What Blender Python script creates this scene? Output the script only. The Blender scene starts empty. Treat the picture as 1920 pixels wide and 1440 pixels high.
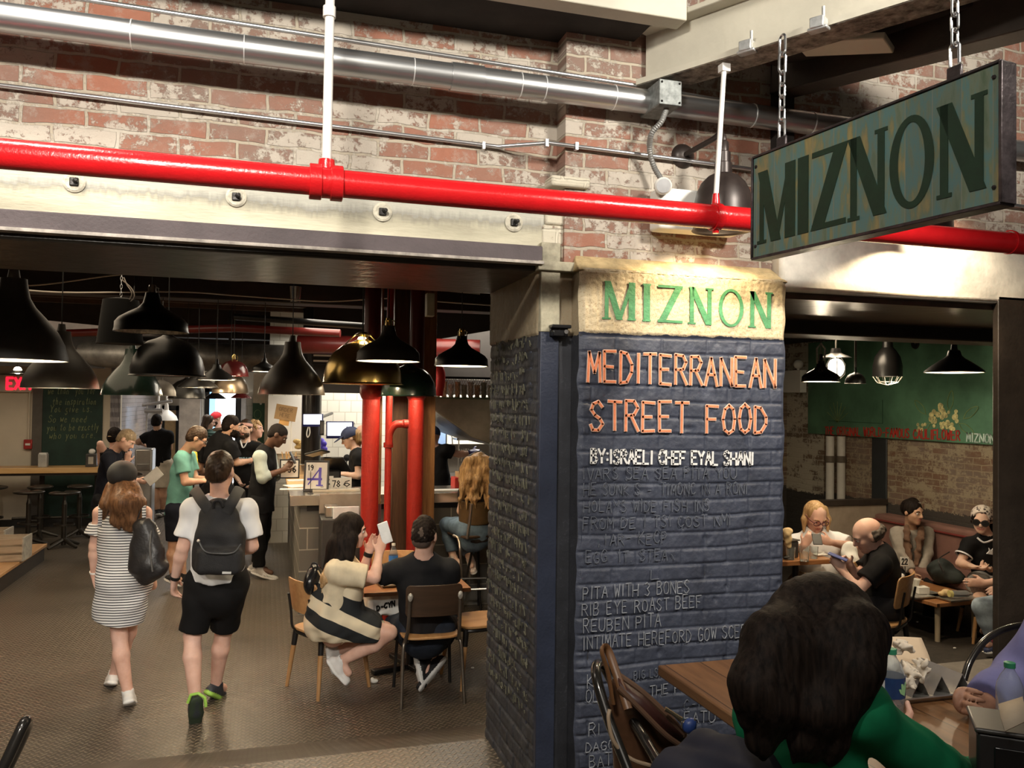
import bpy, math, random
import numpy as np
from mathutils import Vector, Matrix

# ------------------------------------------------------------------ scene, camera, light, exposure
SC = bpy.context.scene
COL = SC.collection
SC.view_settings.view_transform = 'Standard'
SC.view_settings.look = 'None'
SC.view_settings.gamma = 1.0
SC.view_settings.use_curve_mapping = False
SC.view_settings.exposure = 0.0

F_PX, CX, CY = 1553.0, 960.0, 720.0
CAM_H = 2.05
YAW, PITCH, ROLL = math.radians(16.5), math.radians(1.25), math.radians(0.75)
_F = Vector((math.sin(YAW)*math.cos(PITCH), math.cos(YAW)*math.cos(PITCH), math.sin(PITCH)))
_R0 = Vector((math.cos(YAW), -math.sin(YAW), 0))
_U0 = _R0.cross(_F)
CR = math.cos(ROLL)*_R0 + math.sin(ROLL)*_U0
CU = math.cos(ROLL)*_U0 - math.sin(ROLL)*_R0
CF = _F
CP = Vector((0, 0, CAM_H))
cam_data = bpy.data.cameras.new('camera')
cam = bpy.data.objects.new('camera', cam_data)
COL.objects.link(cam)
cam_data.sensor_width = 36.0
cam_data.lens = F_PX/1920*36.0
cam_data.clip_start = 0.05
m3 = Matrix((CR, CU, -CF)).transposed()
cam.matrix_world = Matrix.Translation(CP) @ m3.to_4x4()
SC.camera = cam

def ray(u, v):
    return CF + CR*((u-CX)/F_PX) + CU*((CY-v)/F_PX)
def W(u, v, d):
    "point of the place seen at (u, v), d metres along the view axis"
    return CP + ray(u, v)*d
def atY(u, v, Y):
    r = ray(u, v); return CP + r*(Y/r.y)
def atX(u, v, X):
    r = ray(u, v); return CP + r*(X/r.x)
def atZ(u, v, Z):
    r = ray(u, v); return CP + r*((Z-CAM_H)/r.z)
def dep(p):
    return (Vector(p)-CP).dot(CF)

world = bpy.data.worlds.new('world'); SC.world = world
world.use_nodes = True
bg = world.node_tree.nodes['Background']
bg.inputs[0].default_value = (0.9, 0.85, 0.8, 1); bg.inputs[1].default_value = 0.03

def lamp(kind, name, loc, power, color=(1, .86, .68), size=.1, target=None, spot=None, blend=.5, sy=None, spread=None):
    ld = bpy.data.lights.new(name, kind); ld.energy = power; ld.color = color
    if kind == 'AREA':
        ld.size = size
        if sy: ld.shape = 'RECTANGLE'; ld.size_y = sy
        if spread: ld.spread = math.radians(spread)
    else:
        ld.shadow_soft_size = size
    if kind == 'SPOT':
        ld.spot_size = math.radians(spot or 90); ld.spot_blend = blend
    o = bpy.data.objects.new(name, ld); COL.objects.link(o); o.location = loc
    if target is not None:
        o.rotation_euler = (Vector(target)-Vector(loc)).to_track_quat('-Z', 'Y').to_euler()
    return o
WARM, NEU, COOL = (1, .80, .56), (1, .93, .82), (.95, .97, 1)
# hall track lights on brick and ramp floor; added fills marked below
lamp('AREA', 'hall_light_and_fill', (-.5, .35, 3.85), 60, NEU, .5, (-.2, 3.3, 2.9), sy=.2, spread=125)
lamp('AREA', 'hall_light_and_fill', (2.4, .6, 3.9), 46, NEU, .5, (2.4, 3.2, 3.0), sy=.2, spread=105)
lamp('AREA', 'hall_light_and_fill', (-3.2, .5, 3.9), 34, NEU, .5, (-3., 3.3, 2.9), sy=.2, spread=105)
lamp('AREA', 'hall_light_and_fill', (-1.2, 2.6, 4.1), 22, NEU, .9, (-1.2, 4.4, 0), sy=.3, spread=120)
lamp('SPOT', 'walker_fill_spot', (-.9, -1.6, 3.5), 420, NEU, .12, (-1.1, 5.4, .75), 34, .6)  # added unseen spot brightening the backs of the walking couple
lamp('AREA', 'hall_light_and_fill', (.6, -1.2, 4.1), 50, NEU, 3.0, (.8, -.6, 0), sy=2.0)  # added soft fill behind the camera for the dim near side
# room beyond the left opening
lamp('AREA', 'room_light', (-2.0, 8.0, 3.02), 40, WARM, 2.5, (-2.0, 8.0, 0), sy=3.5)
lamp('AREA', 'room_light', (-3.0, 12.0, 2.88), 45, (1, .85, .64), 3, (-3.2, 13.4, 0), sy=1.2)
lamp('AREA', 'kitchen_light', (1.4, 9.4, 3.0), 60, (1, .90, .74), 2.0, (1.4, 9.2, 0), sy=1.0)
lamp('AREA', 'kitchen_light', (1.6, 11.6, 2.9), 75, (1, .94, .82), 2.4, (1.6, 11.8, 0), sy=.8)
lamp('AREA', 'kitchen_light', (3.0, 10.6, 3.0), 60, (1, .93, .80), 1.6, (3.6, 11, 0), sy=1.2)
lamp('AREA', 'entry_light', (-.6, 16.2, 2.85), 70, (1, .95, .88), 2, (-.6, 15.6, 0), sy=2)
lamp('AREA', 'kitchen_light', (3.0, 11.75, 2.35), 30, (1, .93, .80), 1.2, (3.0, 12.2, 1.2), sy=.2)  # added area light brightening the far kitchen tiles
lamp('AREA', 'kitchen_light', (3.0, 10.6, 1.95), 22, (1, .93, .80), .8, (3.0, 10.8, 0), sy=.3)  # added area light brightening the range below the hood
# room beyond the right opening
lamp('AREA', 'dining_light', (4.9, 6.6, 2.88), 34, WARM, .8, (4.8, 6.5, 0), sy=.6)

# ------------------------------------------------------------------ materials
MATS = {}
def _nt(m):
    m.use_nodes = True
    nt = m.node_tree
    return nt, nt.nodes, nt.links
def _in(nt, node, key, val):
    s = node.inputs[key]
    if isinstance(val, bpy.types.NodeSocket): nt.links.new(val, s)
    else: s.default_value = val
def node(nt, typ, ins=None, **props):
    n = nt.nodes.new(typ)
    for k, v in props.items(): setattr(n, k, v)
    for k, v in (ins or {}).items(): _in(nt, n, k, v)
    return n
def math_(nt, op, a, b=0.0, c=None, clamp=False):
    n = nt.nodes.new('ShaderNodeMath'); n.operation = op; n.use_clamp = clamp
    _in(nt, n, 0, a); _in(nt, n, 1, b)
    if c is not None: _in(nt, n, 2, c)
    return n.outputs[0]
def mix_(nt, fac, a, b, blend='MIX'):
    n = nt.nodes.new('ShaderNodeMix'); n.data_type = 'RGBA'; n.blend_type = blend
    _in(nt, n, 0, fac); _in(nt, n, 6, a); _in(nt, n, 7, b)
    return n.outputs[2]
def ramp_(nt, fac, p0, p1, c0=(0, 0, 0, 1), c1=(1, 1, 1, 1)):
    n = nt.nodes.new('ShaderNodeValToRGB')
    n.color_ramp.elements[0].position = p0; n.color_ramp.elements[0].color = c0
    n.color_ramp.elements[1].position = p1; n.color_ramp.elements[1].color = c1
    _in(nt, n, 0, fac); return n.outputs[0]
def c4(c): return (c[0], c[1], c[2], 1.0)
def scl(c, k): return tuple(min(1, x*k) for x in c)

def M(name, col=(.5, .5, .5), rough=.5, metal=0.0, var=.15, vs=8.0, bump=0.0, bs=60.0, spec=.5, coat=0.0,
      emit=None, es=0.0, trans=0.0, ior=1.45, alpha=1.0, sheen=0.0, stretch=None, col2=None, sss=0.0):
    "principled material whose colour wanders with a noise texture in object space"
    if name in MATS: return MATS[name]
    m = bpy.data.materials.new(name); MATS[name] = m
    nt, nd, lk = _nt(m); b = nd['Principled BSDF']
    tc = node(nt, 'ShaderNodeTexCoord')
    vec = tc.outputs['Object']
    if stretch:
        mp = node(nt, 'ShaderNodeMapping', {'Vector': vec, 'Scale': stretch}); vec = mp.outputs[0]
    nz = node(nt, 'ShaderNodeTexNoise', {'Vector': vec, 'Scale': vs, 'Detail': 5.0, 'Roughness': .6})
    lo = c4(scl(col, 1-var)); hi = c4(col2) if col2 else c4(scl(col, 1+var))
    cr = ramp_(nt, nz.outputs[0], .32, .68, lo, hi)
    lk.new(cr, b.inputs['Base Color'])
    b.inputs['Roughness'].default_value = rough; b.inputs['Metallic'].default_value = metal
    b.inputs['Specular IOR Level'].default_value = spec
    b.inputs['Coat Weight'].default_value = coat
    b.inputs['Transmission Weight'].default_value = trans; b.inputs['IOR'].default_value = ior
    b.inputs['Alpha'].default_value = alpha
    b.inputs['Sheen Weight'].default_value = sheen
    if sss: b.inputs['Subsurface Weight'].default_value = sss; b.inputs['Subsurface Radius'].default_value = (.02, .008, .005)
    if emit: b.inputs['Emission Color'].default_value = c4(emit); b.inputs['Emission Strength'].default_value = es
    if bump:
        n2 = node(nt, 'ShaderNodeTexNoise', {'Vector': vec, 'Scale': bs, 'Detail': 4.0})
        bp = node(nt, 'ShaderNodeBump', {'Height': n2.outputs[0], 'Strength': bump, 'Distance': .01})
        lk.new(bp.outputs[0], b.inputs['Normal'])
    return m

def brick_mat(name, axis, c_a, c_b, c_mortar, wash, wash_amt, rough=.85, bw=.215, bh=.068, dark=None):
    "old brick with remains of whitewash; axis: which world plane it lies in ('xz' or 'yz')"
    m = bpy.data.materials.new(name); nt, nd, lk = _nt(m); b = nd['Principled BSDF']
    g = node(nt, 'ShaderNodeNewGeometry')
    sp = node(nt, 'ShaderNodeSeparateXYZ', {0: g.outputs['Position']})
    cb = node(nt, 'ShaderNodeCombineXYZ', {0: sp.outputs[0 if axis == 'xz' else 1], 1: sp.outputs[2], 2: 0.0})
    nzw = node(nt, 'ShaderNodeTexNoise', {'Vector': cb.outputs[0], 'Scale': 7.0, 'Detail': 2.0})
    off = node(nt, 'ShaderNodeVectorMath', {0: nzw.outputs[1], 1: (.035, .028, 0)}, operation='MULTIPLY')
    vec = node(nt, 'ShaderNodeVectorMath', {0: cb.outputs[0], 1: off.outputs[0]}, operation='ADD').outputs[0]
    br = node(nt, 'ShaderNodeTexBrick', {'Vector': vec, 'Color1': (0, 0, 0, 1), 'Color2': (1, 1, 1, 1), 'Mortar': (.5, .5, .5, 1),
              'Scale': 1.0, 'Mortar Size': .007, 'Mortar Smooth': .3, 'Bias': 0.0, 'Brick Width': bw, 'Row Height': bh})
    br.offset = .5
    nb = node(nt, 'ShaderNodeTexNoise', {'Vector': cb.outputs[0], 'Scale': 30.0, 'Detail': 6.0, 'Roughness': .7})
    col = mix_(nt, br.outputs[0], c4(c_a), c4(c_b))
    col = mix_(nt, math_(nt, 'MULTIPLY', nb.outputs[0], .55), col, c4(scl(c_a, .45)))
    # limewash: patches over groups of bricks, broken up finely
    n1 = node(nt, 'ShaderNodeTexNoise', {'Vector': cb.outputs[0], 'Scale': 3.2, 'Detail': 3.0, 'Roughness': .6})
    n2 = node(nt, 'ShaderNodeTexNoise', {'Vector': cb.outputs[0], 'Scale': 26.0, 'Detail': 7.0, 'Roughness': .75})
    n5 = node(nt, 'ShaderNodeTexNoise', {'Vector': cb.outputs[0], 'Scale': 11.0, 'Detail': 8.0, 'Roughness': .8})
    n6 = node(nt, 'ShaderNodeTexNoise', {'Vector': cb.outputs[0], 'Scale': 2.1, 'Detail': 2.0})
    col = mix_(nt, ramp_(nt, n6.outputs[0], .42, .62), col, mix_(nt, .55, col, c4((.20, .165, .14))))
    col = mix_(nt, math_(nt, 'MULTIPLY', ramp_(nt, n5.outputs[0], .50, .60), .45), col, c4(scl(wash, .8)))
    s = math_(nt, 'ADD', math_(nt, 'ADD', math_(nt, 'MULTIPLY', n1.outputs[0], .6), math_(nt, 'MULTIPLY', n2.outputs[0], .7)), math_(nt, 'MULTIPLY', n5.outputs[0], .5))
    s = math_(nt, 'MULTIPLY', math_(nt, 'ADD', s, math_(nt, 'MULTIPLY', br.outputs[0], .20)), .7)
    w = ramp_(nt, s, .735-wash_amt*.4, .775-wash_amt*.4)
    mort = br.outputs[1]
    col = mix_(nt, mort, col, c4(c_mortar))
    col = mix_(nt, math_(nt, 'MULTIPLY', w, .85), col, c4(wash))
    if dark:   # old dark paint on the lowest courses
        zz, dc = dark
        k = ramp_(nt, math_(nt, 'ADD', sp.outputs[2], math_(nt, 'MULTIPLY', n1.outputs[0], .12)), .0, 1.)
        kk = math_(nt, 'LESS_THAN', math_(nt, 'ADD', sp.outputs[2], math_(nt, 'MULTIPLY', n2.outputs[0], .15)), zz)
        col = mix_(nt, kk, col, c4(dc))
    lk.new(col, b.inputs['Base Color']); b.inputs['Roughness'].default_value = rough
    h = math_(nt, 'ADD', math_(nt, 'MULTIPLY', math_(nt, 'SUBTRACT', 1.0, mort), .8), math_(nt, 'MULTIPLY', n2.outputs[0], .55))
    h = math_(nt, 'ADD', h, math_(nt, 'MULTIPLY', w, .12))
    bp = node(nt, 'ShaderNodeBump', {'Height': h, 'Strength': .75, 'Distance': .012})
    lk.new(bp.outputs[0], b.inputs['Normal'])
    MATS[name] = m
    return m

def tile_mat(name, axis, c, c_joint, w, h, js, rough=.2, off=.5, bump=.3):
    m = bpy.data.materials.new(name); nt, nd, lk = _nt(m); b = nd['Principled BSDF']
    g = node(nt, 'ShaderNodeNewGeometry'); sp = node(nt, 'ShaderNodeSeparateXYZ', {0: g.outputs['Position']})
    cb = node(nt, 'ShaderNodeCombineXYZ', {0: sp.outputs[{'x': 0, 'y': 1}[axis[0]]], 1: sp.outputs[{'z': 2, 'y': 1}[axis[1]]], 2: 0.0})
    br = node(nt, 'ShaderNodeTexBrick', {'Vector': cb.outputs[0], 'Color1': c4(scl(c, .93)), 'Color2': c4(scl(c, 1.06)), 'Mortar': c4(c_joint),
              'Scale': 1.0, 'Mortar Size': js, 'Mortar Smooth': .1, 'Brick Width': w, 'Row Height': h})
    br.offset = off
    nz = node(nt, 'ShaderNodeTexNoise', {'Vector': cb.outputs[0], 'Scale': 5.0, 'Detail': 6.0})
    col = mix_(nt, math_(nt, 'MULTIPLY', nz.outputs[0], .35), br.outputs[0], c4(scl(c, .6)))
    lk.new(col, b.inputs['Base Color']); b.inputs['Roughness'].default_value = rough
    bp = node(nt, 'ShaderNodeBump', {'Height': br.outputs[1], 'Strength': bump, 'Distance': -.004})
    lk.new(bp.outputs[0], b.inputs['Normal'])
    MATS[name] = m; return m

def plate_mat(name, col, s=.034):
    "raised-bar tread plate: short bars set crosswise in alternate cells"
    m = bpy.data.materials.new(name); nt, nd, lk = _nt(m); b = nd['Principled BSDF']
    g = node(nt, 'ShaderNodeNewGeometry')
    mp = node(nt, 'ShaderNodeMapping', {'Vector': g.outputs['Position'], 'Rotation': (0, 0, math.radians(45)), 'Scale': (1/s, 1/s, 1/s)})
    sp = node(nt, 'ShaderNodeSeparateXYZ', {0: mp.outputs[0]})
    fx = math_(nt, 'FLOOR', sp.outputs[0]); fy = math_(nt, 'FLOOR', sp.outputs[1])
    px = math_(nt, 'SUBTRACT', math_(nt, 'SUBTRACT', sp.outputs[0], fx), .5)
    py = math_(nt, 'SUBTRACT', math_(nt, 'SUBTRACT', sp.outputs[1], fy), .5)
    par = math_(nt, 'MODULO', math_(nt, 'ABSOLUTE', math_(nt, 'ADD', fx, fy)), 2.0)
    ax, ay = math_(nt, 'ABSOLUTE', px), math_(nt, 'ABSOLUTE', py)
    inv = math_(nt, 'SUBTRACT', 1.0, par)
    A = math_(nt, 'ADD', math_(nt, 'MULTIPLY', ax, par), math_(nt, 'MULTIPLY', ay, inv))
    B = math_(nt, 'ADD', math_(nt, 'MULTIPLY', ay, par), math_(nt, 'MULTIPLY', ax, inv))
    la = ramp_(nt, A, .40, .50, (1, 1, 1, 1), (0, 0, 0, 1)); lb = ramp_(nt, B, .10, .24, (1, 1, 1, 1), (0, 0, 0, 1))
    bar = math_(nt, 'MULTIPLY', la, lb)
    n1 = node(nt, 'ShaderNodeTexNoise', {'Vector': g.outputs['Position'], 'Scale': 1.6, 'Detail': 6.0, 'Roughness': .65})
    n2 = node(nt, 'ShaderNodeTexNoise', {'Vector': g.outputs['Position'], 'Scale': 40.0, 'Detail': 3.0})
    c1 = ramp_(nt, n1.outputs[0], .3, .7, c4(scl(col, .72)), c4(scl(col, 1.2)))
    c2 = mix_(nt, bar, c1, c4(scl(col, 2.6)))  # bars coloured lighter as a painted highlight
    lk.new(c2, b.inputs['Base Color'])
    b.inputs['Metallic'].default_value = .35
    r = math_(nt, 'ADD', math_(nt, 'MULTIPLY', n1.outputs[0], .30), .20)
    lk.new(r, b.inputs['Roughness'])
    h = math_(nt, 'ADD', bar, math_(nt, 'MULTIPLY', n2.outputs[0], .08))
    bp = node(nt, 'ShaderNodeBump', {'Height': h, 'Strength': .8, 'Distance': .004})
    lk.new(bp.outputs[0], b.inputs['Normal'])
    MATS[name] = m; return m

def wood_mat(name, c1, c2, axis=0, scale=6.0, rough=.4, plank=0.0, bump=.1):
    m = bpy.data.materials.new(name); nt, nd, lk = _nt(m); b = nd['Principled BSDF']
    tc = node(nt, 'ShaderNodeTexCoord')
    s = [scale*4]*3; s[axis] = scale*.35
    mp = node(nt, 'ShaderNodeMapping', {'Vector': tc.outputs['Object'], 'Scale': s})
    n1 = node(nt, 'ShaderNodeTexNoise', {'Vector': mp.outputs[0], 'Scale': 1.6, 'Detail': 8.0, 'Roughness': .65, 'Distortion': .6})
    col = ramp_(nt, n1.outputs[0], .3, .7, c4(c1), c4(c2))
    if plank:
        sp = node(nt, 'ShaderNodeSeparateXYZ', {0: tc.outputs['Object']})
        q = math_(nt, 'DIVIDE', sp.outputs[1 if axis == 0 else 0], plank)
        fr = math_(nt, 'ABSOLUTE', math_(nt, 'SUBTRACT', math_(nt, 'FRACT', q), .5))
        ln = math_(nt, 'GREATER_THAN', fr, .485)
        wn = node(nt, 'ShaderNodeTexWhiteNoise', {'W': math_(nt, 'FLOOR', q)}, noise_dimensions='1D')
        col = mix_(nt, math_(nt, 'MULTIPLY', wn.outputs[0], .3), col, c4(scl(c1, .6)))
        col = mix_(nt, ln, col, c4(scl(c1, .3)))
    lk.new(col, b.inputs['Base Color']); b.inputs['Roughness'].default_value = rough
    bp = node(nt, 'ShaderNodeBump', {'Height': n1.outputs[0], 'Strength': bump, 'Distance': .004})
    lk.new(bp.outputs[0], b.inputs['Normal'])
    MATS[name] = m; return m

def stripe_mat(name, c1, c2, axis, period, frac=.5, rough=.8, off=0.0):
    m = bpy.data.materials.new(name); nt, nd, lk = _nt(m); b = nd['Principled BSDF']
    tc = node(nt, 'ShaderNodeTexCoord'); sp = node(nt, 'ShaderNodeSeparateXYZ', {0: tc.outputs['Object']})
    nz = node(nt, 'ShaderNodeTexNoise', {'Vector': tc.outputs['Object'], 'Scale': 5.0})
    q = math_(nt, 'ADD', math_(nt, 'DIVIDE', sp.outputs[axis], period), math_(nt, 'MULTIPLY', nz.outputs[0], .5))
    k = math_(nt, 'GREATER_THAN', math_(nt, 'FRACT', math_(nt, 'ADD', q, off)), frac)
    lk.new(mix_(nt, k, c4(c1), c4(c2)), b.inputs['Base Color']); b.inputs['Roughness'].default_value = rough
    MATS[name] = m; return m

def hair_mat(name, c1, c2, rough=.42, dirn=(60, 60, 6), spec=.22):
    m = bpy.data.materials.new(name); nt, nd, lk = _nt(m); b = nd['Principled BSDF']
    tc = node(nt, 'ShaderNodeTexCoord')
    mp = node(nt, 'ShaderNodeMapping', {'Vector': tc.outputs['Object'], 'Scale': dirn})
    n1 = node(nt, 'ShaderNodeTexNoise', {'Vector': mp.outputs[0], 'Scale': 1.3, 'Detail': 6.0, 'Roughness': .6, 'Distortion': .4})
    lk.new(ramp_(nt, n1.outputs[0], .35, .68, c4(c1), c4(c2)), b.inputs['Base Color'])
    b.inputs['Roughness'].default_value = rough; b.inputs['Specular IOR Level'].default_value = spec
    bp = node(nt, 'ShaderNodeBump', {'Height': n1.outputs[0], 'Strength': .4, 'Distance': .006})
    lk.new(bp.outputs[0], b.inputs['Normal'])
    MATS[name] = m; return m

# ------------------------------------------------------------------ objects
def tag(o, label=None, cat=None, group=None, kind=None):
    if label: o['label'] = label
    if cat: o['category'] = cat
    if group: o['group'] = group
    if kind: o['kind'] = kind
    return o
def thing(name, label, cat, loc=(0, 0, 0), group=None, rz=0.0):
    o = bpy.data.objects.new(name, None); COL.objects.link(o)
    o.empty_display_size = .05
    o.location = loc; o.rotation_euler = (0, 0, rz)
    return tag(o, label, cat, group)
def dup(root, loc, rz=0.0, label=None, group=None):
    r = root.copy(); COL.objects.link(r); r.location = loc; r.rotation_euler = (0, 0, rz)
    if label: r['label'] = label
    if group: r['group'] = group
    for ch in list(root.children):
        c = ch.copy(); COL.objects.link(c); c.parent = r
        for g in ch.children:
            d = g.copy(); COL.objects.link(d); d.parent = c
    return r
def origin_of(o):
    "sum of the locations up the chain (nothing here is rotated when parts are added in world space)"
    v = Vector((0, 0, 0))
    while o is not None: v += Vector(o.location); o = o.parent
    return v
def finish(me, name, mats, parent, smooth=True, angle=40, label=None, bev=0.0, local=False):
    if not isinstance(mats, (list, tuple)): mats = [mats]
    for mm in mats: me.materials.append(mm)
    me.update()
    if smooth:
        me.polygons.foreach_set('use_smooth', [True]*len(me.polygons))
        if angle < 180: me.set_sharp_from_angle(angle=math.radians(angle))
    o = bpy.data.objects.new(name, me); COL.objects.link(o)
    if parent is not None:
        o.parent = parent
        if not local:
            off = origin_of(parent)
            if off.length > 0: me.transform(Matrix.Translation(-off))
    if label: o['label'] = label
    if bev:
        b = o.modifiers.new('bevel', 'BEVEL'); b.width = bev; b.segments = 2; b.limit_method = 'ANGLE'; b.angle_limit = math.radians(50)
    return o
def basis(d, ref=(0, 0, 1)):
    d = Vector(d).normalized(); ref = Vector(ref)
    if abs(d.dot(ref)) > .98: ref = Vector((1, 0, 0))
    x = ref.cross(d).normalized(); return x, d.cross(x).normalized(), d

class MB:
    def __init__(s): s.v = []; s.f = []; s.m = []; s.mi = 0
    def add(s, vs, fs):
        n = len(s.v); s.v += [tuple(p) for p in vs]; s.f += [tuple(i+n for i in f) for f in fs]; s.m += [s.mi]*len(fs); return s
    def box(s, c, size, rz=0.0, ax=None):
        c = Vector(c); hx, hy, hz = size[0]/2, size[1]/2, size[2]/2
        if ax is None:
            X, Y, Z = Vector((math.cos(rz), math.sin(rz), 0)), Vector((-math.sin(rz), math.cos(rz), 0)), Vector((0, 0, 1))
        else: X, Y, Z = [Vector(a).normalized() for a in ax]
        vs = [c + X*(a*hx) + Y*(b*hy) + Z*(d*hz) for a in (-1, 1) for b in (-1, 1) for d in (-1, 1)]
        return s.add(vs, [(0, 1, 3, 2), (4, 6, 7, 5), (0, 4, 5, 1), (2, 3, 7, 6), (0, 2, 6, 4), (1, 5, 7, 3)])
    def mm(s, lo, hi):
        return s.box([(a+b)/2 for a, b in zip(lo, hi)], [abs(b-a) for a, b in zip(lo, hi)])
    def tube(s, pts, r, seg=10, caps=True, flat=1.0, ref=(0, 0, 1)):
        pts = [Vector(p) for p in pts]; n = len(pts)
        rs = r if isinstance(r, (list, tuple)) else [r]*n
        vs, fs = [], []
        px = None
        for i, p in enumerate(pts):
            d = (pts[min(i+1, n-1)]-pts[max(i-1, 0)])
            if d.length < 1e-9: d = Vector((0, 0, 1))
            if px is None: x, y, dd = basis(d, ref)
            else:
                dd = d.normalized(); x = (px - dd*px.dot(dd)); x = x.normalized() if x.length > 1e-6 else basis(d)[0]; y = dd.cross(x)
            px = x
            for k in range(seg):
                a = 2*math.pi*k/seg
                vs.append(p + x*(math.cos(a)*rs[i]) + y*(math.sin(a)*rs[i]*flat))
        for i in range(n-1):
            for k in range(seg):
                k2 = (k+1) % seg
                fs.append((i*seg+k, i*seg+k2, (i+1)*seg+k2, (i+1)*seg+k))
        if caps:
            fs.append(tuple(range(seg-1, -1, -1))); fs.append(tuple((n-1)*seg+k for k in range(seg)))
        return s.add(vs, fs)
    def cyl(s, a, b, r, r2=None, seg=20): return s.tube([a, b], [r, r if r2 is None else r2], seg)
    def lathe(s, prof, c=(0, 0, 0), seg=40, axis=(0, 0, 1), close=False):
        c = Vector(c); x, y, z = basis(axis) if tuple(axis) != (0, 0, 1) else (Vector((1, 0, 0)), Vector((0, 1, 0)), Vector((0, 0, 1)))
        vs, fs = [], []; n = len(prof)
        for (r, h) in prof:
            for k in range(seg):
                a = 2*math.pi*k/seg; vs.append(c + x*(r*math.cos(a)) + y*(r*math.sin(a)) + z*h)
        for i in range(n-1):
            for k in range(seg):
                k2 = (k+1) % seg; fs.append((i*seg+k, i*seg+k2, (i+1)*seg+k2, (i+1)*seg+k))
        if close:
            for k in range(seg):
                k2 = (k+1) % seg; fs.append(((n-1)*seg+k, (n-1)*seg+k2, k2, k))
        else:
            if prof[0][0] > 1e-6: fs.append(tuple(range(seg-1, -1, -1)))
            if prof[-1][0] > 1e-6: fs.append(tuple((n-1)*seg+k for k in range(seg)))
        return s.add(vs, fs)
    def shell(s, prof, c=(0, 0, 0), t=.004, seg=44):
        "open turned shell with thickness t: profile outside, then back inside"
        inn = [(max(r-t, .0005), h) for r, h in reversed(prof)]
        return s.lathe(list(prof)+inn, c, seg, close=True)
    def prism(s, poly, o, ax, ay, az, t):
        o, ax, ay, az = Vector(o), Vector(ax), Vector(ay), Vector(az)
        n = len(poly)
        vs = [o+ax*p[0]+ay*p[1] for p in poly] + [o+ax*p[0]+ay*p[1]+az*t for p in poly]
        fs = [tuple(range(n-1, -1, -1)), tuple(range(n, 2*n))] + [(i, (i+1) % n, n+(i+1) % n, n+i) for i in range(n)]
        return s.add(vs, fs)
    def ribbon(s, pts, w, nrm, t):
        "flat bar of width w and thickness t along a line, lying on the plane with normal nrm"
        pts = [Vector(p) for p in pts]; nrm = Vector(nrm)
        for i in range(len(pts)-1):
            d = pts[i+1]-pts[i]
            if d.length < 1e-6: continue
            dn = d.normalized(); sd = nrm.cross(dn).normalized()*(w/2)
            a, b = pts[i]-dn*(w*.3), pts[i+1]+dn*(w*.3)
            vs = [a-sd, b-sd, b+sd, a+sd]; vs += [p+nrm*t for p in vs]
            s.add(vs, [(3, 2, 1, 0), (4, 5, 6, 7), (0, 1, 5, 4), (1, 2, 6, 5), (2, 3, 7, 6), (3, 0, 4, 7)])
        return s
    def sphere(s, c, r, seg=16, sc=(1, 1, 1)):
        c = Vector(c); n = seg//2; vs, fs = [], []
        for i in range(n+1):
            th = math.pi*i/n
            for k in range(seg):
                a = 2*math.pi*k/seg
                vs.append(c+Vector((r*sc[0]*math.sin(th)*math.cos(a), r*sc[1]*math.sin(th)*math.sin(a), r*sc[2]*math.cos(th))))
        for i in range(n):
            for k in range(seg):
                k2 = (k+1) % seg; fs.append((i*seg+k, (i+1)*seg+k, (i+1)*seg+k2, i*seg+k2))
        return s.add(vs, fs)
    def build(s, name, mat, parent=None, **kw):
        me = bpy.data.meshes.new(name); me.from_pydata(s.v, [], s.f)
        if isinstance(mat, (list, tuple)): me.polygons.foreach_set('material_index', s.m)
        return finish(me, name, mat, parent, **kw)
def struct(name, mb, mat, parent=None, **kw):
    o = mb.build(name, mat, parent, **kw)
    if parent is None: o['kind'] = 'structure'
    return o
def arc(c, r, a0, a1, n, x=(1, 0, 0), y=(0, 0, 1)):
    c, x, y = Vector(c), Vector(x), Vector(y)
    return [c + x*(r*math.cos(a0+(a1-a0)*i/n)) + y*(r*math.sin(a0+(a1-a0)*i/n)) for i in range(n+1)]
def smooth_path(pts, n=6):
    "Catmull-Rom through the points"
    P = [Vector(p) for p in pts]; P = [P[0]*2-P[1]] + P + [P[-1]*2-P[-2]]; out = []
    for i in range(1, len(P)-2):
        for k in range(n):
            t = k/n; a, b, c, d = P[i-1], P[i], P[i+1], P[i+2]
            out.append(.5*((2*b)+(c-a)*t+(2*a-5*b+4*c-d)*t*t+(3*b-a-3*c+d)*t**3))
    out.append(P[-2]); return out

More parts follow.
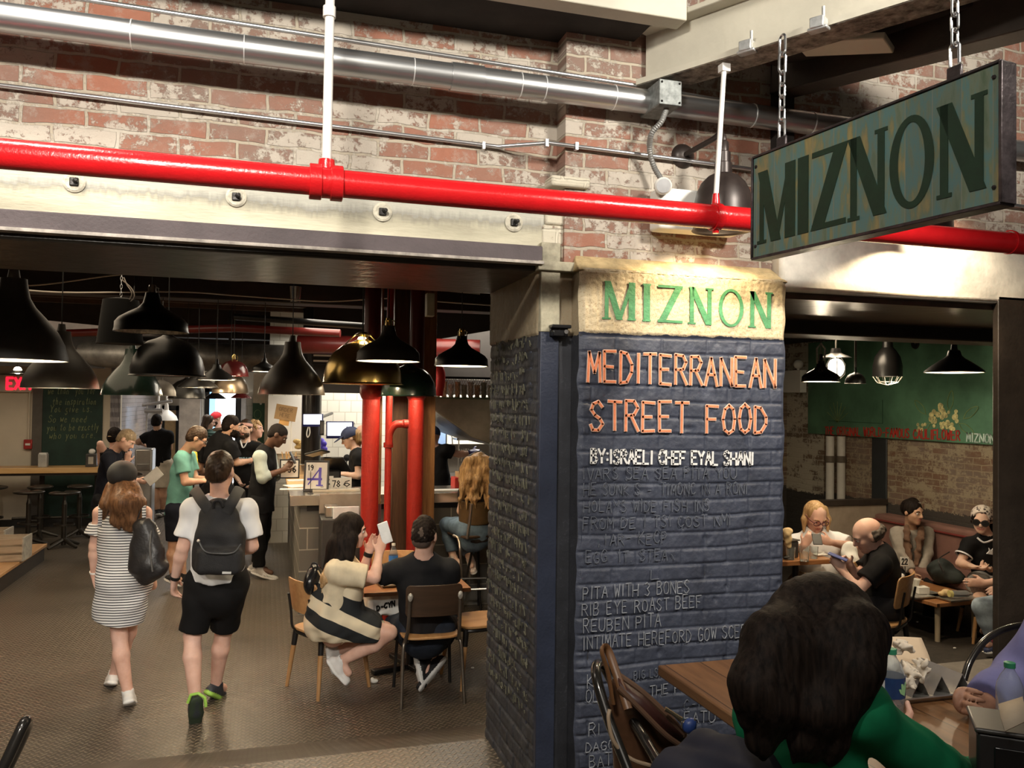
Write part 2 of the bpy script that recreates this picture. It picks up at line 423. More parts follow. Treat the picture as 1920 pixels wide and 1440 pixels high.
# ------------------------------------------------------------------ soft bodies: blended volumes turned into one skin
def _v(a): return np.array([a[0], a[1], a[2]], dtype=np.float32)
class Body:
    def __init__(s, h=.008): s.p = []; s.h = h; s.cuts = []; s.disp = None
    def cone(s, a, b, ra, rb, k=.02, m=0, fa=False, fb=False, wide=None, flat=1.0, sub=False):
        "tapered limb a-b; fa/fb: flat ends; wide: axis kept at full radius while the rest is squeezed by flat"
        s.p.append(('c', _v(a), _v(b), ra, rb, k, m, fa, fb, None if wide is None else _v(Vector(wide).normalized()), flat, sub)); return s
    def ell(s, c, r, ax=None, k=.02, m=0, sub=False):
        A = np.eye(3, dtype=np.float32) if ax is None else np.array([list(Vector(a).normalized()) for a in ax], dtype=np.float32)
        if not isinstance(r, (list, tuple)): r = (r, r, r)
        s.p.append(('e', _v(c), np.array(r, dtype=np.float32), A, k, m, sub)); return s
    def rbox(s, c, half, ax=None, rad=.01, k=.01, m=0, sub=False):
        A = np.eye(3, dtype=np.float32) if ax is None else np.array([list(Vector(a).normalized()) for a in ax], dtype=np.float32)
        s.p.append(('b', _v(c), np.array(half, dtype=np.float32), A, rad, k, m, sub)); return s
    def path(s, pts, rs, k=.015, m=0, **kw):
        if not isinstance(rs, (list, tuple)): rs = [rs]*len(pts)
        for i in range(len(pts)-1): s.cone(pts[i], pts[i+1], rs[i], rs[i+1], k, m, **kw)
        return s
    def cut(s, pt, n): s.cuts.append((_v(pt), _v(Vector(n).normalized()))); return s
    def _bounds(s, q):
        if q[0] == 'c':
            r = max(q[3], q[4]); return np.minimum(q[1], q[2])-r, np.maximum(q[1], q[2])+r
        r = float(q[2].max()) if q[0] == 'e' else float(np.linalg.norm(q[2]))
        return q[1]-r, q[1]+r
    def mesh(s):
        h = s.h
        bs = [s._bounds(q) for q in s.p if not q[-1]]
        lo = np.min([b[0] for b in bs], 0)-3*h; hi = np.max([b[1] for b in bs], 0)+3*h
        n = np.ceil((hi-lo)/h).astype(int)+1
        F = np.full(n, 1.0, dtype=np.float32); MI = np.zeros(n, dtype=np.uint8)
        for q in s.p:
            k = q[5] if q[0] == 'c' else (q[4] if q[0] == 'e' else q[5]); m = q[6] if q[0] in 'cb' else q[5]; sub = q[-1]
            b0, b1 = s._bounds(q); mg = k+2.5*h
            i0 = np.clip(np.floor((b0-mg-lo)/h).astype(int), 0, n-1); i1 = np.clip(np.ceil((b1+mg-lo)/h).astype(int)+1, 1, n)
            if np.any(i1 <= i0): continue
            sl = tuple(slice(a, b) for a, b in zip(i0, i1))
            X = (np.arange(i0[0], i1[0], dtype=np.float32)*h+lo[0])[:, None, None]
            Y = (np.arange(i0[1], i1[1], dtype=np.float32)*h+lo[1])[None, :, None]
            Z = (np.arange(i0[2], i1[2], dtype=np.float32)*h+lo[2])[None, None, :]
            if q[0] == 'c':
                a, b = q[1], q[2]; ba = b-a; L2 = float(ba@ba)+1e-12; L = L2**.5
                px, py, pz = X-a[0], Y-a[1], Z-a[2]
                t0 = (px*ba[0]+py*ba[1]+pz*ba[2])/L2; t = np.clip(t0, 0, 1)
                px = px-ba[0]*t; py = py-ba[1]*t; pz = pz-ba[2]*t
                fl = q[10]
                if q[9] is not None and fl != 1.0:
                    w = q[9]; dn = ba/L; th = np.cross(w, dn); th = th/(np.linalg.norm(th)+1e-9)
                    e = (px*th[0]+py*th[1]+pz*th[2])*(1/fl-1)
                    px = px+e*th[0]; py = py+e*th[1]; pz = pz+e*th[2]
                d = np.sqrt(px*px+py*py+pz*pz)-(q[3]+(q[4]-q[3])*t)
                if fl != 1.0: d = d*(.5+.5*fl)
                if q[7]: d = np.maximum(d, -t0*L)
                if q[8]: d = np.maximum(d, (t0-1)*L)
            else:
                px, py, pz = X-q[1][0], Y-q[1][1], Z-q[1][2]; A = q[3]
                u = [px*A[i][0]+py*A[i][1]+pz*A[i][2] for i in range(3)]; r = q[2]
                if q[0] == 'e':
                    k0 = np.sqrt(sum((u[i]/r[i])**2 for i in range(3))); k1 = np.sqrt(sum((u[i]/(r[i]*r[i]))**2 for i in range(3)))+1e-6
                    d = k0*(k0-1)/k1
                else:
                    rd = q[4]; w = [np.abs(u[i])-(r[i]-rd) for i in range(3)]
                    d = np.sqrt(sum(np.maximum(x, 0)**2 for x in w))+np.minimum(np.maximum(w[0], np.maximum(w[1], w[2])), 0)-rd
            G = F[sl]
            if sub:
                F[sl] = np.maximum(G, -d)
            else:
                near = d < G; MI[sl][near] = m
                hh = np.clip(.5+.5*(G-d)/k, 0, 1); F[sl] = G+(d-G)*hh-k*hh*(1-hh)
        if s.disp is not None:
            X = (np.arange(n[0], dtype=np.float32)*h+lo[0])[:, None, None]; Y = (np.arange(n[1], dtype=np.float32)*h+lo[1])[None, :, None]; Z = (np.arange(n[2], dtype=np.float32)*h+lo[2])[None, None, :]
            F += s.disp(X, Y, Z).astype(np.float32)*(np.abs(F) < .1)
        for (pt, nn) in s.cuts:
            X = (np.arange(n[0], dtype=np.float32)*h+lo[0])[:, None, None]; Y = (np.arange(n[1], dtype=np.float32)*h+lo[1])[None, :, None]; Z = (np.arange(n[2], dtype=np.float32)*h+lo[2])[None, None, :]
            F = np.maximum(F, (X-pt[0])*nn[0]+(Y-pt[1])*nn[1]+(Z-pt[2])*nn[2])
        F[0] = F[-1] = 1; F[:, 0] = F[:, -1] = 1; F[:, :, 0] = F[:, :, -1] = 1
        ins = F < 0
        cnt = np.zeros(np.array(n)-1, dtype=np.uint8)
        for i in (0, 1):
            for j in (0, 1):
                for l in (0, 1): cnt += ins[i:n[0]-1+i, j:n[1]-1+j, l:n[2]-1+l]
        act = np.argwhere((cnt > 0) & (cnt < 8)); nv = len(act)
        idx = np.full(cnt.shape, -1, dtype=np.int32); idx[act[:, 0], act[:, 1], act[:, 2]] = np.arange(nv)
        pos = np.zeros((nv, 3), dtype=np.float32); c = np.zeros(nv, dtype=np.float32)
        cor = [(i, j, l) for i in (0, 1) for j in (0, 1) for l in (0, 1)]
        fv = {q: F[act[:, 0]+q[0], act[:, 1]+q[1], act[:, 2]+q[2]] for q in cor}
        for q in cor:
            for ax in range(3):
                if q[ax]: continue
                q2 = list(q); q2[ax] = 1; q2 = tuple(q2)
                a, b = fv[q], fv[q2]; mk = (a < 0) != (b < 0)
                t = np.where(mk, a/np.where(mk, a-b, 1), 0)
                for e in range(3): pos[:, e] += mk*(q[e]+(t if e == ax else 0))
                c += mk
        pos = (pos/c[:, None]+act)*h+lo
        quads = []
        for ax in range(3):
            o1, o2 = [e for e in range(3) if e != ax]
            A = [slice(1, -1)]*3; A[ax] = slice(0, -1); B = list(A); B[ax] = slice(1, None)
            s0, s1 = ins[tuple(A)], ins[tuple(B)]
            e = np.argwhere(s0 != s1)
            if not len(e): continue
            sg = s0[e[:, 0], e[:, 1], e[:, 2]]
            e = e+1; e[:, ax] -= 1
            def cell(d1, d2):
                g = e.copy(); g[:, o1] += d1; g[:, o2] += d2
                return idx[g[:, 0], g[:, 1], g[:, 2]]
            Q = np.stack([cell(-1, -1), cell(0, -1), cell(0, 0), cell(-1, 0)], 1)
            fl = sg if ax != 1 else ~sg
            Q[~fl] = Q[~fl][:, ::-1]
            quads.append(Q)
        Q = np.concatenate(quads); Q = Q[(Q >= 0).all(1)]
        mi = MI[act[:, 0], act[:, 1], act[:, 2]][Q[:, 0]]
        return pos, Q, mi
    def build(s, name, mats, parent=None, smooth=2, **kw):
        pos, Q, mi = s.mesh()
        if smooth:   # a little relaxing takes the grid's steps away
            e = np.concatenate([Q[:, [0, 1]], Q[:, [1, 2]], Q[:, [2, 3]], Q[:, [3, 0]]])
            deg = np.bincount(e[:, 0], minlength=len(pos))+np.bincount(e[:, 1], minlength=len(pos))
            for _ in range(smooth):
                acc = np.zeros_like(pos)
                for d in range(3):
                    acc[:, d] = np.bincount(e[:, 0], pos[e[:, 1], d], len(pos))+np.bincount(e[:, 1], pos[e[:, 0], d], len(pos))
                pos = pos*.5+.5*acc/np.maximum(deg, 1)[:, None]
        me = bpy.data.meshes.new(name)
        me.vertices.add(len(pos)); me.vertices.foreach_set('co', pos.astype(np.float32).ravel())
        me.loops.add(Q.size); me.loops.foreach_set('vertex_index', Q.astype(np.int32).ravel())
        me.polygons.add(len(Q)); me.polygons.foreach_set('loop_start', np.arange(0, Q.size, 4, dtype=np.int32))
        me.update(calc_edges=True)
        if isinstance(mats, (list, tuple)) and len(mats) > 1: me.polygons.foreach_set('material_index', mi.astype(np.int32))
        return finish(me, name, mats, parent, angle=180, **kw)

# ------------------------------------------------------------------ people
AW = Vector((math.sin(YAW), math.cos(YAW), 0)); RT = Vector(_R0); UP = Vector((0, 0, 1))
def cv(r, a, u):
    "direction given as to the side, away and up"
    return (RT*r + AW*a + UP*u).normalized()
def lerp(a, b, t): return a + (b-a)*t
def orth(v, n): return (v - n*v.dot(n)).normalized()
SKIN = {'light': ((.72, .46, .34), (.80, .55, .43)), 'pink': ((.70, .40, .30), (.80, .52, .42)), 'tan': ((.55, .31, .20), (.66, .40, .27)),
        'dark': ((.075, .035, .022), (.13, .065, .042)), 'brown': ((.24, .12, .075), (.34, .18, .12))}
def skin_mat(k): return M('skin_'+k, SKIN[k][0], .5, var=.08, vs=9, col2=SKIN[k][1], spec=.4, sss=.08)
def lip_mat(k): return M('lips_'+k, scl(SKIN[k][0], .8) if k == 'dark' else (.52, .2, .17), .4)
EYE_W, EYE_D = M('eye_white', (.8, .78, .74), .3, var=.02), M('eye_iris', (.03, .02, .015), .2, var=.05)

class P: pass
def hand(B, w, d, th, s=1.0, curl=.35, left=False, k=.012):
    "palm, four fingers of their own lengths, thumb from the side of the palm; d: finger direction, th: thumb side"
    d = d.normalized(); t = orth(th, d); n = d.cross(t) if left else t.cross(d)
    B.cone(w-d*.01, w+d*.045*s, .026*s, .034*s, .02, 0, wide=t, flat=.55)
    B.cone(w+d*.03*s, w+d*.082*s, .036*s, .038*s, k, 0, wide=t, flat=.42)
    for i, (o, L) in enumerate(((.030, .070), (.0105, .079), (-.0095, .073), (-.029, .057))):
        b = w + d*(.080-.004*abs(i-1))*s + t*o*s; c = curl*(1+.12*i)
        p1 = b + (d*math.cos(c)+n*math.sin(c)+t*o*1.2)*L*.48*s
        p2 = p1 + (d*math.cos(2.1*c)+n*math.sin(2.1*c))*L*.30*s
        p3 = p2 + (d*math.cos(2.9*c)+n*math.sin(2.9*c))*L*.26*s
        B.cone(b, p1, .0098*s, .0090*s, .004); B.cone(p1, p2, .0090*s, .0082*s, .003); B.cone(p2, p3, .0082*s, .0070*s, .003)
    b = w + d*.022*s + t*.026*s; p1 = b + (d*.55+t*.72+n*.35).normalized()*.042*s; p2 = p1 + (d*.85+t*.25+n*.35).normalized()*.032*s
    B.cone(b, p1, .014*s, .0105*s, .012); B.cone(p1, p2, .0105*s, .0085*s, .004)

def head(B, c, r, u, f, s=1.0, nose=1.0):
    X = (r, f, u)
    def q(a, b, d): return c + r*(a*s) + f*(b*s) + u*(d*s)
    B.ell(q(0, -.010, .030), (.077*s, .097*s, .086*s), X, .02)
    B.ell(q(0, .028, -.040), (.060*s, .066*s, .074*s), X, .03)
    B.ell(q(0, .066, -.092), (.026*s, .024*s, .020*s), X, .025)
    B.ell(q(.040, .052, -.022), (.022*s, .026*s, .022*s), X, .02); B.ell(q(-.040, .052, -.022), (.022*s, .026*s, .022*s), X, .02)
    B.ell(q(0, .074, .022), (.056*s, .018*s, .013*s), X, .02)
    for e in (-1, 1): B.ell(q(.032*e, .100, .004), (.017*s, .016*s, .010*s), X, sub=True)
    B.cone(q(0, .090, .012), q(0, .108*nose, -.026), .009*s, .013*s, .012)
    for e in (-1, 1):
        B.ell(q(.011*e, .096, -.030), .009*s, None, .008)
        B.ell(q(.077*e, -.008, -.004), (.010*s, .020*s, .031*s), X, .008)
    B.ell(q(0, .086, -.057), (.023*s, .010*s, .0055*s), X, .006, 1); B.ell(q(0, .084, -.066), (.020*s, .010*s, .0065*s), X, .006, 1)
def face_bits(root, c, r, u, f, s, brow):
    def q(a, b, d): return c + r*(a*s) + f*(b*s) + u*(d*s)
    for e in (-1, 1):
        w = MB().sphere(q(.032*e, .078, .004), .0125*s, 12).build('eye', EYE_W, root)
        MB().sphere(q(.032*e, .0865, .003), .0062*s, 10).build('iris', EYE_D, w)
    b = MB()
    for e in (-1, 1): b.tube([q(.016*e, .095, .021), q(.032*e, .094, .027), q(.050*e, .080, .022)], [.004*s, .005*s, .003*s], 6)
    b.build('eyebrows', brow, root)
def hframe(p): return p.hc, p.hr, p.hu, p.hf, p.hs

def person(label, d, J, fc, sk='light', s=1.0, hs=1.0, up=(0, 0, 1), h=.008, face=True, brow=None, group=None,
           thl=None, thr=None, curl=.4, girth=1.0, hands='lr', legs='lr', nose=1.0, hips=True):
    p = P(); g = {}; p.d = d
    for kk, t in J.items(): g[kk] = W(t[0], t[1], d+(t[2] if len(t) > 2 else 0))
    p.g = g; p.s = s
    Hc = (g['hl']+g['hr'])/2; nk = g['nk']; p.Hc = Hc
    R = (g['sr']-g['sl']).normalized(); U = (nk-Hc).normalized(); R = orth(R, U); Fw = U.cross(R); p.R, p.U, p.F = R, U, Fw
    low = min(v.z for v in g.values())
    p.root = thing('person', label, 'person', (Hc.x, Hc.y, max(0.0, low-.08)), group)
    B = Body(h)
    k = s*girth; sw = (g['sr']-g['sl']).length/2/.19; kw = min(max(sw, .8), 1.25)*s if sw > .3 else s
    p.kw = kw; p.k = k
    waist, ch, ub = lerp(Hc, nk, .34), lerp(Hc, nk, .66), lerp(Hc, nk, .86)
    p.waist, p.ch, p.ub = waist, ch, ub
    B.cone(Hc-U*.02, waist, .160*k, .132*k, .04, wide=R, flat=.72); B.cone(waist, ch, .132*k, .160*kw, .04, wide=R, flat=.68)
    B.cone(ch, ub, .160*kw, .125*kw, .04, wide=R, flat=.62)
    B.cone(g['sl'], ub+U*.02, .050*s, .062*s, .03); B.cone(g['sr'], ub+U*.02, .050*s, .062*s, .03)
    hc = g['hd']; f = fc.normalized(); u = orth(Vector(up), f); r = f.cross(u)
    p.hc, p.hr, p.hu, p.hf, p.hs = hc, r, u, f, hs
    B.cone(nk-U*.03*s, hc-u*.045*hs-f*.020*hs, .060*s, .052*s, .03)
    head(B, hc, r, u, f, hs, nose)
    for c in 'lr':
        if 'e'+c in g:
            S, E = g['s'+c], g['e'+c]
            B.cone(S, E, .050*k, .040*s, .02)
            if 'w'+c in g:
                w = g['w'+c]; m = lerp(E, w, .3)
                B.cone(E, m, .039*s, .041*s, .015); B.cone(m, w, .041*s, .026*s, .015)
                if c in hands:
                    dr = (g['f'+c]-w) if 'f'+c in g else (w-E)
                    tt = (thl if c == 'l' else thr) or Fw
                    hand(B, w, dr, tt, s, curl, c == 'l')
        if 'k'+c in g and c in legs:
            Hh, K = g['h'+c], g['k'+c]
            B.cone(Hh, K, .090*k, .056*s, .03)
            if 'a'+c in g:
                a = g['a'+c]; th_, sh = (K-Hh).normalized(), (a-K).normalized()
                bk = orth(th_, sh) if th_.cross(sh).length > .15 else -Fw
                if bk.dot(Fw) > 0 and abs(th_.z) > .7: bk = -Fw
                calf = lerp(K, a, .33)+bk*.016
                B.cone(K, calf, .052*s, .056*s, .02); B.cone(calf, a, .056*s, .035*s, .02)
                if 't'+c in g: B.cone(a, lerp(a, g['t'+c], .6), .034*s, .028*s, .02)
    B.build('body', [skin_mat(sk), lip_mat(sk)], p.root)
    if face: face_bits(p.root, hc, r, u, f, hs, brow or M('brow_dark', (.04, .025, .018), .7))
    return p

def wrinkle(amp, fr, seed=0):
    rr = random.Random(seed); dirs = [(rr.uniform(-1, 1), rr.uniform(-1, 1), rr.uniform(-1, 1), rr.uniform(0, 6)) for _ in range(5)]
    def fn(X, Y, Z):
        o = 0
        for i, (a, b, c, ph) in enumerate(dirs):
            q = fr*(1+.5*i); o = o + np.sin(q*(a*X+b*Y+c*Z)+ph+1.5*np.sin(q*.5*(b*X+c*Y+a*Z)))/(1+.5*i)
        return amp*o
    return fn

def shirt(p, mat, name='shirt', sleeve=.55, hem=.06, infl=.014, sr=.066, wr=.0035, mats=None, neck=.066, low=1.0, belly=0.0, h=.008, ln=None):
    g, R, U, k, kw, s = p.g, p.R, p.U, p.k, p.kw, p.s
    B = Body(h); i = infl
    B.cone(p.Hc-U*hem, p.waist, (.165*low)*k+i, .140*k+i, .03, wide=R, flat=.74, fa=True)
    B.cone(p.waist, p.ch, .140*k+i, .163*kw+i, .04, wide=R, flat=.70); B.cone(p.ch, p.ub, .163*kw+i, .128*kw+i, .04, wide=R, flat=.64)
    if belly: B.ell(p.waist+p.F*.05, (.15*k, .11*k+belly, .16), (R, p.F, U), .05)
    for c in 'lr':
        S = g['s'+c] if sleeve > 0 else lerp(g['s'+c], p.ub+U*.02, .42); B.cone(S, p.ub+U*.022, .052*s+i, .064*s+i, .03)
        if sleeve > 0 and 'e'+c in g:
            E = g['e'+c]
            if sleeve <= 1: B.cone(S, lerp(S, E, sleeve), .052*k+i, sr*s, .03, fb=True)
            else:
                B.cone(S, E, .052*k+i, .044*s+i, .025); w = g.get('w'+c)
                if w is not None: B.cone(E, lerp(E, w, sleeve-1), .042*s+i, .030*s+i, .02, fb=True)
    nk = g['nk']; nd = (p.hc-p.hu*.045*p.hs-p.hf*.02-nk).normalized()
    B.cone(nk+nd*.022, nk+nd*.3, neck*s, neck*1.1*s, sub=True)
    if wr: B.disp = wrinkle(wr, 22, int(abs(g['nk'].x)*1000))
    return B.build(name, mats or mat, p.root)

def pants(p, mat, name='trousers', length=1.92, infl=.014, flare=.0, legs='lr', h=.008, wr=.004, top=.06):
    g, R, U, k, s = p.g, p.R, p.U, p.k, p.s
    B = Body(h)
    B.cone(p.Hc-U*.05, p.Hc+U*top, .166*k+infl*.6, .150*k+infl*.6, .04, wide=R, flat=.76, fb=True)
    for c in legs:
        if 'k'+c not in g: continue
        Hh, K = g['h'+c], g['k'+c]
        if length <= 1: B.cone(Hh, lerp(Hh, K, length), .094*k+infl, .066*s+infl+flare+(1-length)*.03, .03, fb=True)
        else:
            B.cone(Hh, K, .094*k+infl, .060*s+infl, .03)
            if 'a'+c in g:
                a = g['a'+c]; m = lerp(K, a, .4)
                B.cone(K, m, .058*s+infl, .058*s+infl, .02); B.cone(m, lerp(K, a, length-1), .058*s+infl, .042*s+infl+flare, .02, fb=True)
    if wr: B.disp = wrinkle(wr, 18, 7)
    return B.build(name, mat, p.root)

def shoe(p, c, mat, sole, ankle=.075, name='shoe', h=.006, up=None, sock=None, wid=1.0):
    g = p.g; a, t = g['a'+c], g['t'+c]; K = g.get('k'+c, a+UP*.4)
    fd = (t-a); sh = (a-K).normalized() if up is None else -up
    dn = orth(sh, fd.normalized()); fd2 = fd - dn*fd.dot(dn)
    # toe height: the sole runs from under the heel to under the toe tip
    fdn = fd2.normalized(); ac = fdn.cross(dn).normalized(); s = p.s
    hs_ = a + dn*(ankle-.03)*s - fdn*.035*s; L = fd2.length; ts = a + dn*(ankle-.035)*s + fdn*(L-.03)*s
    mid = lerp(hs_, ts, .45)
    B = Body(h)
    B.cone(hs_, mid, .036*s, .040*s*wid, .02, 0, wide=ac, flat=.95); B.cone(mid, ts, .040*s*wid, .033*s*wid, .02, 0, wide=ac, flat=.72)
    B.cone(a-dn*.012, lerp(a, mid+dn*-.01, .6), .043*s, .040*s, .025, 0)
    B.cone(hs_+dn*.022*s, mid+dn*.024*s, .041*s, .046*s*wid, .008, 1, wide=ac, flat=.36); B.cone(mid+dn*.024*s, ts+dn*.020*s, .046*s*wid, .038*s*wid, .008, 1, wide=ac, flat=.36)
    B.cone(a-dn*.08, a-dn*.014-fdn*0, .036*s, .034*s, sub=True)
    o = B.build(name, [mat, sole], p.root)
    if sock: Body(.006).cone(lerp(a, K, .16), a, .040*s, .040*s, fa=True).build('sock', sock, p.root)
    return o

def short_hair(p, mat, top=.012, back=-.075, name='hair', front=.0, amp=.0016, fr=130, side=0.0, sub=True):
    c, r, u, f, s = hframe(p); X = (r, f, u)
    def q(a, b, d): return c + r*(a*s) + f*(b*s) + u*(d*s)
    B = Body(.006)
    B.ell(q(0, -.014, .034), ((.081+side)*s, .101*s, (.086+top)*s), X, .02)
    B.ell(q(0, -.060, -.020), ((.066+side)*s, .048*s, .060*s), X, .03)
    if sub:
        B.ell(q(0, .090+front, -.045), (.080*s, .072*s, .098*s), X, sub=True)
        for e in (-1, 1): B.ell(q(.085*e, .030, -.040), (.030*s, .050*s, .060*s), X, sub=True)
    B.cut(q(0, -.08, back), (-u*.92+f*.25))
    B.disp = wrinkle(amp, fr, 3)
    return B.build(name, mat, p.root)

def beard(p, mat, length=.02):
    c, r, u, f, s = hframe(p); X = (r, f, u)
    def q(a, b, d): return c + r*(a*s) + f*(b*s) + u*(d*s)
    B = Body(.006)
    B.ell(q(0, .034, -.062), (.066*s, .062*s, (.056+length)*s), X, .02)
    B.ell(q(0, .068, -.098), (.034*s, .030*s, (.026+length)*s), X, .02)
    B.ell(q(0, .072, -.012), (.060*s, .050*s, .036*s), X, sub=True)
    B.ell(q(0, .100, -.060), (.022*s, .024*s, .011*s), X, sub=True)
    B.cone(q(-.024, .090, -.050), q(.024, .090, -.050), .007*s, .007*s, .004)
    B.disp = wrinkle(.003, 120, 5)
    return B.build('beard', mat, p.root)

def cap(p, mat, brim=True, back=False, name='cap', tall=0.0, low=.012):
    c, r, u, f, s = hframe(p); X = (r, f, u)
    def q(a, b, d): return c + r*(a*s) + f*(b*s) + u*(d*s)
    B = Body(.006)
    B.ell(q(0, -.010, .036), (.092*s, .112*s, (.096+tall)*s), X, .02)
    B.cut(q(0, 0, low), -u)
    o = B.build(name, mat, p.root)
    if brim:
        B2 = Body(.006)
        B2.ell(q(0, .115, .040), (.078*s, .085*s, .009*s), (r, (f*.96-u*.25), (u*.96+f*.25)), .01)
        B2.ell(q(0, -.01, .036), (.086*s, .105*s, .09*s), X, sub=True)
        B2.build('visor', mat, o)
    MB().sphere(q(0, -.01, .133+tall), .009, 8).build('button', mat, o)
    return o

def glasses(p, mat, lens=None, r_=.024):
    c, r, u, f, s = hframe(p)
    def q(a, b, d): return c + r*(a*s) + f*(b*s) + u*(d*s)
    b = MB()
    for e in (-1, 1):
        b.tube([q(.034*e+math.cos(a)*r_*1.15, .104, .002+math.sin(a)*r_*.85) for a in [i*math.pi/10 for i in range(21)]], .0032*s, 6, caps=False)
        b.tube([q(.060*e, .102, .008), q(.082*e, .06, .010), q(.084*e, -.01, .008)], .003*s, 6)
    b.tube([q(-.008, .108, .004), q(.008, .108, .004)], .003*s, 6)
    o = b.build('glasses', mat, p.root)
    if lens:
        l = MB()
        for e in (-1, 1): l.lathe([(0, 0), (r_*1.1*s, 0), (r_*1.1*s, .002), (0, .002)], q(.034*e, .103, .002), 20, axis=f)
        l.build('lenses', lens, o)
    return o

def band(p, c, mat, t=.25, w=.018, r=.031, name='wristband', face=None):
    E, w_ = p.g['e'+c], p.g['w'+c]; d = (w_-E).normalized(); q = w_ - d*(.02)
    o = MB().lathe([(r, -w/2), (r+.004, -w/2), (r+.004, w/2), (r, w/2)], q, 24, axis=d, close=True).build(name, mat, p.root)
    return o

# ------------------------------------------------------------------ the setting
XS = 6.9
UPF = 0.37          # level of the hall floor
XL, XF, XP0, XP1 = 1.09, 1.171, 1.234, 2.217      # pillar: side face, flange edge, brick front from - to
YP, YB = 3.20, 4.08                               # pillar front and back
YWL, YWR = 3.38, 3.27                             # brick wall planes over the openings

def vnoise(x, y, sc, seed):
    rs = np.random.RandomState(seed); n = 64; G = rs.rand(n, n).astype(np.float32)
    X, Y = x*sc, y*sc; i, j = np.floor(X).astype(int), np.floor(Y).astype(int); fx, fy = X-i, Y-j
    fx = fx*fx*(3-2*fx); fy = fy*fy*(3-2*fy); i %= n; j %= n; i2, j2 = (i+1) % n, (j+1) % n
    return (G[i, j]*(1-fx)+G[i2, j]*fx)*(1-fy)+(G[i, j2]*(1-fx)+G[i2, j2]*fx)*fy
def brick_height(a, z, zc, seed):
    "relief of thickly painted brick below zc, of rough render above"
    bh, bl = .0685, .215
    zz = z + (vnoise(a, z, 4, seed)-.5)*.014
    r = np.floor(zz/bh); fz = zz/bh-r
    aa = a + (r % 2)*bl*.5 + (vnoise(a, z, 9, seed+1)-.5)*.012; c = np.floor(aa/bl); fa = aa/bl-c
    mz = np.minimum(fz, 1-fz)*bh; ma = np.minimum(fa, 1-fa)*bl
    e = np.clip(np.minimum(mz, ma*.8+.002)/.010, 0, 1); e = e*e*(3-2*e)
    rs = np.random.RandomState(seed); T = rs.rand(97, 89)
    per = T[(r.astype(int)) % 97, (c.astype(int)*7) % 89]
    n = vnoise(a, z, 26, seed+2)*.5+vnoise(a, z, 60, seed+3)*.3+vnoise(a, z, 130, seed+4)*.2
    chips = np.clip((vnoise(a, z, 19, seed+5)-.80)*6, 0, 1)
    h = e*(.0055+.004*per)+(n-.5)*.007-chips*.007
    g = (vnoise(a, z, 110, seed+6)-.5)*.003+(vnoise(a, z*.3, 60, seed+7)-.5)*.0025+.012
    k = np.clip((z-zc)/.012+.5, 0, 1)
    return h*(1-k)+g*k
def relief(name, o, ax, w, z0, z1, nrm, seed, mat, zc=9, step=.005, parent=None):
    o, ax, nrm = Vector(o), Vector(ax), Vector(nrm)
    na, nz = int(w/step)+1, int((z1-z0)/step)+1
    A, Z = np.meshgrid(np.linspace(0, w, na), np.linspace(z0, z1, nz), indexing='ij')
    H = brick_height(A+o.x*1.7, Z, zc, seed)
    edge = np.clip(np.minimum(A, w-A)/.02, 0, 1); H = H*edge-.004*(1-edge)
    rag = (vnoise(A, Z, 14, seed+8)-.5)*.016*(edge < 1)
    P3 = np.stack([o[i]+ax[i]*(A+rag)+nrm[i]*H for i in range(2)]+[Z], -1).reshape(-1, 3)
    I = np.arange(na*nz).reshape(na, nz)
    Q = np.stack([I[:-1, :-1], I[1:, :-1], I[1:, 1:], I[:-1, 1:]], -1).reshape(-1, 4)
    if ax.cross(Vector((0, 0, 1))).dot(nrm) < 0: Q = Q[:, ::-1]
    me = bpy.data.meshes.new(name); me.from_pydata(P3.tolist(), [], Q.tolist())
    return finish(me, name, mat, parent, angle=180)

def pillar_mat(name, navy, zc, cream, axis):
    m = bpy.data.materials.new(name); nt, nd, lk = _nt(m); b = nd['Principled BSDF']
    g = node(nt, 'ShaderNodeNewGeometry'); sp = node(nt, 'ShaderNodeSeparateXYZ', {0: g.outputs['Position']})
    n1 = node(nt, 'ShaderNodeTexNoise', {'Vector': g.outputs['Position'], 'Scale': 9.0, 'Detail': 6.0, 'Roughness': .65})
    n2 = node(nt, 'ShaderNodeTexNoise', {'Vector': g.outputs['Position'], 'Scale': 85.0, 'Detail': 4.0, 'Roughness': .7})
    n3 = node(nt, 'ShaderNodeTexNoise', {'Vector': g.outputs['Position'], 'Scale': 150.0, 'Detail': 2.0})
    blue = ramp_(nt, n1.outputs[0], .3, .72, c4(scl(navy, .75)), c4(scl(navy, 1.35)))
    dust = ramp_(nt, math_(nt, 'ADD', math_(nt, 'MULTIPLY', n2.outputs[0], .7), math_(nt, 'MULTIPLY', n1.outputs[0], .35)), .60, .78)
    blue = mix_(nt, math_(nt, 'MULTIPLY', dust, .28), blue, (.30, .32, .38, 1))
    cr = ramp_(nt, n1.outputs[0], .3, .7, c4(scl(cream, .8)), c4(scl(cream, 1.1)))
    sk = ramp_(nt, n3.outputs[0], .56, .66)
    cr = mix_(nt, math_(nt, 'MULTIPLY', sk, .6), cr, (.30, .19, .09, 1))
    z = math_(nt, 'ADD', sp.outputs[2], math_(nt, 'MULTIPLY', math_(nt, 'SUBTRACT', n1.outputs[0], .5), .05))
    k = math_(nt, 'GREATER_THAN', z, zc)
    lk.new(mix_(nt, k, blue, cr), b.inputs['Base Color']); b.inputs['Roughness'].default_value = .55
    bp = node(nt, 'ShaderNodeBump', {'Height': n2.outputs[0], 'Strength': .35, 'Distance': .006}); lk.new(bp.outputs[0], b.inputs['Normal'])
    MATS[name] = m; return m

